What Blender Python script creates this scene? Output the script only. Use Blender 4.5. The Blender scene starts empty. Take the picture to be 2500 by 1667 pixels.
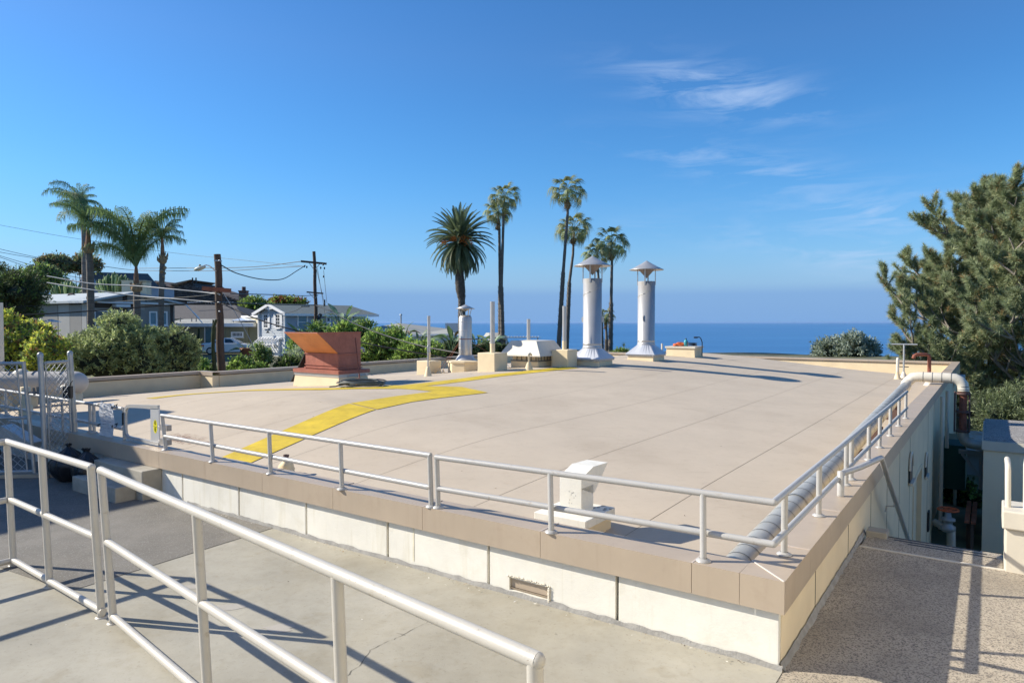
import bpy, math, random
import numpy as np
from mathutils import Vector, Matrix, Euler
random.seed(7); rng = np.random.default_rng(7)
SC = bpy.context.scene; COL = SC.collection
rad = math.radians
# ------------------------------------------------------------------ camera, sky, sun, exposure
CAMZ = 1.55; FPX = 1667.0; PITCH = math.atan(46.5 / FPX)
cd = bpy.data.cameras.new('camera'); cam = bpy.data.objects.new('camera', cd); COL.objects.link(cam)
cd.sensor_width = 36; cd.lens = 36 * FPX / 2500; cd.clip_start = .05; cd.clip_end = 90000
cam.location = (0, 0, CAMZ); cam.rotation_euler = (math.pi / 2 - PITCH, 0, 0); SC.camera = cam
SUN_EL = 32.0; SUN_AZ = 80.0          # degrees from +Y towards -X
world = bpy.data.worlds.new('World'); SC.world = world; world.use_nodes = True
SKY_STRENGTH = .15; SUN_STRENGTH = 4.9; EXPOSURE = .56
def build_world():
    nt = world.node_tree; N = nt.nodes; L = nt.links
    for n in list(N): N.remove(n)
    out = N.new('ShaderNodeOutputWorld'); bg = N.new('ShaderNodeBackground')
    sky = N.new('ShaderNodeTexSky'); sky.sky_type = 'NISHITA'; sky.sun_disc = False
    sky.sun_elevation = rad(SUN_EL); sky.sun_rotation = rad(-SUN_AZ)
    sky.altitude = 40; sky.air_density = 1.0; sky.dust_density = .2; sky.ozone_density = 2.6
    tc = N.new('ShaderNodeTexCoord'); sep = N.new('ShaderNodeSeparateXYZ'); L.new(tc.outputs['Generated'], sep.inputs[0])
    def math_(op, a, b=None, c=None):
        m = N.new('ShaderNodeMath'); m.operation = op
        for i, x in enumerate((a, b, c)):
            if x is None: continue
            if isinstance(x, (int, float)): m.inputs[i].default_value = x
            else: L.new(x, m.inputs[i])
        return m.outputs[0]
    # deeper blue: raise saturation of the physical sky a little
    hs = N.new('ShaderNodeHueSaturation'); hs.inputs['Saturation'].default_value = 1.34; hs.inputs['Value'].default_value = .77
    hs.inputs['Hue'].default_value = .5
    tr = N.new('ShaderNodeValToRGB'); te = tr.color_ramp; L.new(sep.outputs[2], tr.inputs[0])
    te.elements[0].position = 0; te.elements[0].color = (.84, .92, 1, 1); te.elements[1].position = .6; te.elements[1].color = (1.04, .96, .98, 1)
    for p, v in ((.10, (.76, .86, .99, 1)), (.22, (.86, .90, .99, 1)), (.36, (1.0, .94, .98, 1))): e = te.elements.new(p); e.color = v
    mt = N.new('ShaderNodeMix'); mt.data_type = 'RGBA'; mt.blend_type = 'MULTIPLY'; mt.inputs[0].default_value = 1
    L.new(sky.outputs[0], mt.inputs[6]); L.new(tr.outputs[0], mt.inputs[7]); L.new(mt.outputs[2], hs.inputs['Color'])
    # lavender marine layer low over the sea
    rp = N.new('ShaderNodeValToRGB'); cr = rp.color_ramp
    cr.elements[0].position = 0.0; cr.elements[0].color = (1, 1, 1, 1)
    cr.elements[1].position = .30; cr.elements[1].color = (0, 0, 0, 1)
    for p, v in ((.040, .95), (.054, .74), (.10, .40), (.18, .14)):
        e = cr.elements.new(p); e.color = (v, v, v, 1)
    L.new(sep.outputs[2], rp.inputs[0])
    mx = N.new('ShaderNodeMix'); mx.data_type = 'RGBA'
    L.new(rp.outputs[0], mx.inputs[0]); L.new(hs.outputs[0], mx.inputs[6]); mx.inputs[7].default_value = HAZE_COL
    # cirrus
    mp = N.new('ShaderNodeMapping'); mp.inputs['Scale'].default_value = (3.2, 3.2, 17); mp.inputs['Rotation'].default_value = (.12, .16, 0)
    L.new(tc.outputs['Generated'], mp.inputs[0])
    nz = N.new('ShaderNodeTexNoise'); nz.inputs['Scale'].default_value = 2.2; nz.inputs['Detail'].default_value = 9; nz.inputs['Roughness'].default_value = .62
    nz.inputs['Distortion'].default_value = .6
    L.new(mp.outputs[0], nz.inputs['Vector'])
    wisp = math_('MULTIPLY', math_('SUBTRACT', nz.outputs[0], .44), 2.9)
    wisp = math_('MINIMUM', math_('MAXIMUM', wisp, 0), 1)
    tot = None
    def blob(px, py, w, h, amt):
        nonlocal tot
        x = (px - 1250) / FPX; y = -(py - 833.5) / FPX
        d = Vector((x, math.cos(PITCH) + y * math.sin(PITCH), y * math.cos(PITCH) - math.sin(PITCH))).normalized()
        az = math.atan2(d.x, d.y)
        azn = math_('ARCTAN2', sep.outputs[0], sep.outputs[1])
        a = math_('DIVIDE', math_('SUBTRACT', azn, az), w)
        tilt = math_('MULTIPLY', math_('SUBTRACT', azn, az), -.22)
        b = math_('DIVIDE', math_('SUBTRACT', math_('SUBTRACT', sep.outputs[2], d.z), tilt), h)
        r = math_('ADD', math_('MULTIPLY', a, a), math_('MULTIPLY', b, b))
        g = math_('MULTIPLY', math_('POWER', 2.718, math_('MULTIPLY', r, -1.0)), amt)
        tot = g if tot is None else math_('ADD', tot, g)
    blob(1760, 225, .12, .030, 1.0); blob(1760, 395, .15, .022, .7); blob(2120, 515, .07, .012, .5); blob(2380, 600, .22, .05, .75); blob(2150, 640, .2, .02, .6)
    blob(1640, 570, .08, .01, .3)
    cl = math_('MINIMUM', math_('MULTIPLY', wisp, tot), .62)
    mx2 = N.new('ShaderNodeMix'); mx2.data_type = 'RGBA'
    L.new(cl, mx2.inputs[0]); L.new(mx.outputs[2], mx2.inputs[6]); mx2.inputs[7].default_value = CLOUD_COL
    L.new(mx2.outputs[2], bg.inputs[0]); bg.inputs[1].default_value = SKY_STRENGTH
    L.new(bg.outputs[0], out.inputs[0])
HAZE_COL = (.98, 1.85, 3.35, 1); CLOUD_COL = (2.5, 3.2, 4.4, 1)
build_world()
sd = bpy.data.lights.new('sun', 'SUN'); sd.energy = SUN_STRENGTH; sd.angle = rad(.55); sd.color = (1, .93, .80)
sun = bpy.data.objects.new('sun', sd); COL.objects.link(sun)
SDIR = Vector((-math.sin(rad(SUN_AZ)) * math.cos(rad(SUN_EL)), math.cos(rad(SUN_AZ)) * math.cos(rad(SUN_EL)), math.sin(rad(SUN_EL))))
sun.rotation_euler = SDIR.to_track_quat('Z', 'Y').to_euler(); sun.location = (0, 0, 30)
SC.view_settings.view_transform = 'Standard'; SC.view_settings.look = 'None'
SC.view_settings.exposure = EXPOSURE; SC.view_settings.gamma = 1; SC.view_settings.use_curve_mapping = False
SC.render.engine = 'CYCLES'; SC.cycles.max_bounces = 6; SC.cycles.use_denoising = True

# ------------------------------------------------------------------ geometry helpers
def ray(px, py):
    x = (px - 1250) / FPX; y = -(py - 833.5) / FPX
    return Vector((x, math.cos(PITCH) + y * math.sin(PITCH), y * math.cos(PITCH) - math.sin(PITCH)))
def P(px, py, z):                      # point at height z seen at that place of the photograph
    d = ray(px, py); t = (z - CAMZ) / d.z; return Vector((d.x * t, d.y * t, z))
def D(px, py, Y):                      # point at distance Y
    d = ray(px, py); t = Y / d.y; return Vector((d.x * t, Y, CAMZ + d.z * t))
A0 = math.atan(.702)
U = Vector((math.sin(A0), math.cos(A0), 0)); V = Vector((-math.cos(A0), math.sin(A0), 0)); Z = Vector((0, 0, 1))
def B(u, v, z=0): return U * u + V * v + Z * z
def uv(p): return p.dot(U), p.dot(V)
class Frame:
    def __init__(s, o, a): s.o = Vector(o); s.a = Vector(a).normalized(); s.b = Vector((-s.a.y, s.a.x, 0)).normalized()
    def __call__(s, a, b, c): return s.o + s.a * a + s.b * b + Z * c
BF = Frame((0, 0, 0), U)
def soft(x, w): return .5 * (x + math.sqrt(x * x + w * w))
def zroof(u, v):
    side = .055 * (math.sqrt((v - 12) ** 2 + 1) - 1) if v < 12 else .068 * (math.sqrt((v - 12) ** 2 + 1) - 1)
    k = .045 + .085 * min(1, max(0, (v - 2) / 6))
    e = k * soft(9.15 - u, .12) + .15 * soft(u - 29.6, .4)
    t = min(1, max(0, (u - 12) / 12)); bump = .26 * math.exp(-((v - 10.2) / 4.2) ** 2) * t * t * (3 - 2 * t)   # the deck swells toward the seaward ridge
    return -math.sqrt(side * side + e * e) - .012 + bump
def R(px, py):                         # point on the roof
    z = -.2
    d = ray(px, py); Y = 4.0                 # march outwards to the first crossing of the roof
    while Y < 40:
        p = Vector((d.x * Y / d.y, Y, CAMZ + d.z * Y / d.y)); u, v = uv(p)
        if p.z <= zroof(u, v) and u > 4.4: break
        Y += .02
    p.z = zroof(*uv(p)); return p
ORG = {}
class MB:
    def __init__(s): s.v = []; s.f = []; s.sm = []; s.mi = []
    def add(s, vs, fs, smooth=False, mi=0):
        n = len(s.v); s.v.extend([tuple(x) for x in vs])
        for f in fs: s.f.append(tuple(i + n for i in f)); s.sm.append(smooth); s.mi.append(mi)
        return s
    def box(s, F, a0, a1, b0, b1, c0, c1, mi=0):
        vs = [F(a, b, c) for c in (c0, c1) for a, b in ((a0, b0), (a1, b0), (a1, b1), (a0, b1))]
        return s.add(vs, [(0, 3, 2, 1), (4, 5, 6, 7), (0, 1, 5, 4), (1, 2, 6, 5), (2, 3, 7, 6), (3, 0, 4, 7)], mi=mi)
    def taper(s, F, r0, c0, r1, c1, mi=0):   # r = (a0,a1,b0,b1)
        vs = [F(a, b, c0) for a, b in ((r0[0], r0[2]), (r0[1], r0[2]), (r0[1], r0[3]), (r0[0], r0[3]))]
        vs += [F(a, b, c1) for a, b in ((r1[0], r1[2]), (r1[1], r1[2]), (r1[1], r1[3]), (r1[0], r1[3]))]
        return s.add(vs, [(0, 3, 2, 1), (4, 5, 6, 7), (0, 1, 5, 4), (1, 2, 6, 5), (2, 3, 7, 6), (3, 0, 4, 7)], mi=mi)
    def bar(s, p, q, w, h=None, up=Z, mi=0):
        p = Vector(p); q = Vector(q); d = (q - p).normalized(); h = h or w
        x = d.cross(up); x = x.normalized() if x.length > 1e-4 else Vector((1, 0, 0)); y = x.cross(d)
        vs = [c + x * a * w / 2 + y * b * h / 2 for c in (p, q) for a, b in ((-1, -1), (1, -1), (1, 1), (-1, 1))]
        return s.add(vs, [(3, 2, 1, 0), (4, 5, 6, 7), (0, 1, 5, 4), (1, 2, 6, 5), (2, 3, 7, 6), (3, 0, 4, 7)], mi=mi)
    def prism(s, poly, ext, mi=0, smooth=False):
        poly = [Vector(p) for p in poly]; ext = Vector(ext); n = len(poly)
        nn = Vector((0, 0, 0))
        for i in range(n): nn += poly[i].cross(poly[(i + 1) % n])
        if nn.dot(ext) > 0: poly = poly[::-1]
        vs = poly + [p + ext for p in poly]
        fs = [tuple(range(n)), tuple(range(2 * n - 1, n - 1, -1))] + [(i, i + n, (i + 1) % n + n, (i + 1) % n) for i in range(n)]
        return s.add(vs, fs, mi=mi, smooth=smooth)
    def tube(s, pts, r, n=12, caps=True, smooth=True, mi=0):
        pts = [Vector(p) for p in pts]; m = len(pts); rs = r if isinstance(r, (list, tuple)) else [r] * m
        T = []
        for i in range(m):
            a = pts[max(0, i - 1)]; b = pts[min(m - 1, i + 1)]; T.append((b - a).normalized())
        x = T[0].cross(Z); x = x.normalized() if x.length > 1e-3 else Vector((1, 0, 0))
        vs = []
        for i in range(m):
            x = (x - T[i] * x.dot(T[i])).normalized(); y = T[i].cross(x)
            for k in range(n):
                a = 2 * math.pi * k / n; vs.append(pts[i] + (x * math.cos(a) + y * math.sin(a)) * rs[i])
        s.add(vs, [(i * n + k, i * n + (k + 1) % n, (i + 1) * n + (k + 1) % n, (i + 1) * n + k) for i in range(m - 1) for k in range(n)], smooth, mi)
        if caps:
            s.add([vs[k] for k in range(n)], [tuple(range(n - 1, -1, -1))], False, mi)
            s.add([vs[(m - 1) * n + k] for k in range(n)], [tuple(range(n))], False, mi)
        return s
    def lathe(s, o, prof, n=24, smooth=True, mi=0, sq=False):
        o = Vector(o); vs = []
        for (r, z) in prof:
            for k in range(n):
                a = 2 * math.pi * k / n; vs.append(o + Vector((r * math.cos(a), r * math.sin(a), z)))
        m = len(prof)
        return s.add(vs, [(i * n + k, i * n + (k + 1) % n, (i + 1) * n + (k + 1) % n, (i + 1) * n + k) for i in range(m - 1) for k in range(n)], smooth, mi)
    def blob(s, c, rx, ry, rz, n=16, m=10, jit=.1, mi=0, seed=0):
        r = random.Random(seed); c = Vector(c); vs = []; ph = [r.uniform(0, 6.3) for _ in range(6)]
        for i in range(m + 1):
            t = math.pi * i / m
            for k in range(n):
                a = 2 * math.pi * k / n
                d = 1 + jit * (math.sin(3 * a + ph[0] + 2 * t) * .5 + math.sin(5 * a + ph[1] - 3 * t) * .3 + math.sin(4 * t + ph[2] + a) * .4)
                vs.append(c + Vector((rx * math.sin(t) * math.cos(a) * d, ry * math.sin(t) * math.sin(a) * d, rz * math.cos(t) * d)))
        return s.add(vs, [(i * n + k, (i + 1) * n + k, (i + 1) * n + (k + 1) % n, i * n + (k + 1) % n) for i in range(m) for k in range(n)], True, mi)
    def mesh(s, name, mats, o=None):
        o = o or Vector((0, 0, 0)); me = bpy.data.meshes.new(name)
        me.from_pydata([(a - o.x, b - o.y, c - o.z) for a, b, c in s.v], [], s.f)
        me.polygons.foreach_set('use_smooth', s.sm); me.polygons.foreach_set('material_index', s.mi)
        for m in (mats if isinstance(mats, (list, tuple)) else [mats]): me.materials.append(m)
        me.update(); return me
    def build(s, name, mats, parent=None, label=None, bevel=0, kind=None, at=None):
        if parent is not None: o = ORG[parent.name]
        else: o = Vector(at) if at is not None else Vector((0, 0, 0))
        ob = bpy.data.objects.new(name, s.mesh(name, mats, o)); COL.objects.link(ob)
        if parent is not None: ob.parent = parent
        else: ob.location = o
        ORG[ob.name] = o
        if label: ob['label'] = label
        if kind: ob['kind'] = kind
        if bevel:
            m = ob.modifiers.new('bevel', 'BEVEL'); m.width = bevel; m.segments = 2; m.limit_method = 'ANGLE'; m.angle_limit = rad(40)
        return ob
def tag(o, label, cat, group=None):
    o['label'] = label; o['category'] = cat
    if group: o['group'] = group
    return o
def thing(name, label, cat, loc, group=None):
    o = bpy.data.objects.new(name, None); COL.objects.link(o); o.location = loc; o.empty_display_size = .2
    ORG[o.name] = Vector(loc); return tag(o, label, cat, group)
def inst(name, me, parent, loc, rot, scale=1):
    o = bpy.data.objects.new(name, me); COL.objects.link(o); o.parent = parent
    o.location = Vector(loc) - ORG[parent.name]; o.rotation_euler = rot; o.scale = (scale,) * 3 if isinstance(scale, (int, float)) else scale
    return o
def npmesh(name, V_, nper, mats, mi=None, smooth=False, o=None):
    """V_ (n, nper, 3): one polygon of nper corners each"""
    n = V_.shape[0]; me = bpy.data.meshes.new(name)
    v = V_.reshape(-1, 3) - (np.array(o) if o is not None else 0)
    me.vertices.add(n * nper); me.vertices.foreach_set('co', v.astype(np.float32).ravel())
    me.loops.add(n * nper); me.loops.foreach_set('vertex_index', np.arange(n * nper, dtype=np.int32))
    me.polygons.add(n); me.polygons.foreach_set('loop_start', np.arange(0, n * nper, nper, dtype=np.int32))
    if mi is not None: me.polygons.foreach_set('material_index', mi.astype(np.int32))
    for m in mats: me.materials.append(m)
    me.update(calc_edges=True); return me
def nplink(name, me, parent=None, o=None):
    ob = bpy.data.objects.new(name, me); COL.objects.link(ob)
    if parent is not None: ob.parent = parent
    elif o is not None: ob.location = o
    ORG[ob.name] = Vector(o) if o is not None else Vector((0, 0, 0)); return ob

# ------------------------------------------------------------------ materials
def mat(name, col, rough=.6, metal=0., var=.12, scale=3., bump=0., bscale=60., spec=.5, big=.0, bigscale=.5, col2=None, speck=0., speckscale=200., speckcol=(.05, .05, .05), coat=0, stretch=(1, 1, 1), stain=None, trans=0, layers=()):
    m = bpy.data.materials.new(name); m.use_nodes = True; nt = m.node_tree; N = nt.nodes; L = nt.links
    b = N['Principled BSDF']; b.inputs['Roughness'].default_value = rough; b.inputs['Metallic'].default_value = metal
    b.inputs['Specular IOR Level'].default_value = spec
    if coat: b.inputs['Coat Weight'].default_value = coat
    g = N.new('ShaderNodeNewGeometry'); pos = g.outputs['Position']
    if stretch != (1, 1, 1):
        mp = N.new('ShaderNodeMapping'); mp.inputs['Scale'].default_value = stretch; L.new(pos, mp.inputs[0]); pos = mp.outputs[0]
    def noise(sc, det=4, ro=.6):
        n = N.new('ShaderNodeTexNoise'); n.inputs['Scale'].default_value = sc; n.inputs['Detail'].default_value = det; n.inputs['Roughness'].default_value = ro
        L.new(pos, n.inputs['Vector']); return n.outputs[0]
    def ramp(f, stops):
        r = N.new('ShaderNodeValToRGB'); e = r.color_ramp.elements
        e[0].position, c0 = stops[0]; e[0].color = (*c0, 1); e[1].position, c1 = stops[-1]; e[1].color = (*c1, 1)
        for p, c in stops[1:-1]: x = e.new(p); x.color = (*c, 1)
        L.new(f, r.inputs[0]); return r.outputs[0]
    def mix(f, a, c):
        x = N.new('ShaderNodeMix'); x.data_type = 'RGBA'; L.new(f, x.inputs[0])
        for k, q in ((6, a), (7, c)):
            if isinstance(q, tuple): x.inputs[k].default_value = (*q, 1)
            else: L.new(q, x.inputs[k])
        return x.outputs[2]
    lo = tuple(c * (1 - var) for c in col); hi = tuple(min(1, c * (1 + var)) for c in (col2 or col))
    c = ramp(noise(scale), [(.3, lo), (.7, hi)])
    if big:
        f = ramp(noise(bigscale, 5, .65), [(.35, (1 - big,) * 3), (.65, (1 + big * .5,) * 3)])
        x = N.new('ShaderNodeMix'); x.data_type = 'RGBA'; x.blend_type = 'MULTIPLY'; x.inputs[0].default_value = 1; L.new(c, x.inputs[6]); L.new(f, x.inputs[7]); c = x.outputs[2]
    for (sc3, st3, lo3, hi3, amt) in layers:      # (vector scale, -, ramp lo, ramp hi, darkest multiplier)
        mp3 = N.new('ShaderNodeMapping'); mp3.inputs['Scale'].default_value = st3; L.new(g.outputs['Position'], mp3.inputs[0])
        n3 = N.new('ShaderNodeTexNoise'); n3.inputs['Scale'].default_value = sc3; n3.inputs['Detail'].default_value = 7; n3.inputs['Roughness'].default_value = .66; n3.inputs['Distortion'].default_value = .4
        L.new(mp3.outputs[0], n3.inputs['Vector']); f = ramp(n3.outputs[0], [(lo3, (1, 1, 1)), (hi3, amt)])
        x = N.new('ShaderNodeMix'); x.data_type = 'RGBA'; x.blend_type = 'MULTIPLY'; x.inputs[0].default_value = 1; L.new(c, x.inputs[6]); L.new(f, x.inputs[7]); c = x.outputs[2]
    if speck:
        vo = N.new('ShaderNodeTexVoronoi'); vo.inputs['Scale'].default_value = speckscale; L.new(pos, vo.inputs['Vector'])
        sp = N.new('ShaderNodeSeparateColor'); L.new(vo.outputs['Color'], sp.inputs[0])
        f = ramp(sp.outputs[0], [(1 - speck - .02, (0, 0, 0)), (1 - speck + .02, (1, 1, 1))]); c = mix(f, c, speckcol)
    if stain:
        sc, th, sc_col = stain
        f = ramp(noise(sc, 6, .7), [(th, (0, 0, 0)), (th + .08, (1, 1, 1))]); c = mix(f, c, sc_col)
    L.new(c, b.inputs['Base Color'])
    if bump:
        bp = N.new('ShaderNodeBump'); bp.inputs['Strength'].default_value = bump; bp.inputs['Distance'].default_value = .02
        L.new(noise(bscale, 5, .7), bp.inputs['Height']); L.new(bp.outputs[0], b.inputs['Normal'])
    if trans:
        t = N.new('ShaderNodeBsdfTranslucent'); L.new(c, t.inputs[0]); ms = N.new('ShaderNodeMixShader'); ms.inputs[0].default_value = trans
        L.new(b.outputs[0], ms.inputs[1]); L.new(t.outputs[0], ms.inputs[2]); L.new(ms.outputs[0], N['Material Output'].inputs[0])
    return m
M = {}
M['roof'] = mat('roof_membrane', (.53, .445, .34), .8, var=.035, scale=1.2, bump=.06, bscale=25, big=.05, bigscale=.35, stain=(2.6, .70, (.40, .34, .28)), spec=.3, layers=[(.55, (1, 1, 1), .50, .64, (.93, .92, .91)), (7, (1, 1, 1), .52, .74, (.93, .92, .91)), (22, (1, 1, 1), .64, .70, (.84, .80, .76)), (2.2, (1, 3, 1), .60, .70, (.93, .92, .91))])
M['seam'] = mat('roof_seam', (.30, .245, .19), .9)
M['yellow'] = mat('yellow_paint', (.66, .47, .022), .65, var=.1, scale=2, big=.14, bigscale=2.2, bump=.03, stain=(5, .68, (.50, .40, .14)), layers=[(6, (1, 1, 1), .5, .7, (.86, .84, .8)), (30, (1, 1, 1), .60, .68, (.8, .78, .9))])
M['cope'] = mat('coping_metal', (.43, .35, .265), .45, var=.03, scale=1, big=.07, bigscale=1.5, spec=.5, bump=.02, bscale=3, layers=[(1.0, (14, 14, .7), .52, .76, (.93, .91, .90)), (4, (1, 1, 1), .58, .75, (.90, .88, .86))])
M['cream'] = mat('cream_stucco', (.76, .735, .66), .75, var=.05, scale=2.5, bump=.12, bscale=45, big=.06, bigscale=2, stain=(7, .71, (.56, .53, .44)), layers=[(1.0, (9, 9, .8), .52, .72, (.88, .86, .80)), (3, (1, 1, 1), .55, .72, (.92, .91, .88))])
M['sidewall'] = mat('side_wall_paint', (.74, .62, .43), .7, var=.05, scale=2, bump=.05, bscale=40, big=.05)
M['parapet'] = mat('parapet_paint', (.76, .62, .40), .7, var=.05, scale=2, bump=.05, bscale=30, big=.05)
M['dark'] = mat('dark_gap', (.02, .02, .02), .9)
M['shade'] = mat('joint_filler', (.16, .15, .12), .9)
M['concrete'] = mat('pavement_concrete', (.39, .365, .30), .85, var=.07, scale=1.7, bump=.10, bscale=55, big=.16, bigscale=.8, stain=(1.3, .66, (.42, .39, .33)), spec=.3, layers=[(.45, (1, 1, 1), .48, .60, (.92, .90, .86)), (9, (1, 1, 1), .5, .7, (.91, .90, .88)), (2.5, (1, 1, 1), .56, .66, (.93, .91, .87)), (40, (1, 1, 1), .58, .66, (.86, .85, .84))])
M['kerbc'] = mat('grey_mortar', (.30, .29, .27), .9, var=.2, scale=12, bump=.5, bscale=60)
M['step'] = mat('step_concrete', (.38, .35, .29), .85, var=.12, scale=5, bump=.2, bscale=60, big=.2, bigscale=2)
M['asphalt'] = mat('asphalt', (.19, .175, .15), .9, var=.12, scale=3, bump=.35, bscale=110, big=.18, bigscale=1, speck=.10, speckscale=140, speckcol=(.26, .25, .23))
M['agg'] = mat('exposed_aggregate', (.50, .43, .33), .85, var=.12, scale=2, bump=.5, bscale=170, big=.16, bigscale=1.2, speck=.30, speckscale=120, speckcol=(.22, .19, .155), layers=[(.8, (1, 1, 1), .5, .65, (.88, .87, .85)), (60, (1, 1, 1), .5, .66, (.78, .76, .74))])
M['rail'] = mat('rail_paint', (.50, .47, .41), .42, var=.03, scale=3, bump=.10, bscale=90, spec=.6, layers=[(14, (1, 1, 1), .60, .70, (.82, .78, .72)), (3, (1, 1, 1), .5, .7, (.93, .92, .90)), (60, (1, 1, 1), .66, .70, (.6, .5, .42))])
M['railg'] = mat('roof_rail_paint', (.42, .41, .39), .34, var=.04, scale=4, bump=.06, bscale=70, spec=.6, layers=[(12, (1, 1, 1), .60, .70, (.82, .76, .70)), (50, (1, 1, 1), .66, .70, (.6, .5, .42))])
M['white'] = mat('white_paint', (.64, .59, .49), .5, var=.03, scale=4, bump=.04, bscale=40, big=.05, bigscale=3)
M['steel'] = mat('galvanised_steel', (.52, .505, .48), .38, metal=.45, var=.04, scale=5, big=.05, bigscale=3)
M['steel2'] = mat('shiny_flue_steel', (.50, .47, .43), .36, metal=.6, var=.1, scale=4, stretch=(3, 3, .5))
M['galv'] = mat('fence_galvanised', (.36, .38, .39), .45, metal=.35, var=.1, scale=12)
M['flare'] = mat('flashing_sheet', (.58, .59, .61), .38, metal=.45, var=.05, scale=5)
M['red'] = mat('red_oxide_paint', (.38, .13, .085), .55, var=.10, scale=4, big=.14, bigscale=3, bump=.05, stain=(6, .70, (.28, .10, .07)), layers=[(8, (2, 2, .6), .5, .72, (.82, .82, .82))])
M['orange'] = mat('orange_primer', (.66, .25, .075), .55, var=.07, scale=4, big=.12, bigscale=3, bump=.05)
M['rust'] = mat('rusty_pipe', (.23, .075, .045), .8, var=.3, scale=14, bump=.2)
M['jacket'] = mat('pipe_jacket', (.48, .46, .40), .38, metal=.25, var=.06, scale=4, big=.14, bigscale=2.4, bump=.08, bscale=14)
M['band'] = mat('pipe_band', (.16, .16, .155), .5, metal=.3)
M['black'] = mat('black_rubber', (.015, .015, .016), .5)
M['bag'] = mat('bin_bag_plastic', (.012, .012, .014), .28, bump=.8, bscale=14, spec=.6)
M['green'] = mat('green_enamel', (.012, .065, .045), .45, var=.1)
M['wood'] = mat('weathered_pole_wood', (.085, .056, .04), .9, var=.35, scale=6, stretch=(6, 6, .5), bump=.4, bscale=12)
M['wood2'] = mat('red_crossarm_wood', (.26, .09, .05), .85, var=.2, scale=5)
M['palmtrunk'] = mat('palm_trunk', (.15, .13, .11), .95, var=.3, scale=3, stretch=(1, 1, 6), bump=.6, bscale=5)
M['datetrunk'] = mat('date_palm_trunk', (.10, .085, .07), .95, var=.45, scale=5, bump=1, bscale=4)
M['bark'] = mat('pine_bark', (.23, .20, .17), .95, var=.35, scale=4, bump=.6, bscale=10)
M['thatch'] = mat('dead_frond', (.30, .21, .12), .95, var=.3, scale=6)
def leaf(name, c, var=.35, scale=4, trans=.38, rough=.5): c = tuple(min(.7, x * 1.42) for x in c); return mat(name, c, rough, var=var, scale=scale, trans=trans, spec=.35)
M['frondA'] = leaf('queen_frond', (.13, .19, .075)); M['frondB'] = leaf('fan_frond', (.19, .21, .10), scale=2); M['frondC'] = leaf('date_frond', (.085, .11, .055), scale=2)
M['olive'] = leaf('olive_leaf', (.25, .29, .12)); M['olive2'] = leaf('olive_leaf_pale', (.38, .43, .20)); M['olive3'] = leaf('olive_leaf_dark', (.09, .115, .06))
M['yel'] = leaf('yellow_leaf', (.52, .52, .08)); M['yel2'] = leaf('green_leaf_mid', (.24, .32, .07)); M['yel3'] = leaf('ruddy_leaf', (.25, .16, .07))
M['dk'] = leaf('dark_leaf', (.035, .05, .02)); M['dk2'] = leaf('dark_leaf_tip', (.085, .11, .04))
M['hed'] = leaf('hedge_leaf', (.13, .21, .045)); M['hed2'] = leaf('hedge_leaf_bright', (.36, .47, .12))
M['gry'] = leaf('silver_leaf', (.19, .23, .18)); M['gry2'] = leaf('silver_leaf_pale', (.31, .35, .29))
M['nee'] = leaf('pine_needle', (.165, .20, .105), trans=.25); M['nee2'] = leaf('pine_needle_pale', (.28, .31, .17), trans=.25); M['nee3'] = leaf('pine_needle_brown', (.30, .20, .09), trans=.2)
M['bird'] = leaf('broad_leaf', (.10, .16, .07)); M['bird2'] = leaf('broad_leaf_pale', (.20, .27, .17))
M['boug'] = leaf('red_blossom', (.20, .07, .04)); M['datefruit'] = mat('orange_dates', (.60, .19, .04), .7, var=.3, scale=5)
M['core'] = mat('shaded_core_tone', (.02, .028, .014), .9)  # near-black green, the shade inside a bush put into the colour
M['tshingle'] = mat('grey_shingle', (.14, .13, .13), .9, var=.2, scale=2, big=.1)
M['gravel'] = mat('gravel_roofing', (.38, .36, .34), .95, var=.2, scale=6, bump=.9, bscale=90, speck=.4, speckscale=70, speckcol=(.16, .15, .14))
M['glass'] = mat('dark_glass', (.03, .045, .055), .08, spec=.8)
M['glass2'] = mat('blue_glass', (.10, .20, .24), .1, spec=.8)
M['carp'] = mat('white_car_paint', (.72, .74, .76), .25, spec=.6, coat=.6, var=.01)
M['lamp'] = mat('lamp_head', (.42, .44, .38), .5)
M['soil'] = mat('hillside_soil', (.075, .075, .045), .95, var=.3, scale=.8, bump=.5, bscale=3, col2=(.12, .12, .06))
def far(name, c, **k): return mat(name, c, .8, var=.05, scale=1, **k)
M['bluew'] = far('pale_blue_siding', (.50, .54, .58)); M['bluew2'] = far('shaded_blue_wall', (.33, .39, .47)); M['wtrim'] = far('white_trim', (.78, .78, .78))  # second blue is the siding with the side wall's shade in its colour
M['gshing'] = mat('green_grey_shingle', (.20, .225, .205), .9, var=.12, scale=3); M['dshing'] = mat('dark_shingle', (.095, .09, .09), .9, var=.2, scale=4)
M['mcroof'] = far('pale_blue_grey_roofing', (.42, .46, .48)); M['mcwall'] = far('warm_grey_board', (.26, .25, .235)); M['mcwall2'] = far('pale_grey_board', (.36, .355, .34)); M['olivew'] = far('olive_board', (.25, .235, .15))
M['brshing'] = mat('brown_shingle', (.085, .065, .055), .95, var=.45, scale=2.5, stretch=(1, 1, 3)); M['brroof'] = far('tan_roofing', (.26, .16, .10))
M['creamy'] = far('cream_wall', (.55, .50, .36)); M['grayroof'] = far('grey_gravel_roof', (.34, .34, .31)); M['wht2'] = far('white_house_wall', (.66, .68, .70))
M['dbrown'] = far('dark_brown_trim', (.05, .04, .035)); M['brickd'] = far('dark_brick', (.12, .07, .06))
M['teal'] = mat('teal_plastic', (.05, .32, .36), .4); M['orc'] = mat('orange_cloth', (.62, .12, .03), .8); M['pot'] = mat('terracotta', (.32, .11, .05), .8)
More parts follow.
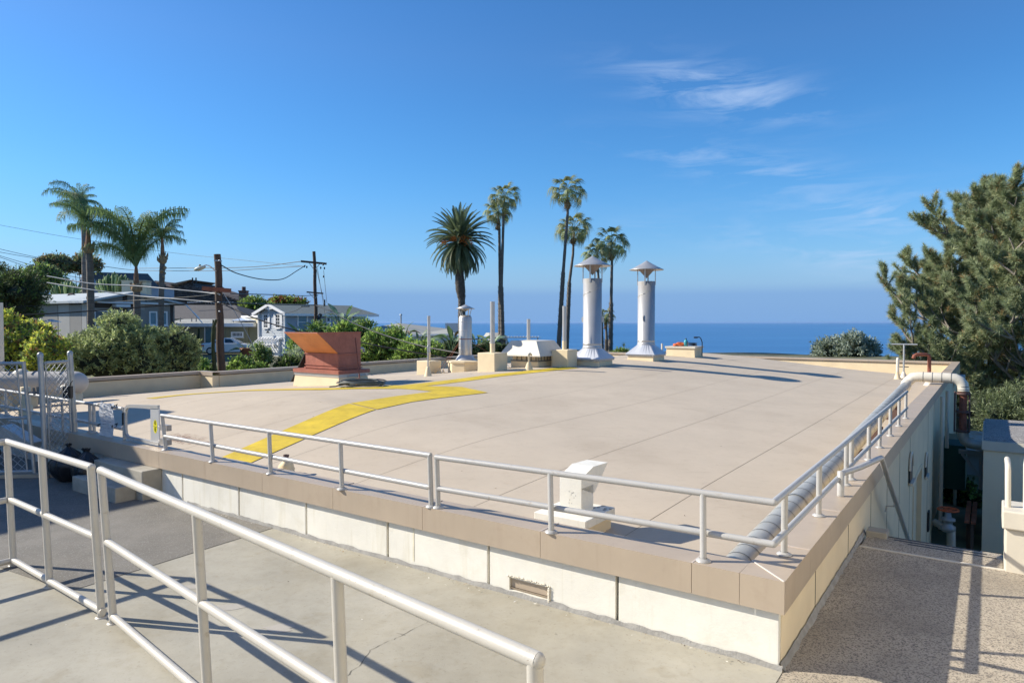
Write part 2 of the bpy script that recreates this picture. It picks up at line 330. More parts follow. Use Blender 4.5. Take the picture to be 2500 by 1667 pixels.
M['sticker'] = mat('yellow_sticker', (.80, .72, .02), .4, var=.01); M['print'] = mat('black_print', (.02, .02, .02), .6); M['tarp'] = mat('printed_sheet', (.62, .63, .66), .6, bump=.5, bscale=18)
M['valve'] = mat('orange_handwheel', (.50, .10, .03), .6); M['tail'] = mat('tail_lamp', (.35, .02, .02), .2)
# ================================================================== SETTING
GZ = -.555
def struct(o): o['kind'] = 'structure'; return o
def terrain():
    def sstep(x): x = np.clip(x, 0, 1); return x * x * (3 - 2 * x)
    xs = np.concatenate([np.linspace(-420, -60, 40), np.linspace(-58, 60, 90), np.linspace(64, 420, 40)])
    ys = np.concatenate([np.linspace(-40, 90, 90), np.linspace(94, 420, 60)])
    X, Y = np.meshgrid(xs, ys)
    z = -1.35 - 2.1 * sstep((X * .574 + Y * .819 - 8) / 4) * sstep((X * .819 - Y * .574 + 3.2) / 2.0)
    s = Y * .86 + X * .5
    z = z - 40 * sstep((s - 62) / 330) - .02 * np.maximum(0, s - 62)
    left = sstep((-X - 22 - Y * .1) / 60) * sstep((Y - 10) / 40)
    z = z + left * 8
    z = z + .15 * np.sin(X * .31) * np.cos(Y * .27)
    b = MB(); nx = len(xs); ny = len(ys)
    b.v = [(float(X[j, i]), float(Y[j, i]), float(z[j, i])) for j in range(ny) for i in range(nx)]
    for j in range(ny - 1):
        for i in range(nx - 1):
            k = j * nx + i; b.f.append((k, k + 1, k + nx + 1, k + nx)); b.sm.append(True); b.mi.append(0)
    struct(b.build('hillside_ground', M['soil']))
terrain()
def sea():
    m = bpy.data.materials.new('sea_water'); m.use_nodes = True; nt = m.node_tree; N = nt.nodes; L = nt.links; b = N['Principled BSDF']
    b.inputs['Base Color'].default_value = (.03, .14, .33, 1); b.inputs['Roughness'].default_value = .34; b.inputs['IOR'].default_value = 1.33
    g = N.new('ShaderNodeNewGeometry'); mp = N.new('ShaderNodeMapping'); mp.inputs['Scale'].default_value = (.012, .05, 1); L.new(g.outputs['Position'], mp.inputs[0])
    n = N.new('ShaderNodeTexNoise'); n.inputs['Scale'].default_value = 1; n.inputs['Detail'].default_value = 9; n.inputs['Roughness'].default_value = .7; L.new(mp.outputs[0], n.inputs[0])
    mp2 = N.new('ShaderNodeMapping'); mp2.inputs['Scale'].default_value = (.0010, .0052, 1); L.new(g.outputs['Position'], mp2.inputs[0])
    n2 = N.new('ShaderNodeTexNoise'); n2.inputs['Scale'].default_value = 1; n2.inputs['Detail'].default_value = 6; L.new(mp2.outputs[0], n2.inputs[0])
    r = N.new('ShaderNodeValToRGB'); r.color_ramp.elements[0].position = .35; r.color_ramp.elements[0].color = (.024, .115, .29, 1)
    r.color_ramp.elements[1].position = .68; r.color_ramp.elements[1].color = (.05, .18, .38, 1); L.new(n2.outputs[0], r.inputs[0])
    r3 = N.new('ShaderNodeValToRGB'); r3.color_ramp.elements[0].position = .665; r3.color_ramp.elements[0].color = (0, 0, 0, 1); r3.color_ramp.elements[1].position = .71; r3.color_ramp.elements[1].color = (1, 1, 1, 1)
    mp3 = N.new('ShaderNodeMapping'); mp3.inputs['Scale'].default_value = (.0022, .02, 1); L.new(g.outputs['Position'], mp3.inputs[0])
    n3 = N.new('ShaderNodeTexNoise'); n3.inputs['Scale'].default_value = 1; n3.inputs['Detail'].default_value = 3; L.new(mp3.outputs[0], n3.inputs[0]); L.new(n3.outputs[0], r3.inputs[0])
    mx = N.new('ShaderNodeMix'); mx.data_type = 'RGBA'; L.new(r3.outputs[0], mx.inputs[0]); L.new(r.outputs[0], mx.inputs[6]); mx.inputs[7].default_value = (.12, .26, .42, 1)
    L.new(mx.outputs[2], b.inputs['Base Color'])
    bp = N.new('ShaderNodeBump'); bp.inputs['Strength'].default_value = .5; bp.inputs['Distance'].default_value = 2.5; L.new(n.outputs[0], bp.inputs['Height']); L.new(bp.outputs[0], b.inputs['Normal'])
    s = MB(); s.add([(-60000, 250, -39), (60000, 250, -39), (60000, 60000, -39), (-60000, 60000, -39)], [(0, 1, 2, 3)])
    struct(s.build('sea', m))
sea()
def haze():
    m = bpy.data.materials.new('sea_haze'); m.use_nodes = True; N = m.node_tree.nodes; L = m.node_tree.links; N.remove(N['Principled BSDF'])
    v = N.new('ShaderNodeVolumePrincipled'); v.inputs['Color'].default_value = (.42, .62, .95, 1); v.inputs['Density'].default_value = HAZE_D; v.inputs['Anisotropy'].default_value = .2
    L.new(v.outputs[0], N['Material Output'].inputs['Volume'])
    b = MB(); b.box(Frame((0, 0, 0), (1, 0, 0)), -62000, 62000, -2000, 62000, -42, 22); o = b.build('haze', m); o['kind'] = 'stuff'; o['label'] = 'thin sea haze between the building and the horizon'; o['category'] = 'haze'
HAZE_D = 1.7e-5
haze()
# pavement: concrete apron, asphalt, aggregate landing
def slab(name, poly, zt, zb, m):
    b = MB(); b.prism([(p[0], p[1], zb) for p in poly], (0, 0, zt - zb)); return struct(b.build(name, m))
cW = B(4.30, 1.03); far_l = B(4.30, 20.5)
slab('concrete_pavement', [B(4.30, 1.0)[:2], B(4.30, 20.5)[:2], B(-6, 20.5)[:2], B(-6, -5)[:2], B(4.0, -5)[:2], B(4.0, 1.0)[:2]], GZ, -1.9, M['concrete'])
a1 = P(171, 1443, GZ); a2 = P(660, 1291, GZ); a0 = P(18, 1392, GZ); dl = (a0 - a1).normalized()
a3 = a1 + dl * 9
asp = MB(); wl = [B(4.30, uv(a2)[1]), B(4.30, 16)]
lst = [a1, a2, *wl, a3]
asp.prism([(p.x, p.y, GZ - .01) for p in lst], (0, 0, .014)); struct(asp.build('asphalt_pavement', M['asphalt']))
slab('aggregate_landing', [B(3.9, 1.03)[:2], B(3.9, -5)[:2], B(7.1, -5)[:2], B(7.1, 1.03)[:2]], GZ - .004, -3.4, M['agg'])
# rough mortar fillet at foot of walls
def fillet(name, p, q, w, seed=1):
    r = random.Random(seed); b = MB(); p = Vector(p); q = Vector(q); d = (q - p); L = d.length; d.normalize(); s = Vector((d.y, -d.x, 0)); n = int(L / .07); vs = []
    for i in range(n + 1):
        c = p + d * L * i / n; ww = w * r.uniform(.6, 1.25)
        vs += [c + Z * (.035 * r.uniform(.7, 1.2)), c + s * ww * .5 + Z * (.016 * r.uniform(.6, 1.5)), c + s * ww - Z * .004]
    b.add(vs, [(i * 3 + k, i * 3 + k + 3, i * 3 + k + 4, i * 3 + k + 1) for i in range(n) for k in range(2)], True)
    o = b.build(name, M['kerbc']); o['kind'] = 'structure'; return o
fillet('mortar_fillet', B(4.275, 7.6, GZ), B(4.275, 1.0, GZ), .016)
fillet('mortar_fillet', B(4.28, 1.015, GZ), B(7.6, 1.015, GZ), .024, 2)
# crack in the concrete
def crack(pts, w=.004):
    b = MB(); r = random.Random(3); W = []
    for (x0, y0), (x1, y1) in zip(pts, pts[1:]):
        p = P(x0, y0, GZ); q = P(x1, y1, GZ); n = max(2, int((q - p).length / .03))
        for i in range(n): W.append(p.lerp(q, i / n) + Vector((r.uniform(-1, 1), r.uniform(-1, 1), 0)) * .008)
    vs = []
    for i, p in enumerate(W):
        ww = w * r.uniform(.25, 1.1); vs += [Vector((p.x - ww, p.y, GZ + .0015)), Vector((p.x + ww, p.y + ww, GZ + .0015))]
    b.add(vs, [(2 * i, 2 * i + 1, 2 * i + 3, 2 * i + 2) for i in range(len(W) - 1)])
    o = b.build('pavement_crack', M['shade']); o['kind'] = 'structure'
crack([(838, 1658), (880, 1620), (905, 1585), (960, 1560), (985, 1548), (1030, 1525), (1060, 1508)]); crack([(968, 1545), (1000, 1552)], .003)
# pale patches on the concrete
pt = mat('pale_patch', (.40, .37, .32), .85, var=.08, scale=6, bump=.1)
for k, (x, y, rx, ry) in enumerate(((685, 1532, .10, .04), (555, 1482, .11, .04), (480, 1430, .10, .03))):
    b = MB(); c = P(x, y, GZ + .0018); r = random.Random(k); ph = r.uniform(0, 6)
    b.add([c + Vector((rx * math.cos(a) * (1 + .25 * math.sin(3 * a + ph) + .12 * math.sin(7 * a)), ry * 1.6 * math.sin(a) * (1 + .2 * math.sin(2 * a + ph)), 0)) for a in [i * math.pi / 16 for i in range(32)]], [tuple(range(32))])
    struct(b.build('pavement_patch', pt))
# leaf litter and grit
def litter(name, n, area, zf, size, cols, seed, label, pull=None):
    r = np.random.default_rng(seed); q = []; mi = []
    for i in range(n):
        u = r.uniform(area[0], area[1]); v = r.uniform(area[2], area[3])
        if pull == 'wall' : u = area[1] - abs(r.normal()) * .05
        c = B(u, v, zf(u, v) + .004); a = r.uniform(0, 6.3); s = size * r.uniform(.3, 1.2)
        d = Vector((math.cos(a), math.sin(a), r.uniform(-.2, .2))) * s; e = Vector((-math.sin(a), math.cos(a), r.uniform(0, .3))) * s * r.uniform(.2, .5)
        q.append([tuple(c - d), tuple(c - e), tuple(c + d), tuple(c + e)]); mi.append(r.integers(len(cols)))
    me = npmesh(name, np.array(q), 4, cols, np.array(mi)); o = nplink(name, me); o['kind'] = 'stuff'; o['label'] = label; o['category'] = 'litter'
gm = [M['kerbc'], M['thatch'], mat('pale_grit', (.6, .58, .52), .9), M['brshing']]
litter('grit', 240, (.5, 4.2, 1.2, 10), lambda u, v: GZ, .008, gm, 5, 'tiny specks of grit scattered over the concrete and asphalt')
litter('leaf_litter', 160, (4.1, 4.24, 1.2, 8), lambda u, v: GZ + .01, .012, gm, 6, 'dry leaf bits gathered along the foot of the white wall', 'wall')
litter('roof_leaves', 130, (4.8, 16, 1.8, 13), zroof, .018, [M['thatch'], M['brshing']], 8, 'scattered dry leaves lying over the beige roof')
def needles():
    r = np.random.default_rng(3); q = []; c0 = R(447, 1072)
    for i in range(420):
        a = r.normal(size=2) * (.36, .10); u, v = uv(c0); u += a[1]; v += a[0]; c = B(u, v, zroof(u, v) + .006)
        an = r.uniform(0, 6.3); d = Vector((math.cos(an), math.sin(an), 0)) * r.uniform(.02, .07); e = Vector((-d.y, d.x, 0)) * .06
        q.append([tuple(c - d), tuple(c + e), tuple(c + d), tuple(c - e)])
    me = npmesh('pine_needles', np.array(q), 4, [M['rust']]); o = nplink('pine_needle_litter', me); o['kind'] = 'stuff'; o['label'] = 'reddish dry needles fallen on the roof behind the railing'; o['category'] = 'litter'
needles()

# ================================================================== MAIN BUILDING
bl = thing('flat_roofed_building', 'large low building with a flat beige membrane roof and white front wall', 'building', B(4.28, 1.02, GZ))
U0, U1, V0, V1 = 4.24, 32.2, .987, 20.6
# core below the roof
b = MB(); b.box(BF, U0 + .17, U1 - .15, V0 + .10, V1 - .15, -3.6, -1.25); b.build('inner_walls', M['sidewall'], bl)
# roof: membrane sheets laid along the building with dark seams between
seamv = [1.15, 2.85, 4.6, 6.45, 8.35, 10.42, 12.3, 14.2, 16.1, 18.0, 20.45]
ul = [4.45 + .25 * i for i in range(17)] + [8.7, 8.85, 9.0, 9.1, 9.2, 9.3, 9.45, 9.6, 10, 10.5] + [11 + .75 * i for i in range(29)] ; ul = sorted(set(round(x, 3) for x in ul if x < 32.05)) + [32.1]
def drape(b, u0, u1, v0, v1, off, us=None, nv=8, wob=0):
    us = [u for u in ul if u0 < u < u1]; us = [u0] + us + [u1]; vs = []
    vv = [v0 + (v1 - v0) * k / nv for k in range(nv + 1)]
    for u in us:
        for k, v in enumerate(vv):
            w = wob * math.sin(u * 1.3 + v0) * .5 if k in (0, nv) else 0
            vs.append(B(u, v + w, zroof(u, v) + off))
    n = nv + 1
    b.add(vs, [(i * n + k, (i + 1) * n + k, (i + 1) * n + k + 1, i * n + k + 1) for i in range(len(us) - 1) for k in range(nv)], True)
b = MB(); drape(b, 4.44, 32.1, 1.13, 20.5, -.012, nv=80); b.build('roof_underlay', M['seam'], bl)
for a, c in zip(seamv, seamv[1:]):
    b = MB(); drape(b, 4.44, 32.1, a + .004, c - .004, 0, nv=9, wob=0); b.build('roof_sheet', M['roof'], bl)
# yellow walkway stripes
def ribbon(name, L_, R_, off=.009, nv=4):
    b = MB(); vs = []; n = nv + 1; m = 0
    for (l0, r0), (l1, r1) in zip(zip(L_, R_), zip(L_[1:], R_[1:])):
        k = max(2, int(max(abs(l1[0] - l0[0]), abs(l1[1] - l0[1])) / .2))
        for i in range(k + 1):
            if m and i == 0: continue
            t = i / k; a = (l0[0] + (l1[0] - l0[0]) * t, l0[1] + (l1[1] - l0[1]) * t); c = (r0[0] + (r1[0] - r0[0]) * t, r0[1] + (r1[1] - r0[1]) * t)
            for j in range(n):
                s = j / nv; u = a[0] + (c[0] - a[0]) * s; v = a[1] + (c[1] - a[1]) * s; vs.append(B(u, v, zroof(u, v) + off))
            m += 1
    b.add(vs, [(i * n + k, i * n + k + 1, (i + 1) * n + k + 1, (i + 1) * n + k) for i in range(m - 1) for k in range(nv)], True)
    return b.build(name, M['yellow'], bl)
def Ruv(x, y): return uv(R(x, y))
def lead(a, b_, u): t = (u - a[0]) / (b_[0] - a[0]); return (u, a[1] + (b_[1] - a[1]) * t)
l1, l2 = Ruv(652, 1069), Ruv(852, 986); r1, r2 = Ruv(739, 1074), Ruv(917, 1001)
ribbon('yellow_stripe', [lead(l1, l2, 4.6), l2], [lead(r1, r2, 4.6), r2])
ribbon('yellow_stripe', [Ruv(856, 985), Ruv(963, 968), Ruv(1060, 956), Ruv(1126, 945)], [Ruv(921, 1000), Ruv(1004, 982), Ruv(1075, 972), Ruv(1191, 959)])
cp = [Ruv(x, y) for x, y in ((367, 973), (470, 962), (610, 953), (800, 950), (950, 947), (1063, 936), (1200, 918), (1300, 907), (1396, 897))]
def offs(c, w):
    o = []
    for i, p in enumerate(c):
        a = c[max(0, i - 1)]; d = c[min(len(c) - 1, i + 1)]; t = Vector((d[0] - a[0], d[1] - a[1])).normalized(); o.append((p[0] - t.y * w, p[1] + t.x * w))
    return o
ribbon('yellow_stripe', offs(cp, .27), offs(cp, -.27), .0075)
ribbon('yellow_stripe', [Ruv(940, 941), Ruv(1060, 943), Ruv(1126, 945)], [Ruv(940, 948), Ruv(1010, 951), Ruv(1062, 957)], .006)
# front wall in cast panels with recessed joints, the panel by the slot pierced
pj = [V0 + .045, 2.11, 3.23, 4.35, 5.47, 6.59, 7.71, 8.83, 9.95, 11.07, 12.2, 13.3, 14.5, 15.7, 16.9, 18.1, 19.3, 20.5]
b = MB(); b.box(BF, 4.315, 4.44, V0 + .1, V1 - .1, -3.5, -.02); b.build('wall_backing', M['shade'], bl)
for i, (a, c) in enumerate(zip(pj, pj[1:])):
    b = MB(); g = .012; zt = -.17
    if i == 1:
        h0, h1, z0, z1 = 2.68, 3.03, GZ + .035, -.425
        b.box(BF, 4.28, 4.32, a + g, h0, GZ - .4, zt); b.box(BF, 4.28, 4.32, h1, c - g, GZ - .4, zt)
        b.box(BF, 4.28, 4.32, h0, h1, z1, zt); b.box(BF, 4.28, 4.32, h0, h1, GZ - .4, z0)
    else: b.box(BF, 4.28, 4.32, a + (g if i else -.008), c - g, GZ - .4, zt)
    o = b.build('wall_panel', M['cream'], bl, bevel=0 if i == 1 else .006)
# slot: chipped surround and beige sheet inside
b = MB(); r = random.Random(4)
for i in range(26):
    t = i / 25; b.blob(B(4.277, 2.66 + .38 * t, -.412 + r.uniform(-.005, .005)), .008, .012, r.uniform(.004, .009), 6, 4, .3, seed=i)
for i in range(10): b.blob(B(4.277, 2.665, -.43 - .011 * i), .012, .014, .008, 6, 4, .3, seed=i)
b.build('chipped_edge', M['white'], bl)
b = MB(); b.taper(BF, (4.313, 4.318, 2.68, 3.03), GZ + .02, (4.285, 4.29, 2.68, 3.03), -.50); b.box(BF, 4.3, 4.31, 2.68, 3.03, -.50, -.42); b.build('slot_flap', M['cope'], bl)
# yellow dribble stain on the wall
b = MB(); b.box(BF, 4.2775, 4.2795, 4.03, 4.046, -.50, -.2); b.build('rust_stain', mat('ochre_stain', (.70, .65, .50), .8, var=.15, scale=9), bl)
# right hand wall
b = MB(); b.box(BF, 4.322, 13.0, V0 + .035, V0 + .11, -3.6, -.17); b.box(BF, 13.0, 14.7, V0 + .035, V0 + .11, -1.1, -.17); b.box(BF, 14.7, 17.5, V0 + .035, V0 + .11, -3.6, -.17)
b.box(BF, 17.5, U1 - .04, V0 + .10, V0 + .2, -3.6, -.17); b.build('side_wall', M['sidewall'], bl)
for u in [5.3, 6.7, 8.1, 9.5, 10.9, 12.4, 16.2]:
    b = MB(); b.box(BF, u, u + .012, V0 + .032, V0 + .036, -3.4, -.2); b.build('wall_joint', M['shade'], bl)
b = MB(); b.box(BF, 13.02, 14.68, V0 + .24, V0 + .28, -3.55, -1.1); b.build('door', M['sidewall'], bl)
b = MB(); b.box(BF, 13.0, 13.08, V0 + .02, V0 + .24, -3.55, -1.06); b.box(BF, 14.62, 14.7, V0 + .02, V0 + .24, -3.55, -1.06); b.box(BF, 13.08, 14.62, V0 + .02, V0 + .24, -1.12, -1.06); b.build('door_frame', M['sidewall'], bl)
def halfvent(u, z, s=.22):
    b = MB(); pts = [B(u + s * math.cos(a), V0 + .03, z + s * math.sin(a)) for a in [i * math.pi / 10 for i in range(11)]] + [B(u - s, V0 + .03, z - s * .9), B(u + s, V0 + .03, z - s * .9)]
    b.prism(pts, V * -.02); o = b.build('vent_opening', M['black'], bl)
    h = MB(); ring = [B(u + (s + .03) * math.cos(a), V0 + .01, z + (s + .03) * math.sin(a)) for a in [i * math.pi / 10 for i in range(11)]]
    h.tube(ring, .018, 6); h.bar(B(u - s, V0 - .01, z - s), B(u + s, V0 - .01, z - s), .05); h.build('vent_hood', M['white'], bl)
halfvent(12.4, -.75); halfvent(15.6, -1.25)
b = MB(); b.box(BF, 16.3, 16.55, V0, V0 + .03, -2.75, -2.35); b.build('wall_box', M['black'], bl)
# copings: folded metal, one piece per length
def coping(p, q, inner, w=.265, h=.2, name='coping_panel'):
    """p->q outer top edge, inner = direction to the roof"""
    d = (q - p).normalized(); g = d * .0018; p = p + g; q = q - g; b = MB()
    prof = [Vector((0, 0)), Vector((w, -.004)), Vector((w, -.09)), Vector((w - .015, -.09)), Vector((w - .015, -.02)), Vector((.015, -.016)), Vector((.012, -h)), Vector((0, -h))]
    b.prism([p + inner * a.x + Z * a.y for a in prof], q - p)
    b.build(name, M['cope'], bl)
js = [1.253, 1.56, 2.72, 3.9, 5.03, 6.12, 7.17, 8.16, 9.2, 10.3, 11.5, 12.7, 13.9, 15.1, 16.3, 17.5, 18.7, 20.35]
for a, c in zip(js, js[1:]): coping(B(U0, a), B(U0, c), U)
ju = [4.505, 4.95, 6.1, 7.3, 8.5, 9.7, 10.9] + [12.1 + 1.6 * i for i in range(12)] + [31.9]
for a, c in zip(ju, ju[1:]): coping(B(a, V0), B(c, V0), V)
# mitred corner piece
b = MB(); w = .265
b.add([B(U0, V0), B(U0 + w, V0), B(U0 + w, V0 + w), B(U0, V0 + w), B(U0, V0, -.2), B(U0 + w, V0, -.2), B(U0, V0 + w, -.2)], [(0, 1, 2), (0, 2, 3), (0, 4, 5, 1), (0, 3, 6, 4)])
b.build('coping_corner', M['cope'], bl)
b = MB(); b.bar(B(U0 + .004, V0 + .004, .002), B(U0 + w, V0 + w, .002), .008, .006); b.build('corner_seam', mat('pale_sealant', (.60, .56, .52), .5), bl)
# sealant joints on coping
sl = MB()
for v in js[1:13]: sl.box(BF, U0 + .002, U0 + w - .01, v - .006, v + .006, -.002, .0025)
for u in ju[1:12]: sl.box(BF, u - .006, u + .006, V0 + .002, V0 + w - .01, -.002, .0025)
sl.build('coping_sealant', mat('sealant_line', (.50, .43, .37), .5), bl)
# parapets, left side with its jog, far side
def parapet(p, q, inner, zb=-.75, th=.22):
    d = (q - p).normalized(); b = MB(); n = inner
    b.prism([p + n * .03 + Z * -.12, p + n * th + Z * -.12, p + n * th + Z * zb, p + n * .03 + Z * zb], q - p); b.build('parapet', M['parapet'], bl)
    n_ = max(1, round((q - p).length / 3.0))
    for i in range(n_): coping(p.lerp(q, i / n_), p.lerp(q, (i + 1) / n_), inner, .27, .14)
pA = P(222, 924, 0); pB = P(506, 903.5, 0); pC = P(522, 908, 0); uvA = uv(pA); uvB = uv(pB); uvC = uv(pC)
vL = (uvA[1] + uvB[1]) / 2 + .27; vM = uvC[1] + .27; uJ = uvC[0]
parapet(B(uJ, vL), B(4.4, vL), -V); 
b = MB(); b.box(BF, uJ - .02, uJ + .2, vM - .22, vL - .03, -.75, -.12); b.build('parapet', M['parapet'], bl); coping(B(uJ - .05, vL), B(uJ - .05, vM - .27), U, .27, .12)
parapet(B(U1, vM), B(uJ + .22, vM), -V)
parapet(B(U1, V0), B(U1, vM), -U)
b = MB(); b.box(BF, 5.0, 32.0, V0 + .2, V0 + .245, -.8, -.12); b.box(BF, 4.42, 4.44, 1.2, 20.4, -.8, -.1); b.build('upstand', M['parapet'], bl)
b = MB(); b.box(BF, U0 + .1, U1 - .1, vM + .0, vM + .05, -3.5, -.7); b.box(BF, 4.4, 12, vL - .1, vL, -3.5, -.7); b.box(BF, U1 - .1, U1 - .04, V0 + .1, vM, -3.6, -.7); b.build('outer_wall', M['sidewall'], bl)

# ================================================================== RAILINGS
def rail_thing(name, label, cat, loc, group=None): return thing(name, label, cat, loc, group)
# foreground guard rail, left and right panels
RZ = .03
def fence_panel(nm, label, posts, group, zt=.53, ends=(True, True), rr=.0272, skip=0):
    """posts: list of (base, top)"""
    t = thing(nm, label, 'railing', posts[0][0], group)
    for i, (p, q) in enumerate(posts):
        if i < skip: continue
        b = MB(); full = (i == 0 and ends[0]) or (i == len(posts) - 1 and ends[1])
        b.tube([p - Z * .02, p, q if full else q - Z * .012], rr * .97, 16); b.build('post', M['rail'], t)
        f = MB(); f.lathe(p, [(rr + .016, 0), (rr + .014, .004), (rr + .004, .010)], 14); f.build('weld_collar', M['rail'], t)
    for fr in (1.0, .535, .045):
        b = MB(); a = posts[0][0].lerp(posts[0][1], fr); c = posts[-1][0].lerp(posts[-1][1], fr); d = (c - a).normalized()
        e0 = 0 if fr == 1 else (.0); 
        if fr == 1:
            b.tube([a - d * rr * .5, c + d * rr * .5], rr, 20)
            b.blob(a - d * rr * .3, rr, rr, rr, 12, 8, 0); b.blob(c + d * rr * .3, rr, rr, rr, 12, 8, 0)
        elif fr < .1: b.tube([a - d * .02, c + d * .035], rr * .93, 18)
        else: b.tube([a, c], rr * .93, 18)
        b.build(('top_rail', 'middle_rail', 'bottom_rail')[(1.0, .535, .045).index(fr)], M['rail'], t)
    return t
def post_at(bx, by, tx, ty):
    p = P(bx, by, GZ); q = D(tx, ty, p.y); return p, q
pa0 = post_at(33, 1380, 17, 1078); pa2 = post_at(248, 1506, 222, 1140); 
pa1 = (pa0[0].lerp(pa2[0], .46), pa0[1].lerp(pa2[1], .46))
fence_panel('guard_rail', 'painted pipe guard rail panel at the left edge beside the asphalt', [pa0, pa1, pa2], 'foreground pipe guard rails')
pb0 = post_at(277, 1520, 247, 1148)
tops = [pb0[1], P(463, 1253, .52), P(787, 1410, .52), P(1306, 1609, .52)]
tt = tops[0]; te = tops[3]; dr = (te - tt); lean = pb0[0] - pb0[1]
fr = [0, (tops[1] - tt).dot(dr) / dr.length_squared, (tops[2] - tt).dot(dr) / dr.length_squared, 1]
pB_ = []
for k, f in enumerate(fr):
    q = tt.lerp(te, f); ln = lean.copy(); ln.x *= (1 - .25 * k); p = q + ln; p.z = GZ; pB_.append((p, q))
fence_panel('guard_rail', 'long painted pipe guard rail crossing the near foreground, ending at bottom centre', pB_, 'foreground pipe guard rails')
# return leg at the left edge, parallel to the side wall, running toward the viewer
dd = -U; pr = [(pa0[0] + dd * .03, pa0[1] + dd * .03)]
for k in range(1, 4): pr.append((pa0[0] + dd * (.07 + 1.35 * k), pa0[1] + dd * (.05 + 1.35 * k)))
fence_panel('guard_rail', 'painted pipe guard rail leaving the left edge of the picture toward the viewer', pr, 'foreground pipe guard rails', skip=1)

ZT, ZM, ur, vr = .42, .155, 4.37, 1.10; rr = .0215
def rpost(t, p, q, r=rr):
    b = MB(); b.tube([p - Z * .005, q], r, 12); b.build('post', M['railg'], t)
    f = MB(); f.lathe(p, [(r + .028, 0.001), (r + .026, .008), (r + .004, .02)], 12); f.build('weld_collar', M['railg'], t)
def rp(bx, by, tx, ty):
    p = P(bx, by, .0); return p, D(tx, ty, p.y)
t1 = thing('roof_railing', 'grey two rail pipe railing on the front coping between gate and middle gap', 'railing', B(ur, 6, 0), 'pipe railings on the roof edge')
L1 = [rp(405, 1098, 396, 1014), rp(520, 1127, 514, 1040), rp(661, 1156, 657, 1063), rp(835, 1194, 831, 1086), rp(1053, 1237, 1049, 1111)]
def onrail(q, a, c): k = q.x / q.y; f = (k * a.y - a.x) / ((c.x - a.x) - k * (c.y - a.y)); return a.lerp(c, max(0, f))
for p, q in L1: rpost(t1, p, onrail(q, L1[0][1], L1[-1][1]))
def rails(t, a, c, nm, ext=.0):
    b = MB(); d = (c - a).normalized(); b.tube([a - d * ext, c + d * ext], rr * 1.05, 14); b.build(nm, M['railg'], t)
rails(t1, L1[0][1], L1[-1][1], 'top_rail', .012); rails(t1, L1[0][0].lerp(L1[0][1], .40), L1[-1][0].lerp(L1[-1][1], .375), 'middle_rail')
t2 = thing('roof_railing', 'grey pipe railing turning the near roof corner and running along the right parapet', 'railing', B(ur, 1.1, 0), 'pipe railings on the roof edge')
F2 = [rp(1070, 1239, 1066, 1116), rp(1346, 1299, 1343, 1164), rp(1717, 1369, 1716, 1215)]
cT = P(1889, 1226, ZT)
for p, q in F2: rpost(t2, p, onrail(q, F2[0][1], cT))
side = [(1923, 1355, 1921, 1212), (2013, 1261, 2014, 1131), (2080, 1186, 2081, 1080), (2092, 1172, 2094, 1070), (2134, 1124, 2135, 1032), (2163, 1094, 2163, 1006), (2186, 1065, 2186, 986), (2204, 1041, 2205, 966), (2220, 1022, 2221, 952)]
us = [uv(P(a, c, 0))[0] for a, c, _, _ in side]
for u in us: rpost(t2, B(u, vr + .01, 0), B(u, vr + .01, ZT - .02))
cT = P(1889, 1226, ZT); cM = B(uv(cT)[0], uv(cT)[1], ZM)
b = MB(); b.tube([F2[0][1] - (F2[2][1] - F2[0][1]).normalized() * .012, cT], rr * 1.05, 14); b.blob(cT, rr * 1.05, rr * 1.05, rr * 1.05, 12, 8, 0); b.tube([cT, B(us[-1] + .15, vr + .01, ZT)], rr * 1.05, 14); b.build('top_rail', M['railg'], t2)
mA = F2[0][0].lerp(F2[0][1], .385)
b = MB(); b.tube([mA, cM], rr * 1.05, 14); b.blob(cM, rr * 1.05, rr * 1.05, rr * 1.05, 12, 8, 0); b.tube([cM, B(us[-1] + .15, vr + .01, ZM)], rr * 1.05, 14); b.build('middle_rail', M['railg'], t2)
# left run beyond the gate
t3 = thing('roof_railing', 'pipe railing on the front coping left of the gate, behind the chain link', 'railing', B(4.43, 11, 0), 'pipe railings on the roof edge')
for v in (10.42, 10.30, 11.75, 13.45, 15.2): rpost(t3, B(4.45, v, 0), B(4.45, v, .42))
rails(t3, B(4.45, 9.48, .40), B(4.45, 16, .42), 'top_rail'); rails(t3, B(4.45, 9.48, .13), B(4.45, 16, .15), 'middle_rail')
# gate with the yellow sticker
gt = thing('roof_gate', 'aluminium self closing roof gate with a yellow round sticker', 'gate', B(4.4, 8.8, 0))
GF = Frame(B(4.41, 8.47, 0), V)
b = MB(); pts = [GF(.0, 0, .50), GF(.70, 0, .46), GF(.78, 0, .45), GF(.83, 0, .41), GF(.845, 0, .33), GF(.845, 0, .16), GF(.83, 0, .08), GF(.78, 0, .045), GF(.7, 0, .04), GF(0, 0, .035)]
for p, q in zip(pts, pts[1:]): b.bar(p, q, .04, .03, up=GF.b)
b.build('frame', M['railg'], gt)
b = MB(); b.box(GF, -.01, .19, -.008, .008, .03, .51); b.build('plate', mat('brushed_plate', (.60, .60, .60), .45, metal=.4, var=.03), gt)
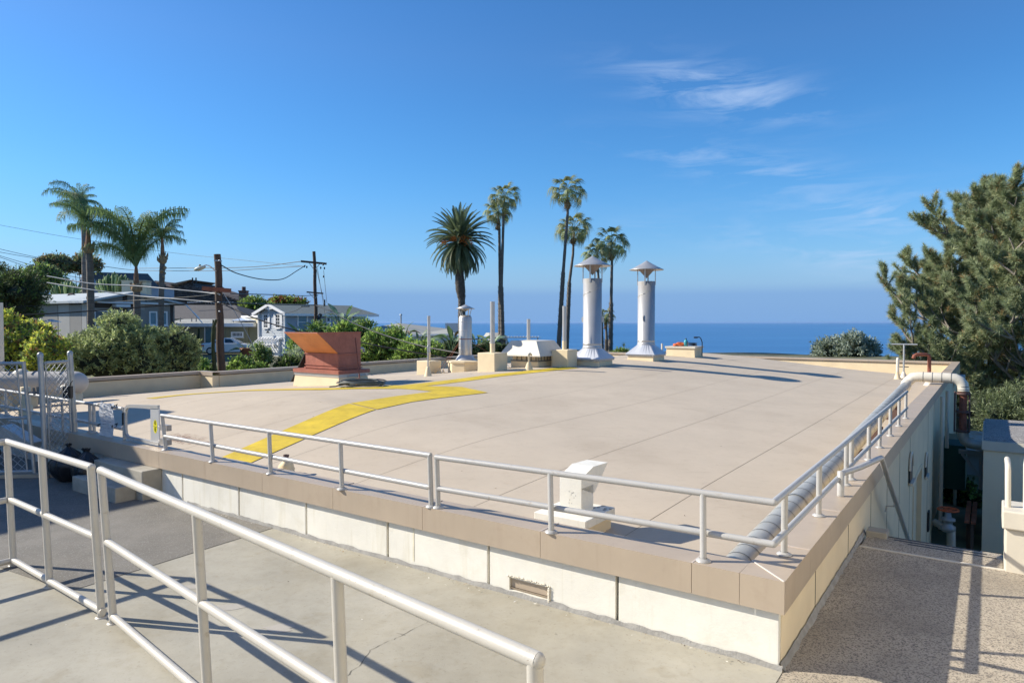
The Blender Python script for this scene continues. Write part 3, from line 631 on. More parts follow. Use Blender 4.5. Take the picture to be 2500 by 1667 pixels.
# sticker
st = MB(); c = GF(.075, .0095, .25)
st.add([c + GF.a * .045 * math.cos(a) * -1 + Z * .085 * math.sin(a) for a in [i * math.pi / 16 for i in range(32)]], [tuple(range(32))]); st.add([c - GF.b * .001 + GF.a * .045 * math.cos(a) + Z * .085 * math.sin(a) for a in [i * math.pi / 16 for i in range(32)]], [tuple(range(32))])
so = st.build('sticker', M['sticker'], gt)
pr_ = MB(); q = c + GF.b * .002
pr_.bar(q + GF.a * .044 + Z * .004, q - GF.a * .044 + Z * -.004, .002, .004, up=GF.b)
for s_ in (1, -1):
    o_ = q + Z * .042 * s_
    pr_.bar(o_ + Z * .028, o_ - Z * .022, .002, .008, up=GF.b); pr_.bar(o_ + Z * .004 + GF.a * .016, o_ - GF.a * .014 - Z * .012, .002, .006, up=GF.b); pr_.bar(o_ + Z * .012 - GF.a * .014, o_ + GF.a * .012 + Z * .02, .002, .005, up=GF.b)
    pr_.lathe(o_ + Z * .03, [(.001, 0), (.006, .003), (.001, .008)], 8)
pr_.build('sticker_print', M['print'], so)
for z in (.075, .25):
    b = MB(); b.box(GF, -.24, -.06, -.03, .03, z - .03, z + .04); b.tube([GF(-.06, 0, z), GF(0, 0, z)], .012, 8); b.build('hinge_block', mat('hinge_bracket', (.34, .32, .30), .5, metal=.3), gt)
b = MB()
for z in (.085, .46):
    for a in (.03, .09, .15): b.lathe(GF(a, -.009, z), [(.0, -.005), (.006, -.003), (.006, .003), (0, .005)], 8)
b.build('rivet', M['band'], gt)
b = MB(); b.box(GF, .865, .88, -.03, .03, .2, .36); b.build('latch_plate', M['black'], gt)
b = MB(); b.tube([GF(.885, 0, 0), GF(.885, 0, .43)], .02, 10); b.build('latch_post', M['railg'], gt)
# printed sheet tied on the rail
sh = thing('printed_sheet', 'white printed sheet tied to the roof railing, seen from behind', 'notice', B(4.43, 10, .3))
b = MB(); n, m_ = 9, 12; SF = Frame(B(4.40, 9.62, 0), V); vs = []
for j in range(m_ + 1):
    for i in range(n + 1): vs.append(SF(.40 * i / n, .012 * math.sin(i * 1.3 + j * .7) - .035 * (j / m_ - .6) ** 2, .47 - .46 * j / m_ - .02 * math.sin(i / n * 3)))
b.add(vs, [(j * (n + 1) + i, j * (n + 1) + i + 1, (j + 1) * (n + 1) + i + 1, (j + 1) * (n + 1) + i) for j in range(m_) for i in range(n)], True)
b.build('sheet', M['tarp'], sh)
b = MB(); r = random.Random(2)
for j in range(9):
    x = .03
    while x < .36:
        w_ = r.uniform(.012, .03)
        if r.random() < .8: b.bar(SF(x, .022, .44 - .045 * j), SF(x + w_, .022, .44 - .045 * j + r.uniform(-.003, .003)), .002, r.choice((.012, .02)), up=SF.b)
        x += w_ + .008
b.build('reversed_print', mat('faded_print', (.30, .31, .34), .7), sh)
b = MB()
for a, z in ((0, .42), (0, .16), (.4, .42), (.4, .14)): b.tube([SF(a - .03, -.02, z), SF(a, -.05, z + .03), SF(a + .03, .01, z), SF(a, .02, z - .02)], .008, 6)
b.build('tie', M['black'], sh)

# ================================================================== ROOF EQUIPMENT
def uvbox(F=BF): return F
def stack(cx, cy, nm, label):
    c = R(cx, cy); u0, v0 = uv(c); t = thing(nm, label, 'chimney', B(u0 + .6, v0 + .6, c.z), 'big metal exhaust stacks'); z = c.z
    F = Frame(B(u0, v0, z), U)
    b = MB(); b.taper(F, (-.02, 1.12, -.02, 1.12), -.08, (0, 1.1, 0, 1.1), .20); b.build('curb', M['parapet'], t, bevel=.02)
    b = MB(); b.box(F, -.05, 1.15, -.05, 1.15, .20, .30); b.build('flashing_rim', M['steel'], t)
    b = MB(); C = (.55, .55); rr_ = .345
    n = 32; sq = []; ci = []
    for k in range(n):
        a = 2 * math.pi * k / n; x, y = math.cos(a), math.sin(a); m = max(abs(x), abs(y)); sq.append(F(C[0] + x / m * .64, C[1] + y / m * .64, .27)); ci.append(F(C[0] + x * rr_, C[1] + y * rr_, .66))
    b.add(sq + ci, [(k, (k + 1) % n, n + (k + 1) % n, n + k) for k in range(n)]); b.build('flared_base', M['flare'], t)
    o = F(*C, 0); b = MB()
    b.lathe(o, [(rr_, .62), (rr_ + .015, .66), (rr_ + .015, .70), (rr_, .71), (rr_, .80), (rr_ + .012, .81), (rr_, .82), (rr_, 3.2), (rr_ - .01, 3.2), (rr_ - .01, 2.6)], 40); b.build('duct', M['steel'], t)
    for s0 in (.75, 1.7, 2.5):
        b = MB(); b.tube([o + Vector(((rr_ + .002) * math.cos(a), (rr_ + .002) * math.sin(a), s0 + .85 * (a + 3.6) / 6.28)) for a in [-3.6 + i * .2 for i in range(20)]], .008, 6)
    b.build('spiral_seam', M['steel'], t)
    for a0 in (-.35, 1.2, 2.8, 4.35):
        x, y = math.cos(a0) * (rr_ + .01), math.sin(a0) * (rr_ + .01); b = MB(); b.bar(o + Vector((x, y, 3.05)), o + Vector((x, y, 3.72)), .05, .03, up=Vector((x, y, 0))); b.build('cap_strut', M['steel'], t)
    b = MB(); n = 36
    b.lathe(o, [(0.0, 4.05), (.2, 3.93), (.45, 3.79), (.68, 3.68), (.69, 3.66), (.66, 3.665), (.02, 3.98)], n); b.build('rain_cap', M['steel'], t)
    b = MB(); b.lathe(o, [(.36, 3.72), (0.005, 3.33)], 28); b.lathe(o, [(0.005, 3.33), (.355, 3.725)], 28); b.build('inner_cone', mat('dull_underside', (.30, .25, .22), .7, metal=.3), t)
    b = MB(); a = -2.1; x, y = math.cos(a) * rr_, math.sin(a) * rr_; q = Vector((-math.sin(a), math.cos(a), 0)); e = Vector((math.cos(a), math.sin(a), 0))
    for a in ((-2.1,) if cx > 1500 else (2.6, -.3)):
        x, y = math.cos(a) * rr_, math.sin(a) * rr_; q = Vector((-math.sin(a), math.cos(a), 0)); e = Vector((math.cos(a), math.sin(a), 0)); c_ = o + Vector((x, y, 1.72))
        b.prism([c_ + Z * .12, c_ + e * .09 + Z * .04, c_ + e * .07 - Z * .12, c_ - Z * .12], q * .02)
    b.build('lug', M['steel'], t); t.scale = (.90, .90, .90)
    return t
stack(1463, 896, 'exhaust_stack', 'nearer tall metal exhaust stack with conical cap, left of the pair')
stack(1597, 883, 'exhaust_stack', 'farther metal exhaust stack with wavy conical cap, right of the pair')

def postbox(cx, cy, nm, label, s, h, pr, top):
    c = R(cx, cy); s *= .93; h *= .93; pr *= .93; ptop = D(top[0], top[1], c.y + .4).z; u0, v0 = uv(c); t = thing(nm, label, 'vent pipe', B(u0 + s / 2, v0 + s / 2, c.z), 'capless pipes rising from beige roof boxes'); F = Frame(B(u0, v0, c.z), U)
    b = MB(); b.box(F, 0, s, 0, s, -.1, h); b.build('box', M['parapet'], t, bevel=.02)
    o = F(s / 2, s / 2, 0); b = MB(); b.tube([o + Z * h, o + Z * (h + .28)], pr * 1.08, 16); b.build('sleeve', M['parapet'], t)
    b = MB(); b.tube([o + Z * (h + .2), Vector((o.x, o.y, ptop))], pr, 18); b.build('pipe', M['steel'], t)
postbox(1049, 913, 'pipe_box', 'low beige roof box with a slim pipe, leftmost of the row', .62, .45, .055, (1025, 771))
postbox(1208, 907, 'pipe_box', 'large beige roof box with the tallest thick pipe, between flue and fan', .72, .60, .078, (1203, 736))
postbox(1296, 893, 'pipe_box', 'pipe on a box hidden behind the cream exhaust fan hood', .6, .50, .065, (1272, 779))
postbox(1386, 897, 'pipe_box', 'beige roof box with pipe right beside the nearer exhaust stack', .66, .60, .07, (1380, 747))
# exhaust fan
c = R(1311, 899); c.z = c.z; u0, v0 = uv(c); t = thing('exhaust_fan', 'low cream roof exhaust fan with a flared rectangular hood', 'roof fan', B(u0 + .7, v0 + .7, c.z)); F = Frame(B(u0, v0, c.z), U)
b = MB(); b.box(F, .25, 1.35, .1, 1.25, -.1, .2); b.build('curb', M['parapet'], t, bevel=.02)
b = MB(); b.box(F, .3, 1.3, .15, 1.2, .2, .42); b.build('body', M['sidewall'], t)
b = MB()
for i in range(5): b.box(F, .27, .30, .2 + .2 * i, .22 + .2 * i, .2, .42); b.box(F, .3 + .2 * i, .32 + .2 * i, .125, .15, .2, .42)
b.box(F, .24, 1.36, .09, 1.26, .2, .235); b.build('guard_ribs', M['band'], t)
b = MB(); b.taper(F, (-.08, 1.62, -.2, 1.52), .42, (.18, 1.36, .12, 1.2), .92); b.taper(F, (-.1, 1.64, -.22, 1.54), .395, (-.08, 1.62, -.2, 1.52), .42); b.build('hood', M['white'], t, bevel=.012); t.scale = (.93, .93, .93)
# stainless flue
c = R(1134, 907); t = thing('steel_flue', 'shiny banded steel flue with small cap and guy wires', 'chimney', c); z0 = c.z; o = Vector((c.x, c.y + .45, z0))
b = MB(); n = 8; b.lathe(o, [(.58, -.1), (.58, .27), (.62, .28), (.62, .33), (.40, .36), (0, .36)], 8, smooth=False); b.build('curb', M['parapet'], t)
b = MB(); b.lathe(o, [(.36, .34), (.31, .40), (.25, .50), (.235, .52)], 28); b.build('flashing_cone', M['steel'], t)
b = MB(); b.lathe(o, [(.22, .50), (.22, 1.75), (.17, 1.84), (.16, 1.84)], 30); b.build('duct', M['steel2'], t)
for z in (.75, 1.35, 1.63):
    b = MB(); b.lathe(o, [(.221, z - .01), (.226, z - .006), (.226, z + .006), (.221, z + .01)], 30); b.build('duct_band', M['steel'], t)
b = MB(); b.lathe(o, [(.225, 1.04), (.233, 1.05), (.225, 1.065)], 24); b.build('guy_band', M['rust'], t)
for a in (.6, 2.2, 3.8, 5.3):
    b = MB(); b.bar(o + Vector((.17 * math.cos(a), .17 * math.sin(a), 1.80)), o + Vector((.24 * math.cos(a), .24 * math.sin(a), 2.07)), .03, .012); b.build('cap_strut', M['steel'], t)
b = MB(); b.lathe(o, [(0, 2.20), (.15, 2.13), (.33, 2.05), (.31, 2.045), (0, 2.12)], 28); b.lathe(o, [(.17, 2.06), (.0, 1.95)], 20); b.build('rain_cap', M['steel'], t)
for e in (R(1071, 909), R(1080, 908), R(1232, 868)):
    b = MB(); b.tube([o + Z * 1.05 + (e - o).normalized() * .2, e + Z * .06], .006, 5); b.build('guy_wire', M['rust'], t)
b = MB(); e = R(1076, 911)
for k in (-.12, .02, .12): b.lathe(e + U * .1 * k + V * k, [(.07, -.02), (.05, .03), (.02, .10), (.018, .16), (0, .17)], 12)
tag(b.build('guy_anchor', M['parapet'], at=e), 'small cream anchor feet holding the flue guy wires', 'anchor')

def cone_vent(px, py, label, h, pr, hook, hookdir, m=M['white'], cone=(.13, .20), nm='gooseneck_vent', group='small gooseneck vents'):
    c = R(px, py); t = thing(nm, label, 'vent', c, group)
    b = MB(); b.lathe(c, [(cone[0], -.02), (cone[0] * .8, .04), (cone[0] * .4, cone[1]), (pr * 1.3, cone[1] + .03)], 18); b.build('flashing_cone', M['parapet'], t)
    b = MB(); pts = [c + Z * cone[1], c + Z * (h - hook)]
    for i in range(1, 9): a = math.pi * i / 8; pts.append(c + Z * (h - hook + hook * math.sin(a)) + hookdir * hook * (1 - math.cos(a)))
    b.tube(pts, pr, 12); b.build('pipe', m, t)
cone_vent(1045, 918, 'tall thin gooseneck vent in front of the leftmost pipe box', .92, .022, .045, U, M['galv'], (.13, .26))
cone_vent(1291, 903, 'short gooseneck vent in front of the cream exhaust fan', .50, .03, .07, U, M['parapet'], (.15, .22))

# red cowl
c = R(827, 941); u0, v0 = uv(c); t = thing('red_ventilator_cowl', 'large red and orange sheet metal ventilator cowl on a beige curb', 'ventilator', B(u0, v0, c.z)); F = Frame(B(u0, v0, c.z), U)
W, Lc = 1.78, 1.0
b = MB(); b.taper(F, (-.04, Lc + .04, -.04, W + .04), -.1, (0, Lc, 0, W), .20); b.build('curb', M['parapet'], t)
b = MB(); b.box(F, -.012, Lc + .012, -.012, W + .012, .20, .285); b.build('flashing_band', M['steel'], t)
b = MB(); b.box(F, -.04, Lc + .05, -.04, W + .04, .285, .38); b.build('flange', M['red'], t)
b = MB(); b.box(F, .12, Lc - .1, .15, 1.48, .38, .80); b.build('neck', M['red'], t)
for z, k in ((.42, .03), (.50, .02), (.80, .025)):
    b = MB(); b.box(F, .12 - k, Lc - .1 + k, .15 - k, 1.48 + k, z - .015, z + .015); b.build('neck_rib', M['red'], t)
a0, a1, b0, b1 = .12, Lc - .1, .15, 1.48; zt = 1.36; zn = .82; f_ = .66
b = MB(); hv = [F(a0, b0, zn), F(a1, b0, zn), F(a1, b1, zn), F(a0, b1, zn), F(a0 - f_, b0, zt), F(a1, b0, zt), F(a1, b1, zt), F(a0 - f_, b1, zt)]
b.add(hv, [(0, 1, 5, 4), (1, 2, 6, 5), (2, 3, 7, 6), (4, 5, 6, 7)]); b.build('hood', M['red'], t)
for k in range(2):
    m0 = b0 + (b1 - b0) * (0 if k == 0 else .53); m1 = b0 + (b1 - b0) * (.53 if k == 0 else 1.0)
    b = MB(); b.add([F(a0, m0 + .004, zn - .004), F(a0, m1 - .004, zn - .004), F(a0 - f_, m1 - .004, zt - .004), F(a0 - f_, m0 + .004, zt - .004), F(a0 + .02, m0 + .004, zn), F(a0 + .02, m1 - .004, zn), F(a0 - f_ + .02, m1 - .004, zt), F(a0 - f_ + .02, m0 + .004, zt)], [(0, 1, 2, 3), (7, 6, 5, 4), (0, 4, 5, 1), (3, 2, 6, 7)])
    b.build('baffle_panel', M['orange'], t)
b = MB(); b.bar(F(a0 - f_ - .01, b0 - .01, zt + .01), F(a0 - f_ - .01, b1 + .01, zt + .01), .03, .03); b.bar(F(a0 - f_, b0 - .01, zt + .01), F(a1, b0 - .01, zt + .01), .03, .03); b.build('rim', M['red'], t)
b = MB(); b.box(F, .3, .9, -.05, -.012, .215, .25); b.build('label_strip', M['galv'], t)
b = MB(); q0, q1 = F(.35, W + .03, .75), F(.1, W + .32, -.02); b.prism([q0, q1, q1 + U * .7, q0 + U * .55], V * .03); tag(b.build('leaning_sheet', M['dark'], at=F(.3, W + .2, 0)), 'dark sheet leaning on the left side of the red cowl', 'sheet')
# pipe goose neck beside it
g = R(870, 933); b = MB(); pts = [g - Z * .05, g + Z * .86, g + Z * .93 + U * .03, g + Z * .95 + U * .08, g + Z * .95 + U * .22, g + Z * .93 + U * .27, g + Z * .85 + U * .29]
b.tube(pts, .035, 10); b.lathe(g, [(.1, 0), (.05, .1)], 12); tag(b.build('conduit_hook', M['galv'], at=g), 'grey hooked conduit standing right of the red cowl', 'pipe')
# broom
br = thing('broom', 'broom with thin red handle leaning on the red cowl', 'broom', R(878, 938))
p = F(.55, -.03, 1.22); q = R(878, 940) + Z * .17
b = MB(); b.tube([p, q], .016, 8); b.build('handle', M['rust'], br)
b = MB(); qf = Frame(q - Z * .17, U); b.box(qf, -.05, .05, -.1, .1, .0, .17); b.build('head', M['orange'], br)
# hose coil
h0 = R(884, 943); b = MB(); pts = []
for i in range(240):
    a = i * .22; r_ = .48 + .09 * math.sin(i * .13) + .05 * math.sin(i * .41); pts.append(h0 + Vector((r_ * math.cos(a) * 1.0, r_ * math.sin(a) * .8, .03 + .0010 * i * .5 + .015 * math.sin(i * .31))))
pts += [h0 + Vector((-.6, -.2, .02)), h0 + Vector((-.72, -.32, .02))]
b.tube(pts, .016, 6); tag(b.build('hose_coil', mat('dark_grey_hose', (.09, .10, .09), .5), at=h0), 'coiled dark grey hose lying on the roof by the red cowl', 'hose')

# low curb with tools near the far parapet
c = R(1695, 873); u0, v0 = uv(c); F = Frame(B(u0, v0, c.z), U); t = thing('capped_curb', 'low beige capped roof curb with things left on top', 'roof curb', B(u0 + .5, v0 + .5, c.z))
b = MB(); b.taper(F, (-.04, .9, -.04, 1.2), -.12, (0, .86, 0, 1.16), .36); b.build('curb', M['parapet'], t)
b = MB(); b.box(F, -.05, .91, -.05, 1.21, .36, .43); b.build('lid', M['white'], t)
b = MB(); o = F(.4, .72, .43); b.blob(o + Z * .06, .24, .14, .09, 14, 8, .3, seed=3); b.blob(o + Vector((-.2, 0, .04)), .12, .12, .06, 10, 6, .3); tag(b.build('orange_cloth', M['orc'], at=o), 'crumpled orange cloth on the capped curb', 'cloth')
t = thing('plastic_jug', 'small teal plastic jug on the capped curb', 'jug', F(.4, .48, .43)); o = F(.4, .5, .43)
b = MB(); b.lathe(o, [(0, 0), (.08, 0), (.085, .18), (.07, .23), (.03, .26), (.03, .28), (0, .28)], 12); b.build('body', M['teal'], t)
b = MB(); b.lathe(o, [(.035, .28), (.035, .32), (0, .32)], 10); b.build('cap', M['black'], t)
b = MB(); o = F(.4, .24, .43); b.tube([o + Vector((.2 * math.cos(i * .5) * (1 + .1 * math.sin(i)), .12 * math.sin(i * .5), .02 + .004 * i)) for i in range(34)], .014, 6); tag(b.build('cable_coil', M['black'], at=o), 'black cable tangle on the capped curb', 'cable')
b = MB(); o = F(.55, -.12, .0); b.tube([o + Z * .05, o + Z * .6, o + Vector((-.05, .02, .75)), o + Vector((-.1, .03, .80)), o + Vector((-.25, .05, .80))], .02, 8); b.box(Frame(o + Vector((-.32, .0, .76)), (1, 0, 0)), 0, .14, 0, .08, 0, .06); tag(b.build('work_light', M['black'], at=o), 'small bent black lamp arm standing by the capped curb', 'lamp')
b = MB(); o = R(1616, 869); b.tube([o, o + Z * .5], .035, 8); tag(b.build('vent_pipe', M['white'], at=o), 'short white vent pipe between stack and capped curb', 'vent')

# near gooseneck with wrapped flashing
c = R(699, 1160); t = thing('wrapped_vent', 'short vent pipe with wrinkled cream flashing just behind the railing', 'vent', c)
b = MB(); pf = [(.125, -.02), (.13, .02), (.115, .06), (.12, .075), (.09, .12), (.095, .13), (.055, .18), (.05, .19), (.035, .215)]
b.lathe(c, pf, 20)
for i, v in enumerate(b.v): a = math.atan2(v[1] - c.y, v[0] - c.x); k = 1 + .12 * math.sin(3 * a + v[2] * 20); b.v[i] = (c.x + (v[0] - c.x) * k, c.y + (v[1] - c.y) * k, v[2])
b.build('flashing', M['parapet'], t)
b = MB(); b.tube([c + Z * .16, c + Z * .235], .028, 12); b.lathe(c, [(.03, .235), (.038, .25), (.04, .275), (.03, .275), (.028, .24)], 14); b.build('pipe', M['brickd'], t)
# near box vent
p = P(1430, 1273, -.285); u0, v0 = uv(p); zr = zroof(u0, v0); F = Frame(B(u0, v0, 0), U)
t = thing('box_vent', 'white square box vent with backward hood on a beige curb, behind the front railing', 'vent', B(u0 + .3, v0 + .3, zr))
b = MB(); b.box(F, .03, .57, .03, .54, zr - .1, -.36); b.build('curb', M['parapet'], t)
b = MB(); b.box(F, 0, .60, 0, .57, -.365, -.285); b.build('flange', M['cream'], t, bevel=.006)
bb = P(1419, 1256, -.285); bu, bv = uv(bb); G = Frame(B(bu, bv, 0), U)
b = MB(); b.box(G, 0, .24, 0, .24, -.29, -.04)
prof = [(0, -.04), (.24, -.13), (.27, -.12), (.55, .125), (.24, .135), (0, .06)]
b.prism([G(a, 0, z) for a, z in prof], V * .24); b.build('hood', M['cream'], t)
b = MB(); r = random.Random(6)
for i in range(10): a, z = r.uniform(.02, .2), r.uniform(-.25, -.05); q = G(-.0015, .05 + a * .5, z); b.add([q, q + V * .005 + Z * .003, q + V * .004 + Z * .014, q - V * .002 + Z * .009], [(0, 1, 2, 3)])
b.build('paint_chip', M['mcwall2'], t)
b = MB()
for i in range(14): a, v_ = r.uniform(.27, .58), r.uniform(.0, .5); q = F(a, v_, -.2835); b.add([q + Vector((.03 * math.cos(k) * r.uniform(.4, 1), .03 * math.sin(k) * r.uniform(.4, 1), 0)) for k in range(6)], [tuple(range(6))])
b.build('dirt_patch', M['kerbc'], t)

# long insulated pipe on the right parapet
def nd(a, c, t): return a.lerp(c, t)
pn = P(1832, 1374, -.19); n_u, n_v = uv(pn); nearp = B(4.52, 1.43, -.19); farp = D(2211, 944, 17.3)
t = thing('insulated_pipe', 'long grey jacketed pipe along the right parapet that bends over the wall', 'pipe', nearp)
b = MB(); b.tube([nearp, farp], [.115, .125], 20); b.build('jacket', M['jacket'], t)
L_ = (farp - nearp).length; d = (farp - nearp).normalized(); s = .12; k = 0
while s < L_ - .1:
    b = MB(); c = nearp + d * s; r_ = .1165 + .01 * s / L_; b.tube([c, c + d * (.012 if k % 9 else .05)], r_ + (.001 if k % 9 else .006), 20, caps=False); b.build('jacket_band', M['band'] if k % 9 else M['jacket'], t); s += .19 + .01 * k; k += 1
top = [farp, farp + d * .12 + Z * .05, farp + d * .25 + Z * .14]
e0 = farp + d * .2 + Z * .16; hz = .17; ue, ve = uv(farp)
arc = [farp + d * .0, farp + d * .14 + Z * .06, farp + d * .22 + Z * .13 - V * .05, B(ue + .22, ve - .14, hz - .02), B(ue + .22, ve - .26, hz), B(ue + .22, .85, hz), B(ue + .22, .72, hz - .01), B(ue + .22, .62, hz - .06), B(ue + .22, .56, hz - .14), B(ue + .22, .54, hz - .26), B(ue + .22, .54, -.14)]
b = MB(); b.tube(arc, .125, 20); b.build('elbow_section', M['white'], t)
for v_ in (1.4, 1.2, 1.0, .8):
    b = MB(); b.tube([B(ue + .22, v_, hz), B(ue + .22, v_ - .015, hz)], .128, 20, caps=False); b.build('jacket_band', M['band'], t)
for z in (-.02, -.10):
    b = MB(); b.tube([B(ue + .22, .54, z), B(ue + .22, .54, z - .015)], .128, 18, caps=False); b.build('jacket_band', M['band'], t)
ue2 = ue + .22
b = MB(); b.tube([B(ue2, .54, -.14), B(ue2, .54, -1.12)], .085, 16); b.build('bare_pipe', M['rust'], t)
b = MB(); 
for z in (-.17, -.62, -1.10):
    b.tube([B(ue2, .54, z), B(ue2, .54, z - .05)], .15, 16)
for dv in (-.13, .17): b.tube([B(ue2 - .05, .54 + dv, -.15), B(ue2 - .05, .54 + dv, -1.15)], .02, 8)
b.build('clamp_frame', M['brickd'], t)
el = [B(ue2, .54, -1.12), B(ue2, .53, -1.25), B(ue2, .48, -1.36), B(ue2, .38, -1.42), B(ue2, .25, -1.44), B(ue2, -.3, -1.44)]
b = MB(); b.tube(el, .125, 18); b.build('lower_elbow', M['jacket'], t)
for i, u in enumerate((5.9, 7.1, 8.9, 10.8, 13.2, 16.5)):
    pz = nearp + d * ((u - 4.52) / d.dot(U)); zz = zroof(u, 1.5)
    b = MB(); F_ = Frame(B(u, uv(pz)[1], 0), U); b.box(F_, -.04, .04, -.12, .12, zz, pz.z - .11); b.build('support_block', M['brickd'], t)
# small pipes at far right of roof
cone_vent(2191, 925, 'white capped vent pipe near the far right roof corner', .72, .05, .05, U, M['white'], (.13, .22))
c = R(2206, 922); t = thing('t_shaped_mast', 'grey T shaped mast near the far right roof corner', 'mast', c)
b = MB(); b.lathe(c, [(.12, 0), (.05, .2), (.035, .22)], 14); b.build('flashing_cone', M['white'], t)
b = MB(); b.tube([c, c + Z * 1.22], .032, 10); b.build('pole', M['galv'], t)
b = MB(); b.tube([c + Z * 1.22 - V * -.40, c + Z * 1.22 + V * -.42], .026, 8); b.build('crossbar', M['galv'], t)
b = MB(); b.bar(c + Z * .40 + V * .16, c + Z * .40 - V * .16, .03, .03); b.build('bracket', M['black'], t)
c = R(2268, 941); t = thing('rusty_gooseneck', 'thick rusty red gooseneck pipe near the right parapet', 'vent', c)
b = MB(); b.lathe(c, [(.17, 0), (.1, .12), (.07, .14)], 16); b.build('flashing_cone', M['white'], t)
hd = (D(2232, 868, c.y) - D(2268, 868, c.y)).normalized(); top = c.z + 1.02
b = MB(); b.tube([c, Vector((c.x, c.y, top - .1)), Vector((c.x, c.y, top - .03)) + hd * .03, Vector((c.x, c.y, top)) + hd * .1, Vector((c.x, c.y, top)) + hd * .42, Vector((c.x, c.y, top - .04)) + hd * .5, Vector((c.x, c.y, top - .13)) + hd * .53], .055, 12); b.build('pipe', M['rust'], t)
# ================================================================== LEFT: steps, fence, bags, duct
t = thing('gate_steps', 'two concrete steps below the roof gate, partly in shade', 'steps', B(4, 9, GZ))
b = MB(); b.box(BF, 4.04, 4.279, 8.16, 9.38, GZ - .1, -.205); b.build('step', M['step'], t, bevel=.012)
b = MB(); b.box(BF, 3.80, 4.038, 8.30, 9.42, GZ - .1, -.375); b.build('step', M['step'], t, bevel=.012)
fp1 = P(113, 1168, GZ); fp1 = Vector((fp1.x, fp1.y, GZ)); yF = 9.25
q1 = D(98, 864, fp1.y); q2b = P(189, 1128, -.44); q2 = D(171, 860, q2b.y)
t = thing('chain_link_fence', 'narrow galvanised chain link panel between two posts beside the roof gate', 'fence', fp1, 'chain link panels at the left')
def fpost(t, p, q, r=.03):
    b = MB(); b.tube([p, q], r, 12); b.lathe(q, [(r + .004, -.05), (r + .004, 0), (r * .6, .02), (0, .025)], 12); b.build('post', M['galv'], t)
fpost(t, fp1, q1, .033); q2b.z = GZ; fpost(t, q2b, q2, .033)
def mesh_link(t, c00, c10, c01, c11, nx, ny, r=.003):
    b = MB()
    def pt(i, j): s = i / nx; w = j / ny; return c00.lerp(c10, s).lerp(c01.lerp(c11, s), w)
    for i in range(nx):
        for j in range(ny):
            q = [(i, j + 1), (i + 1, j)] if (i + j) % 2 else [(i, j), (i + 1, j + 1)]
            b.bar(pt(*q[0]), pt(*q[1]), r * 2)
    for i in range(0, nx, 2): b.bar(pt(i + .6, ny), pt(i + .9, ny + .8), r * 2); b.bar(pt(i + 1.2, ny), pt(i + .9, ny + .8), r * 2)
    b.build('chain_link_mesh', M['galv'], t, kind='stuff')
za, zb_ = -.32, 1.0
def onl(p, q, f, z): c = p.lerp(q, f); return Vector((c.x, c.y, z))
i0 = lambda f, z: onl(fp1.lerp(q1, (z - fp1.z) / (q1.z - fp1.z)), q2b.lerp(q2, (z - q2b.z) / (q2.z - q2b.z)), f, z)
mesh_link(t, i0(.16, -.25), i0(.86, -.25), i0(.16, .99), i0(.86, .99), 8, 30)
b = MB(); b.tube([i0(.15, -.28), i0(.15, 1.0)], .010, 8); b.tube([i0(.87, -.28), i0(.87, 1.0)], .012, 8); b.tube([i0(.15, 1.0), i0(.87, 1.0)], .022, 10); b.build('frame', M['galv'], t)
b = MB()
for z in (-.1, .3, .62, .9): b = MB(); b.tube([i0(-.02, z), i0(.16, z)], .007, 6); b.lathe(i0(0, z), [(.037, -.012), (.037, .012)], 12); b.lathe(i0(1, z), [(.037, -.012), (.037, .012)], 12); b.tube([i0(.87, z), i0(1, z)], .007, 6); b.build('band', M['galv'], t, kind='stuff')
t = thing('chain_link_gate', 'chain link gate leaf with a middle bar at the left edge', 'gate', fp1 + Vector((-.4, 0, 0)), 'chain link panels at the left')
gl = fp1 + Vector((-.17, .02, 0)); gd = Vector((-.97, -.10, 0)); gh = D(84, 878, gl.y)
def gp(s, z): c = gl + gd * s; return Vector((c.x - .12 * (z + .5) / 1.5, c.y, z))
b = MB(); b.tube([gp(0, -.48), gp(0, 1.02)], .026, 10); b.tube([gp(0, 1.0), gp(1.6, 1.0)], .024, 10); b.tube([gp(0, .27), gp(1.6, .25)], .02, 10); b.tube([gp(.09, -.45), gp(.09, 1.0)], .012, 8); b.tube([gp(0, -.46), gp(1.6, -.46)], .022, 8); b.build('frame', M['galv'], t)
mesh_link(t, gp(.1, -.45), gp(1.6, -.45), gp(.1, 1.0), gp(1.6, 1.0), 28, 28)
b = MB(); b.tube([gp(.02, .60), gp(-.18, .61)], .012, 8); b.bar(gp(-.1, .57), gp(-.1, .67), .02); b.bar(gp(-.15, .58), gp(-.15, .68), .02); b.build('latch', M['band'], t)
# padlock key box + latch
c = D(166, 957, q2b.y - .05); b = MB(); F = Frame(c, (1, .0, 0)); b.box(F, -.055, .055, -.03, .03, -.085, .085); b.tube([F(.03, 0, .09), F(.04, 0, .13), F(.07, 0, .16)], .006, 6); b.tube([F(-.03, 0, .085), F(-.03, 0, .12), F(.0, 0, .13), F(.02, 0, .085)], .007, 6); tag(b.build('lock_box', M['black'], at=c), 'black combination key box hanging on the chain link post', 'lock box')
c = D(143, 952, q2b.y - .02); b = MB(); b.blob(c, .03, .03, .05, 8, 6, .2); b.tube([c, c + Vector((.05, 0, .06)), c + Vector((.12, 0, .06))], .008, 6); b.tube([c, c + Vector((-.05, 0, -.05))], .01, 6); tag(b.build('faucet', M['steel'], at=c), 'small metal tap fitting seen through the chain link', 'tap')
c = D(153, 970, q2b.y); b = MB(); b.tube([D(151, 975, q2b.y), D(155, 1110, q2b.y)], .016, 8); tag(b.build('drop_rod', M['galv'], at=c), 'grey upright rod behind the narrow chain link panel', 'rod')
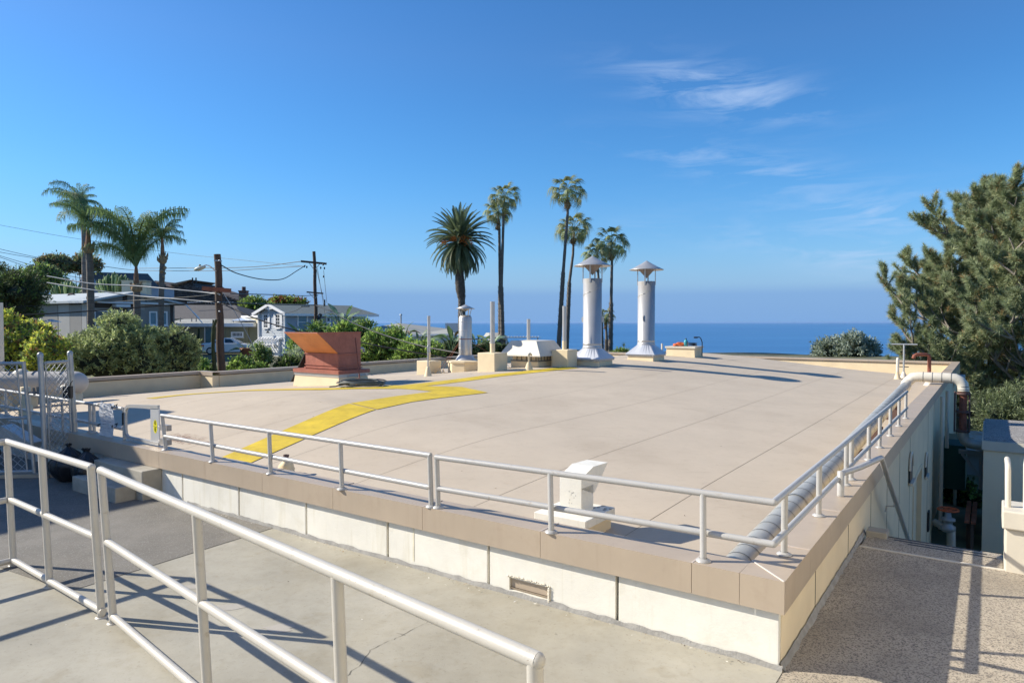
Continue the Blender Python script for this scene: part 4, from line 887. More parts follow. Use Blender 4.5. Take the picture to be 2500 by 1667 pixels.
# fence kerb
b = MB(); k0 = fp1 + Vector((.45, .15, 0)); b.bar(k0 + Z * .02, k0 + Vector((-3, -.25, .02)), .14, .06); b.build('fence_kerb', M['step'])['kind'] = 'structure'
# bags
for i, (x, y, w, h, lb) in enumerate(((4.0, 10.0, .23, .30, 'left bulging black rubbish bag at the fence foot'), (4.08, 9.72, .16, .27, 'middle black rubbish bag squeezed between two others'), (4.02, 9.50, .19, .29, 'right round black rubbish bag by the steps'))):
    c = B(x, y, GZ); t = thing('rubbish_bag', lb, 'rubbish bag', c, 'black rubbish bags'); b = MB()
    n, m_ = 40, 20; r = random.Random(i + 9); ph = [r.uniform(0, 6) for _ in range(4)]; vs = []
    for j in range(m_ + 1):
        tt_ = j / m_; rad_ = w * (math.sin(min(1, tt_ * 1.25 + .22) * math.pi * .62) if tt_ < .6 else max(.07, (1 - tt_) ** .8 * 1.9)); z = h * 1.55 * tt_
        for k in range(n):
            a = 2 * math.pi * k / n; f = 1 + .05 * math.sin(9 * a + ph[0]) * tt_ * 2 + .07 * math.sin(3 * a + ph[1] + z * 9) + .03 * math.sin(15 * a + ph[2] - z * 22); vs.append(c + Vector((rad_ * f * math.cos(a), rad_ * f * math.sin(a) * .9, z)))
    b.add(vs, [(j * n + k, j * n + (k + 1) % n, (j + 1) * n + (k + 1) % n, (j + 1) * n + k) for j in range(m_) for k in range(n)], True); b.build('body', M['bag'], t)
    b = MB(); q = c + Z * h * 1.48; b.lathe(q, [(.022, -.03), (.014, .0), (.024, .03), (.034, .05), (.02, .048), (0, .03)], 9, smooth=False)
    for k_ in range(len(b.v)): x_, y_, z_ = b.v[k_]; b.v[k_] = (x_ + (z_ - q.z) * .3 * math.sin(k_ * 2.1 + i), y_, z_ + .012 * math.sin(k_ * 3.3)); 
    b.build('knot', M['bag'], t)
# duct
dA = D(214, 934, 16.9); dB = D(-160, 936, 16.6); t = thing('roof_duct', 'thick beige round ended duct lying on short roof piers', 'duct', dA)
dv = (dB - dA).normalized(); r_ = .285
pts = [dA - dv * .0]; b = MB(); cap = [dA + dv * (-.0 + .32 * (1 - math.cos(a))) for a in [i * math.pi / 16 for i in range(9)]]; rs = [max(.02, r_ * math.sin(i * math.pi / 16)) for i in range(9)]
b.tube(cap + [dB], rs + [r_], 28); b.build('body', mat('duct_paint', (.50, .46, .41), .5, var=.03, scale=2), t)
b = MB(); hp = dA + dv * 1.55 + Z * .15; b.blob(hp, .22, .2, .2, 16, 10, .01); b.build('branch_cover', M['white'], t)
b = MB()
for s in (.55, 1.2, 1.75):
    q = dA + dv * s; b.tube([q + Vector((0, -r_ * math.sin(a), r_ * math.cos(a) + .01)) for a in [-.7 + i * .2 for i in range(8)]], .012, 6)
b.build('strap', M['band'], t)
for s, z in ((.28, 0), (1.35, 0), (1.95, 0)):
    q = dA + dv * s; zz = zroof(*uv(q)); b = MB(); b.lathe(Vector((q.x, q.y, zz)), [(.15, -.05), (.15, .22), (.12, .23), (.12, .34), (0, .34)], 14); b.build('support_pier', M['parapet'], t)
# piers nearer, seen through fence
for i, (x, y) in enumerate(((45, 988), (63, 1012))):
    c = R(x, y); b = MB(); b.lathe(c, [(.14, -.05), (.14, .2), (.10, .21), (.10, .42 + .2 * i), (0, .42 + .2 * i)], 14); tag(b.build('roof_pier', M['parapet'] , at=c), ('short cream roof pier seen through the chain link, nearer the duct', 'taller roof pier with grey top seen through the chain link')[i], 'pier')
b = MB(); c = R(-2, 985); F = Frame(Vector((c.x - .02, c.y, 0)), (1, 0, 0)); b.box(F, -.22, .10, -.12, .12, c.z - .1, 2.1); tag(b.build('white_column', M['white'], at=c), 'white column at the very left edge of the picture', 'column')
# heap behind the fence at lower left
c = Vector((-7.9, 9.9, GZ)); t = thing('scrap_heap', 'dark scrap heap with a shiny sheet metal box behind the chain link', 'scrap heap', c)
b = MB(); b.blob(c + Vector((-.4, .0, .15)), .8, .3, .42, 16, 10, .3, seed=3); b.build('tarpaulin', M['bag'], t)
b = MB(); F = Frame(D(40, 1085, 9.6), Vector((.86, .2, -.0))); m0 = Vector((.80, 0, -.42)); p0 = D(12, 1048, 9.7); b.bar(p0, p0 + Vector((.46, -.05, -.24)), .22, .16); b.build('metal_box', M['steel'], t)
b = MB(); b.bar(c + Vector((-.2, .05, .5)), c + Vector((.45, -.1, .05)), .12, .06); b.build('plank', M['wood2'], t)

# ================================================================== RIGHT: landing, stairs, block wall
b = MB(); b.box(BF, 7.1, 7.13, -.12, .985, GZ - .2, GZ + .004); b.build('nosing_strip', M['white'])['kind'] = 'structure'
st_ = thing('outdoor_stairs', 'concrete stairs dropping away between the side wall and white block', 'stairs', B(7.6, .4, GZ))
b = MB(); b.box(BF, 7.13, 7.62, -.12, .985, GZ - .3, GZ - .004); b.build('step', M['agg'], st_, bevel=.012)
b = MB(); b.box(BF, 7.5, 7.68, .80, .985, GZ - .2, GZ + .05); b.build('kerb', M['step'], st_, bevel=.01)
for k, (a, c) in enumerate(((.05, .80), (.0, .74), (-.07, .62))):
    b = MB(); b.box(BF, 7.58 - .075 * k, 7.60 - .075 * k, a, c, GZ - .01, GZ - .001); b.build('grip_strip', M['black'], st_)
for k in range(16):
    b = MB(); b.box(BF, 7.62 + .31 * k, 7.93 + .31 * k, -.12, .985, GZ - .6 - .17 * k, GZ - .17 * (k + 1)); b.build('step', M['step'], st_)
# handrail
t = thing('stair_handrail', 'grey pipe handrail sloping down the stairs along the side wall', 'handrail', B(7.4, .9, 0))
q0 = B(6.65, 1.08, .20); q1 = B(7.02, .98, .205); q2_ = B(7.35, .87, .24); q3 = B(7.5, .86, .23); q4 = B(10.6, .86, -1.45)
b = MB(); b.tube([q0, q1, q2_, q3, q4], .026, 12); b.build('rail', M['railg'], t)
b = MB(); m_ = q3.lerp(q4, .42); b.tube([m_, m_ + Vector((-.02, 0, -.06)), m_ + V * .09 + Z * -.07, m_ + V * .10 - Z * .14], .009, 6); b.build('bracket', M['railg'], t)
b = MB(); b.lathe(q0, [(.03, -.2), (.03, .02), (0, .03)], 10); b.build('stub', M['railg'], t)
# white block with pipe rails on top
t = thing('white_block_wall', 'thick white rendered block wall at the right edge of the landing', 'wall', B(7.4, -.6, GZ))
b = MB(); b.box(BF, 7.10, 7.45, -2.6, -.12, -3.4, -.19); b.build('wall', M['white'], t, bevel=.015)
b = MB(); b.box(BF, 7.06, 7.5, -2.6, -.10, -.19, -.035); b.build('wall_cap', M['white'], t, bevel=.012)
t = thing('block_railing', 'white bent pipe railing with close bars on the block wall at right edge', 'railing', B(7.28, -.5, -.035))
y0 = B(7.28, -.16).y
def rb(x, y): return D(x, y, B(7.28, -.2).y)
pA_ = rb(2461, 1237); b = MB(); b.tube([Vector((pA_.x, pA_.y, -.04)), rb(2461, 1148), rb(2461, 1140) + U * .03, rb(2461, 1136) + U * .10, rb(2461, 1136) + U * .35], .022, 12); b.build('bent_post', M['white'], t)
pB2 = rb(2490, 1245); b = MB(); b.tube([Vector((pB2.x, pB2.y - .08, -.04)), rb(2491, 1130) - Vector((0, .08, 0)), rb(2494, 1112) - Vector((0, .08, 0)), rb(2501, 1102) - Vector((0, .08, 0)), rb(2512, 1098) - Vector((0, .08, 0)), rb(2700, 1098) - Vector((0, .08, 0))], .028, 14); b.build('frame', M['white'], t)
for y in (1139, 1177, 1215):
    b = MB(); b.tube([rb(2491, y) - Vector((0, .08, 0)), rb(2700, y + 4) - Vector((0, .08, 0))], .024, 12); b.build('bar', M['white'], t)
# neighbouring building with gravel roof
t = thing('gravel_roof_building', 'pale grey building with gravel roof beyond the stairs at right', 'building', B(18, 0, -3.4))
b = MB(); b.box(BF, 18.05, 21.6, -9, .10, -3.6, -1.22); b.build('wall', mat('grey_render', (.86, .73, .53), .8, var=.04, scale=1, bump=.08), t)
b = MB(); b.box(BF, 18.0, 21.7, -9, .13, -1.22, -1.02); b.build('fascia', M['white'], t)
b = MB(); b.box(BF, 18.3, 21.6, -9, .10, -1.01, -.95); b.build('gravel_roof', M['gravel'], t)
b = MB(); b.taper(BF, (18.06, 18.3, -9, .10), -1.015, (18.29, 18.3, -9, .10), -.95); b.build('gravel_slope', M['gravel'], t)
b = MB(); b.box(BF, 21.5, 21.9, -9, -.9, -.95, -.80); b.build('rear_ledge', M['white'], t)
b = MB(); b.box(BF, 18.0, 18.04, -.95, -.78, -2.6, -2.2); b.box(BF, 18.0, 18.04, -.42, -.30, -2.6, -2.25); b.build('wall_plate', M['dark'], t)
b = MB(); b.bar(B(20.3, .14, -1.66), B(20.3, .62, -1.66), .12, .1); b.bar(B(20.3, .13, -2.3), B(20.3, .55, -1.72), .06, .06); b.bar(B(20.3, .12, -1.6), B(20.3, .12, -2.55), .12, .1); b.build('pipe_bracket', M['mcwall'], t)
# green cabinet and conduits on the side wall
t = thing('green_cabinet', 'tall dark green metal cabinet on the side wall in the passage', 'cabinet', B(22, .8, -2.5))
b = MB(); b.box(BF, 21.6, 23.0, .50, 1.0, -2.9, -1.72); b.build('body', M['green'], t, bevel=.01)
b = MB(); b.taper(BF, (21.6, 23.0, .48, 1.02), -1.72, (21.9, 23, .62, 1.02), -1.60); b.build('lid', M['green'], t)
t = thing('wall_conduits', 'pale vertical pipes clipped to the side wall above the cabinet', 'conduit', B(21, .9, -2))
for u, v, z0, z1 in ((19.2, .93, -3.4, -.22), (20.9, .90, -1.7, -.22), (22.2, .75, -3.6, -2.9), (22.5, .62, -3.7, -2.9)):
    b = MB(); b.tube([B(u, v, z0), B(u, v, z1)], .045, 10); b.build('conduit', M['white'], t)
b = MB(); b.box(BF, 29, 29.8, .75, .98, -.75, -.35); tag(b.build('junction_box', M['mcroof'], at=B(29, .9, -.5)), 'small pale box on the far end of the side wall', 'box')
b = MB(); b.box(BF, 17.5, 17.6, V0 + .03, V0 + .10, -3.6, -.2); b.build('wall_return', M['sidewall'], bl)
# passage floor items
t = thing('valve_assembly', 'grey pipe valve with an orange handwheel in the dark passage', 'valve', B(17, .7, -3.4))
o = D(2314, 1286, 14.6)
b = MB(); b.tube([B(17.6, .95, o.z), o + V * .1, o], .075, 12); b.tube([o, o + Z * -.02 - V * .02, o - V * .06 + Z * -.06, o - V * .07 + Z * -.5], .085, 12); b.build('pipe', M['jacket'], t)
b = MB(); b.lathe(o, [(.10, -.1), (.15, -.05), (.15, .02), (.09, .06), (.09, .13), (.14, .14), (.14, .19), (.07, .2), (.05, .36), (0, .37)], 16); b.build('body', M['galv'], t)
b = MB(); ring = [o + Vector((.19 * math.cos(a), .19 * math.sin(a), .38)) for a in [i * .35 for i in range(19)]]; b.tube(ring, .022, 8)
for a in (0, 1.57): b.bar(o + Vector((.19 * math.cos(a), .19 * math.sin(a), .38)), o - Vector((.19 * math.cos(a), .19 * math.sin(a), -.38)), .025)
b.build('handwheel', M['valve'], t)
o = P(2372, 1330, -3.2); o = D(2362, 1262, 15.2); t = thing('slatted_bench', 'narrow weathered bench of reddish slats standing in the passage', 'bench', o)
for k in range(2):
    b = MB(); b.bar(o + V * -.12 * k + Z * .0 - U * .5, o + V * -.12 * k + U * 1.6, .09, .05); b.build('slat', M['wood2'], t)
for k, u in enumerate((-.4, .5, 1.4)):
    b = MB(); b.bar(o + U * u - V * .06 - Z * .02, o + U * u - V * .06 - Z * 1.1, .07, .14); b.build('leg', M['wood'], t)
# low roof beyond the passage
t = thing('low_shed', 'low shed roof with brown leaf litter beyond the passage', 'shed', B(30, 0, -3.4))
b = MB(); b.taper(BF, (27.5, 31.5, -2.2, .75), -2.75, (27.5, 31.5, -2.2, .75), -2.6); b.build('roof', mat('leafy_roof', (.42, .40, .38), .9, var=.1, scale=4, stain=(3, .52, (.35, .20, .11))), t)
b = MB(); b.box(BF, 27.35, 27.5, -2.2, .78, -2.82, -2.62); b.box(BF, 27.5, 31.5, .75, .85, -2.8, -2.6); b.build('fascia', M['bluew'], t)
b = MB(); b.box(BF, 27.7, 31.3, -2.1, .6, -3.8, -2.8); b.build('wall', M['mcwall'], t)
# off frame neighbour at the left whose shadow falls on steps and roof
t = thing('neighbour_block', 'tall plain building outside the left edge that shades the steps', 'building', B(-2, 17, GZ))
b = MB(); b.box(BF, -9, 1.6, 15.0, 22, GZ - 1, 4.1); b.build('wall', M['creamy'], t)
b = MB(); b.box(BF, -9.1, 1.7, 14.95, 22, 4.1, 4.25); b.build('roof_edge', M['cope'], t)
b = MB(); b.box(BF, 2.6, 3.7, 21.2, 22.8, GZ - 1, 4.9); b.box(BF, 2.5, 3.8, 21.1, 22.9, 4.9, 5.0); tag(b.build('brick_flue_tower', M['brickd'], at=B(3, 22, GZ)), 'narrow brick flue tower outside the left edge of the picture', 'tower')

t = thing('bounce_building', 'tall cream building added unseen beyond the right edge to bounce warm light', 'building', B(2, -4, GZ))  # added off frame: its cream face bounces warm light into the shade
b = MB(); b.box(BF, -8, 7.0, -9, -3.3, -3.5, 5.5); b.build('wall', mat('bounce_cream_render', (.78, .70, .55), .8, var=.04), t)
b = MB(); b.box(BF, -8.1, 7.1, -9.1, -3.2, 5.5, 5.7); b.build('roof_edge', M['cope'], t)

# ================================================================== BACKGROUND BUILDINGS
def face(px0, px1, py0, py1, o, d):
    """rectangle on the vertical plane through o along horizontal d -> (s0,s1,z0,z1)"""
    def hit(px, py):
        r_ = ray(px, py); den = r_.x * d.y - r_.y * d.x; t = (o.x * d.y - o.y * d.x) / den; p = Vector((r_.x * t, r_.y * t, CAMZ + r_.z * t)); return (p - o).dot(Vector((d.x, d.y, 0))), p.z
    s0, _ = hit(px0, (py0 + py1) / 2); s1, _ = hit(px1, (py0 + py1) / 2); _, z0 = hit((px0 + px1) / 2, py1); _, z1 = hit((px0 + px1) / 2, py0)
    if s0 > s1: s0, s1 = s1, s0
    return s0, s1, z0, z1
def window(parent, Fo, rect, glassm, trim=.09, grid=(1, 1), n=-1, name='window', sill=True, depth=.05):
    """Fo frame with a along wall and outward = n*b"""
    s0, s1, z0, z1 = rect; b = MB(); w = trim
    def bx(m, a0, a1, c0, c1, d0, d1): m.box(Fo, a0, a1, min(n * d0, n * d1), max(n * d0, n * d1), c0, c1)
    bx(b, s0, s0 + w, z0, z1, -.01, depth); bx(b, s1 - w, s1, z0, z1, -.01, depth); bx(b, s0 + w, s1 - w, z1 - w, z1, -.01, depth); bx(b, s0 + w, s1 - w, z0, z0 + w, -.01, depth)
    if sill: bx(b, s0 - .05, s1 + .05, z0 - .06, z0, -.01, depth + .05)
    gx, gy = grid
    for i in range(1, gx): x = s0 + (s1 - s0) * i / gx; bx(b, x - .018, x + .018, z0 + w, z1 - w, -.01, depth - .015)
    for i in range(1, gy): z = z0 + (z1 - z0) * i / gy; bx(b, s0 + w, s1 - w, z - .022, z + .022, -.01, depth - .013)
    f = b.build(name, M['wtrim'], parent)
    p = MB(); bx(p, s0 + w, s1 - w, z0 + w, z1 - w, -.02, .012); p.build('pane', glassm, f)
    return f
# ---- blue house
K = D(698.6, 800, 58); K.z = 0; t = thing('blue_house', 'pale blue two storey house with white shutters and green grey roof', 'house', Vector((K.x, K.y, -1.9)))
FW = Frame(K, V); FS = Frame(K, U); wv = 3.7; Ls = 9.0; ze = 2.35; zr_ = 3.12; zb = -2.2
b = MB(); b.box(BF if False else Frame(K, U), 0, Ls, 0, wv, zb, ze); b.build('wall', M['bluew2'], t)
gb = MB(); gb.prism([FW(0, -.0, ze), FW(wv, 0, ze), FW(wv / 2, 0, zr_ - .05)], -U * .05 * -1); gb.build('gable_wall', M['bluew'], t)
nb = 24
for i in range(nb):
    z0 = zb + (ze - zb) * i / nb; z1 = zb + (ze - zb) * (i + 1) / nb
    b = MB(); b.prism([FW(0, .055, z0), FW(0, .03, z1), FW(0, 0, z1), FW(0, 0, z0)], V * wv)
    for k in range(len(b.v)): pass
    b.build('siding_board', M['bluew'], t)
b = MB(); FWo = Frame(K - U * .09, V); b.box(FWo, -.03, .07, -.03, .1, zb, ze); b.box(FWo, wv - .07, wv + .03, -.03, .1, zb, ze); b.build('corner_board', M['wtrim'], t)
b = MB(); oh = .45
apx = FS(-oh, wv / 2, zr_ + .05); far_r = FS(Ls - .3, wv / 2, zr_ + .05); e1 = FS(-oh, -oh, ze - .05); e2 = FS(Ls + 1.3, -oh, ze - .05); e3 = FS(Ls + 1.3, wv + oh, ze - .05); e4 = FS(-oh, wv + oh, ze - .05)
th = Z * -.08
b.add([apx, far_r, e1, e2, e3, e4, apx + th, far_r + th, e1 + th, e2 + th, e3 + th, e4 + th], [(0, 2, 3, 1), (1, 3, 4), (0, 1, 4, 5), (6, 7, 9, 8), (7, 10, 9), (6, 11, 10, 7)]); b.build('roof', M['gshing'], t)
b = MB(); b.bar(e1 - Z * .1, e2 - Z * .1, .05, .2); b.bar(e2 - Z * .1, e3 - Z * .1, .05, .2); b.bar(e1 - Z * .06, apx - Z * .10, .06, .24); b.bar(e4 - Z * .06, apx - Z * .10, .06, .24); b.build('fascia', M['wtrim'], t)
b = MB(); g0 = FW(wv / 2, .35, zr_ - .1); b.bar(g0, g0 - Z * .5, .14, .14); b.bar(FW(wv / 2 - .5, .35, zr_ - .38), FW(wv / 2 + .5, .35, zr_ - .38), .1, .1); b.build('gable_truss', M['wtrim'], t)
Fw = Frame(K - U * .06, V)
for x0, x1 in ((646, 656.5), (675, 686)):
    rc = face(x0, x1, 767, 801, K, V); window(t, Fw, rc, M['glass'], .06, (2, 4), n=1)
for x0, x1 in ((642.6, 645.6), (657, 661), (671, 674.6), (686.5, 691)):
    s0, s1, z0, z1 = face(x0, x1, 765.5, 800.5, K, V); b = MB(); b.box(Fw, s0, s1, .0, .06, z0, z1); b.build('shutter', M['wtrim'], t)
s0, s1, z0, z1 = face(652, 686, 838, 884, K, V)
gd_ = MB(); gd_.box(Fw, s0, s1, .0, .05, z0, z1); gdo = gd_.build('garage_door', M['wtrim'], t)
for x0, x1 in ((654, 665), (671, 682)):
    a0_, a1_, c0_, c1_ = face(x0, x1, 842, 850, K, V)
    for i in range(4):
        for j in range(2):
            b = MB(); ww = (a1_ - a0_) / 4; hh = (c1_ - c0_) / 2; b.box(Fw, a0_ + ww * i + .03, a0_ + ww * (i + 1) - .03, .05, .062, c0_ + hh * j + .03, c0_ + hh * (j + 1) - .03); b.build('pane', M['glass'], gdo)
b = MB()
for i in range(7): x = s0 + (s1 - s0) * i / 6; b.box(Fw, x - .01, x + .01, .05, .056, z0, z1 - .55)
b.build('door_groove', M['mcroof'], gdo)
s0, s1, z0, z1 = face(637, 690, 825, 828, K, V)
b = MB(); b.box(Fw, s0, s1, .0, .12, z0, z1 + .05); b.box(Fw, s0, s1, .62, .70, z0 - .42, z0 - .30); b.build('arbour_beam', M['wtrim'], t)
for i in range(8):
    x = s0 + .15 + (s1 - s0 - .3) * i / 7; b = MB(); b.bar(Fw(x, .0, z1 + .06), Fw(x, .75, z0 - .30), .05, .10); b.build('arbour_slat', M['wtrim'], t)
for x in (s0 + .35, s1 - .2):
    b = MB(); b.bar(Fw(x, .08, z0 - .75), Fw(x, .55, z0 - .36), .07, .07); b.bar(Fw(x, .06, z0 - 2.6), Fw(x, .06, z0), .1, .1); b.build('arbour_brace', M['wtrim'], t)
s0, s1, z0, z1 = face(658, 667, 808, 814, K, V); b = MB(); c = Fw((s0 + s1) / 2, .3, z1); b.tube([Fw((s0 + s1) / 2, 0, z1 + .05), c + Z * .1, c], .02, 6); b.lathe(c, [(.04, 0), (.16, -.16), (.14, -.16), (.03, -.02)], 14); b.build('barn_lamp', M['black'], t)
Fs = Frame(K - V * .02, U)
window(t, Fs, face(725, 751, 764.6, 808, K, U), M['glass2'], .13, (1, 2)); window(t, Fs, face(795, 806.5, 762, 788, K, U), M['glass'], .13, (1, 2)); window(t, Fs, face(857, 880, 765, 789, K, U), M['glass'], .15, (3, 3))
b = MB(); c = D(792.5, 745, 62); b.tube([c - Z * .1, c + Z * .5], .07, 10); b.build('flue', M['black'], t)
b = MB(); s0, s1, z0, z1 = face(770, 785, 762, 778, K, U); b.tube([Fs(s0 + .3, -.3, z1 - .2), Fs(s0, -.3, z0)], .2, 8); b.build('bracket_lamp', M['black'], t)
# ---- olive house with car
o = D(430, 830, 63); o.z = 0; a_ = (D(606, 830, 62) - D(430, 830, 63)); a_.z = 0; FO = Frame(o, a_); Lo = a_.length
def fo(x0, x1, y0, y1): return face(x0, x1, y0, y1, o, FO.a)
t = thing('olive_house', 'low olive green house with flat roof, dark hip roof and carport behind the white car', 'house', Vector((o.x, o.y, -1.3)))
_, _, zz0, zz1 = fo(430, 606, 797, 868)
b = MB(); b.box(FO, -2.0, Lo, 0, 6, zz0 - .6, zz1); b.build('wall', M['olivew'], t)
nbd = 34
for i in range(nbd):
    x = -1.9 + (Lo + 1.9) * i / nbd; b = MB(); b.box(FO, x + .012, x + (Lo + 1.9) / nbd - .012, -.03, .0, zz0 - .5, zz1 - .03); b.build('siding_board', M['olivew'], t)
b = MB(); b.box(FO, Lo, Lo + 1.0, .2, 6, zz0 - .6, zz1 + .3); b.build('rear_wall', M['olivew'], t)
b = MB(); _, _, za0, za1 = fo(430, 606, 790, 797.5); b.box(FO, -1.4, Lo + .7, -.37, -.32, za0, za1 + .03); b.box(FO, Lo + .62, Lo + .7, -.3, 6, za0, za1); b.build('fascia', M['wtrim'], t)
b = MB(); rt = fo(417, 620, 777, 792); e0 = FO(-1.4, -.32, za1 + .02); e1 = FO(Lo + .66, -.32, za1 + .02); b.add([e0, e1, FO(Lo + .1, 3.4, za1 + .45), FO(-1.4, 3.4, za1 + .45), e0 - Z * .06, e1 - Z * .06, FO(Lo + .1, 3.4, za1), FO(-1.4, 3.4, za1)], [(0, 1, 2, 3), (7, 6, 5, 4), (0, 4, 5, 1), (1, 5, 6, 2), (2, 6, 7, 3), (3, 7, 4, 0)]); b.build('low_roof', M['grayroof'], t)
b = MB(); h0_, h1_ = D(392, 778, 67), D(596, 778, 66); r0, r1 = D(400, 744, 71), D(575, 745, 70); bk = Vector((1.2, 9, 0)); b.add([h0_, h1_, r1, r0, h0_ + bk, h1_ + bk], [(0, 1, 2, 3), (1, 5, 2), (5, 4, 3, 2), (4, 0, 3)]); b.build('hip_roof', M['dshing'], t)
b = MB(); b.add([h0_ - Z * .0, h1_, h1_ - Z * 1.2, h0_ - Z * 1.2, h0_ + bk, h1_ + bk, h1_ + bk - Z * 1.2, h0_ + bk - Z * 1.2], [(3, 2, 1, 0), (2, 6, 5, 1), (6, 7, 4, 5), (7, 3, 0, 4)]); b.build('upper_wall', M['olivew'], t)
b = MB(); q = FO(5.2, .5, za1 + .30); b.add([q, q + FO.a * 3.6, q + FO.a * 3.4 + FO.b * 1.7 + Z * .28, q + FO.a * .2 + FO.b * 1.7 + Z * .28], [(0, 1, 2, 3)]); b.add([q - Z * .06, q + FO.a * 3.6 - Z * .06, q + FO.a * 3.6, q], [(0, 1, 2, 3)])
b.build('solar_panel', mat('pale_solar_panel', (.62, .66, .72), .25, var=.02), t)
b = MB()
for i in range(4): x = 5.4 + i * 1.05; b.bar(FO(x, .5, za1 - .02), FO(x, .5, za1 + .26), .05)
b.build('panel_leg', M['galv'], t)
for px in (440, 468, 479):
    c = D(px, 781, 64); b = MB(); b.tube([c - Z * .3, c + Z * .22], .05, 8); b.build('roof_vent', M['mcwall'], t)
s0, s1, z0, z1 = fo(502, 524, 799, 836); b = MB(); b.box(FO, s0, s1, -.06, -.02, z0, z1); df = b.build('door', M['glass2'], t); b = MB(); b.box(FO, s0 - .08, s0, -.09, -.0, z0, z1); b.build('door_frame', M['wtrim'], df)
window(t, Frame(o - FO.b * .03, FO.a), fo(565, 595, 810, 823), M['glass'], .10, (9, 1), n=-1)
b = MB(); b.box(FO, *fo(436, 449, 828, 835)[:2], -.05, -.02, *fo(436, 449, 828, 835)[2:]); b.build('wall_vent', M['black'], t)
b = MB(); q0 = D(461, 798, 61); q1 = D(458, 804, 61); q2x = D(430, 816, 62.5); b.tube([q0, q1, q2x], .05, 8); b.build('downpipe', M['wtrim'], t)
b = MB(); b.tube([D(455, 747, 64), D(478, 768, 64), D(487, 777, 64)], .055, 8); b.build('service_pipe', M['wtrim'], t)
b = MB()
for i in range(16): b.bar(D(458 + 7.2 * i, 740, 69), D(462 + 7.2 * i, 737 + .1 * abs(8 - i), 69), .08); b.bar(D(458 + 7.2 * i, 737 + .1 * abs(8 - i), 69), D(466 + 7.2 * i, 740, 69), .08)
b.build('roof_lattice', M['wtrim'], t)
t = thing('cream_flat_building', 'cream flat roofed building squeezed between olive and blue houses', 'building', D(615, 800, 66))
q = D(592, 775, 65); q.z = 0; FC = Frame(q, (D(637, 780, 61.5) - D(592, 775, 65)).to_2d().to_3d()); _, _, z0, z1 = face(600, 630, 775, 868, q, FC.a)
b = MB(); b.box(FC, 0, 4.5, 0, 5, z0 - .5, z1); b.build('wall', M['creamy'], t); b = MB(); b.box(FC, -.1, 4.6, -.12, 5, z1, z1 + .18); b.build('fascia', M['wtrim'], t)
# ---- white sedan
c = D(487, 862, 58); c.z = CAMZ - (866 - 787) * 58 / FPX; t = thing('white_car', 'white sedan parked before the olive house, partly behind the wooden pole', 'car', c); FCa = Frame(c, Vector((.985, .17, 0))); L = 4.5; Wd = 1.75
def cprof(pts): return pts
body = [(0, .38), (.02, .62), (.06, .88), (.30, .98), (.9, 1.0), (3.0, .98), (3.7, .90), (4.3, .74), (4.48, .6), (4.5, .35), (4.3, .22), (.3, .22)]
b = MB(); n = len(body); vs = []
for v_, k in ((0, .0), (.12, .06), (Wd - .12, .06), (Wd, 0)):
    for x, z in body: vs.append(FCa(x, v_, z if k else .22 + (z - .22) * .93))
b.add(vs, [(j * n + i, j * n + (i + 1) % n, (j + 1) * n + (i + 1) % n, (j + 1) * n + i) for j in range(3) for i in range(n)] + [tuple(range(n - 1, -1, -1)), tuple(range(3 * n, 4 * n))]); b.build('body', M['carp'], t, bevel=.03)
roof = [(.75, .98), (1.35, 1.33), (2.0, 1.42), (2.5, 1.38), (3.25, .98)]; b = MB(); vs = [FCa(x, (.10 + (z - .98) * .45), z) for x, z in roof] + [FCa(x, Wd - (.10 + (z - .98) * .45), z) for x, z in roof]
n = 5; b.add(vs, [tuple(range(n - 1, -1, -1)), tuple(range(n, 2 * n))] + [(i, i + 1, i + 1 + n, i + n) for i in range(n - 1)]); b.build('cabin', M['carp'], t)
for pl in ([(1.05, 1.01), (1.42, 1.27), (1.9, 1.34), (1.95, 1.01)], [(2.03, 1.01), (2.0, 1.345), (2.45, 1.31), (2.95, 1.01)]):
    b = MB(); b.add([FCa(x, .085 + (z - .98) * .45, z) for x, z in pl], [tuple(range(len(pl) - 1, -1, -1))]); b.build('side_window', M['glass'], t)
b = MB(); b.add([FCa(.74, .22, 1.0), FCa(.74, Wd - .22, 1.0), FCa(1.33, Wd - .32, 1.33), FCa(1.33, .32, 1.33)], [(0, 3, 2, 1)]); b.build('rear_window', M['glass'], t)
for x in (.85, 3.6):
    for v_ in (-.02, Wd - .2):
        w = thing if False else None; b = MB(); cc = FCa(x, v_, .32); b.tube([cc, cc + FCa.b * .22], .32, 22); wo = b.build('wheel', M['black'], t); b = MB(); b.tube([cc - FCa.b * .012, cc + FCa.b * .01], .20, 18); b.build('rim', M['steel'], wo)
b = MB(); b.box(FCa, .02, .36, -.012, .03, .70, .84); b.box(FCa, -.03, .02, .02, .35, .70, .84); b.build('tail_lamp', M['tail'], t)
b = MB(); b.box(FCa, 1.98, 1.995, -.008, .0, .35, .95); b.build('door_line', M['band'], t)
b = MB(); b.box(FCa, 2.75, 2.92, -.14, -.0, .98, 1.08); b.build('mirror', M['carp'], t)
t = thing('agave_pot', 'spiky agave in a terracotta pot right of the white car', 'potted plant', D(602, 866, 54)); c = D(602, 868, 54)
b = MB(); b.lathe(c, [(.30, 0), (.48, .5), (.52, .52), (.52, .6), (.42, .6), (0, .55)], 18); b.build('pot', M['pot'], t)
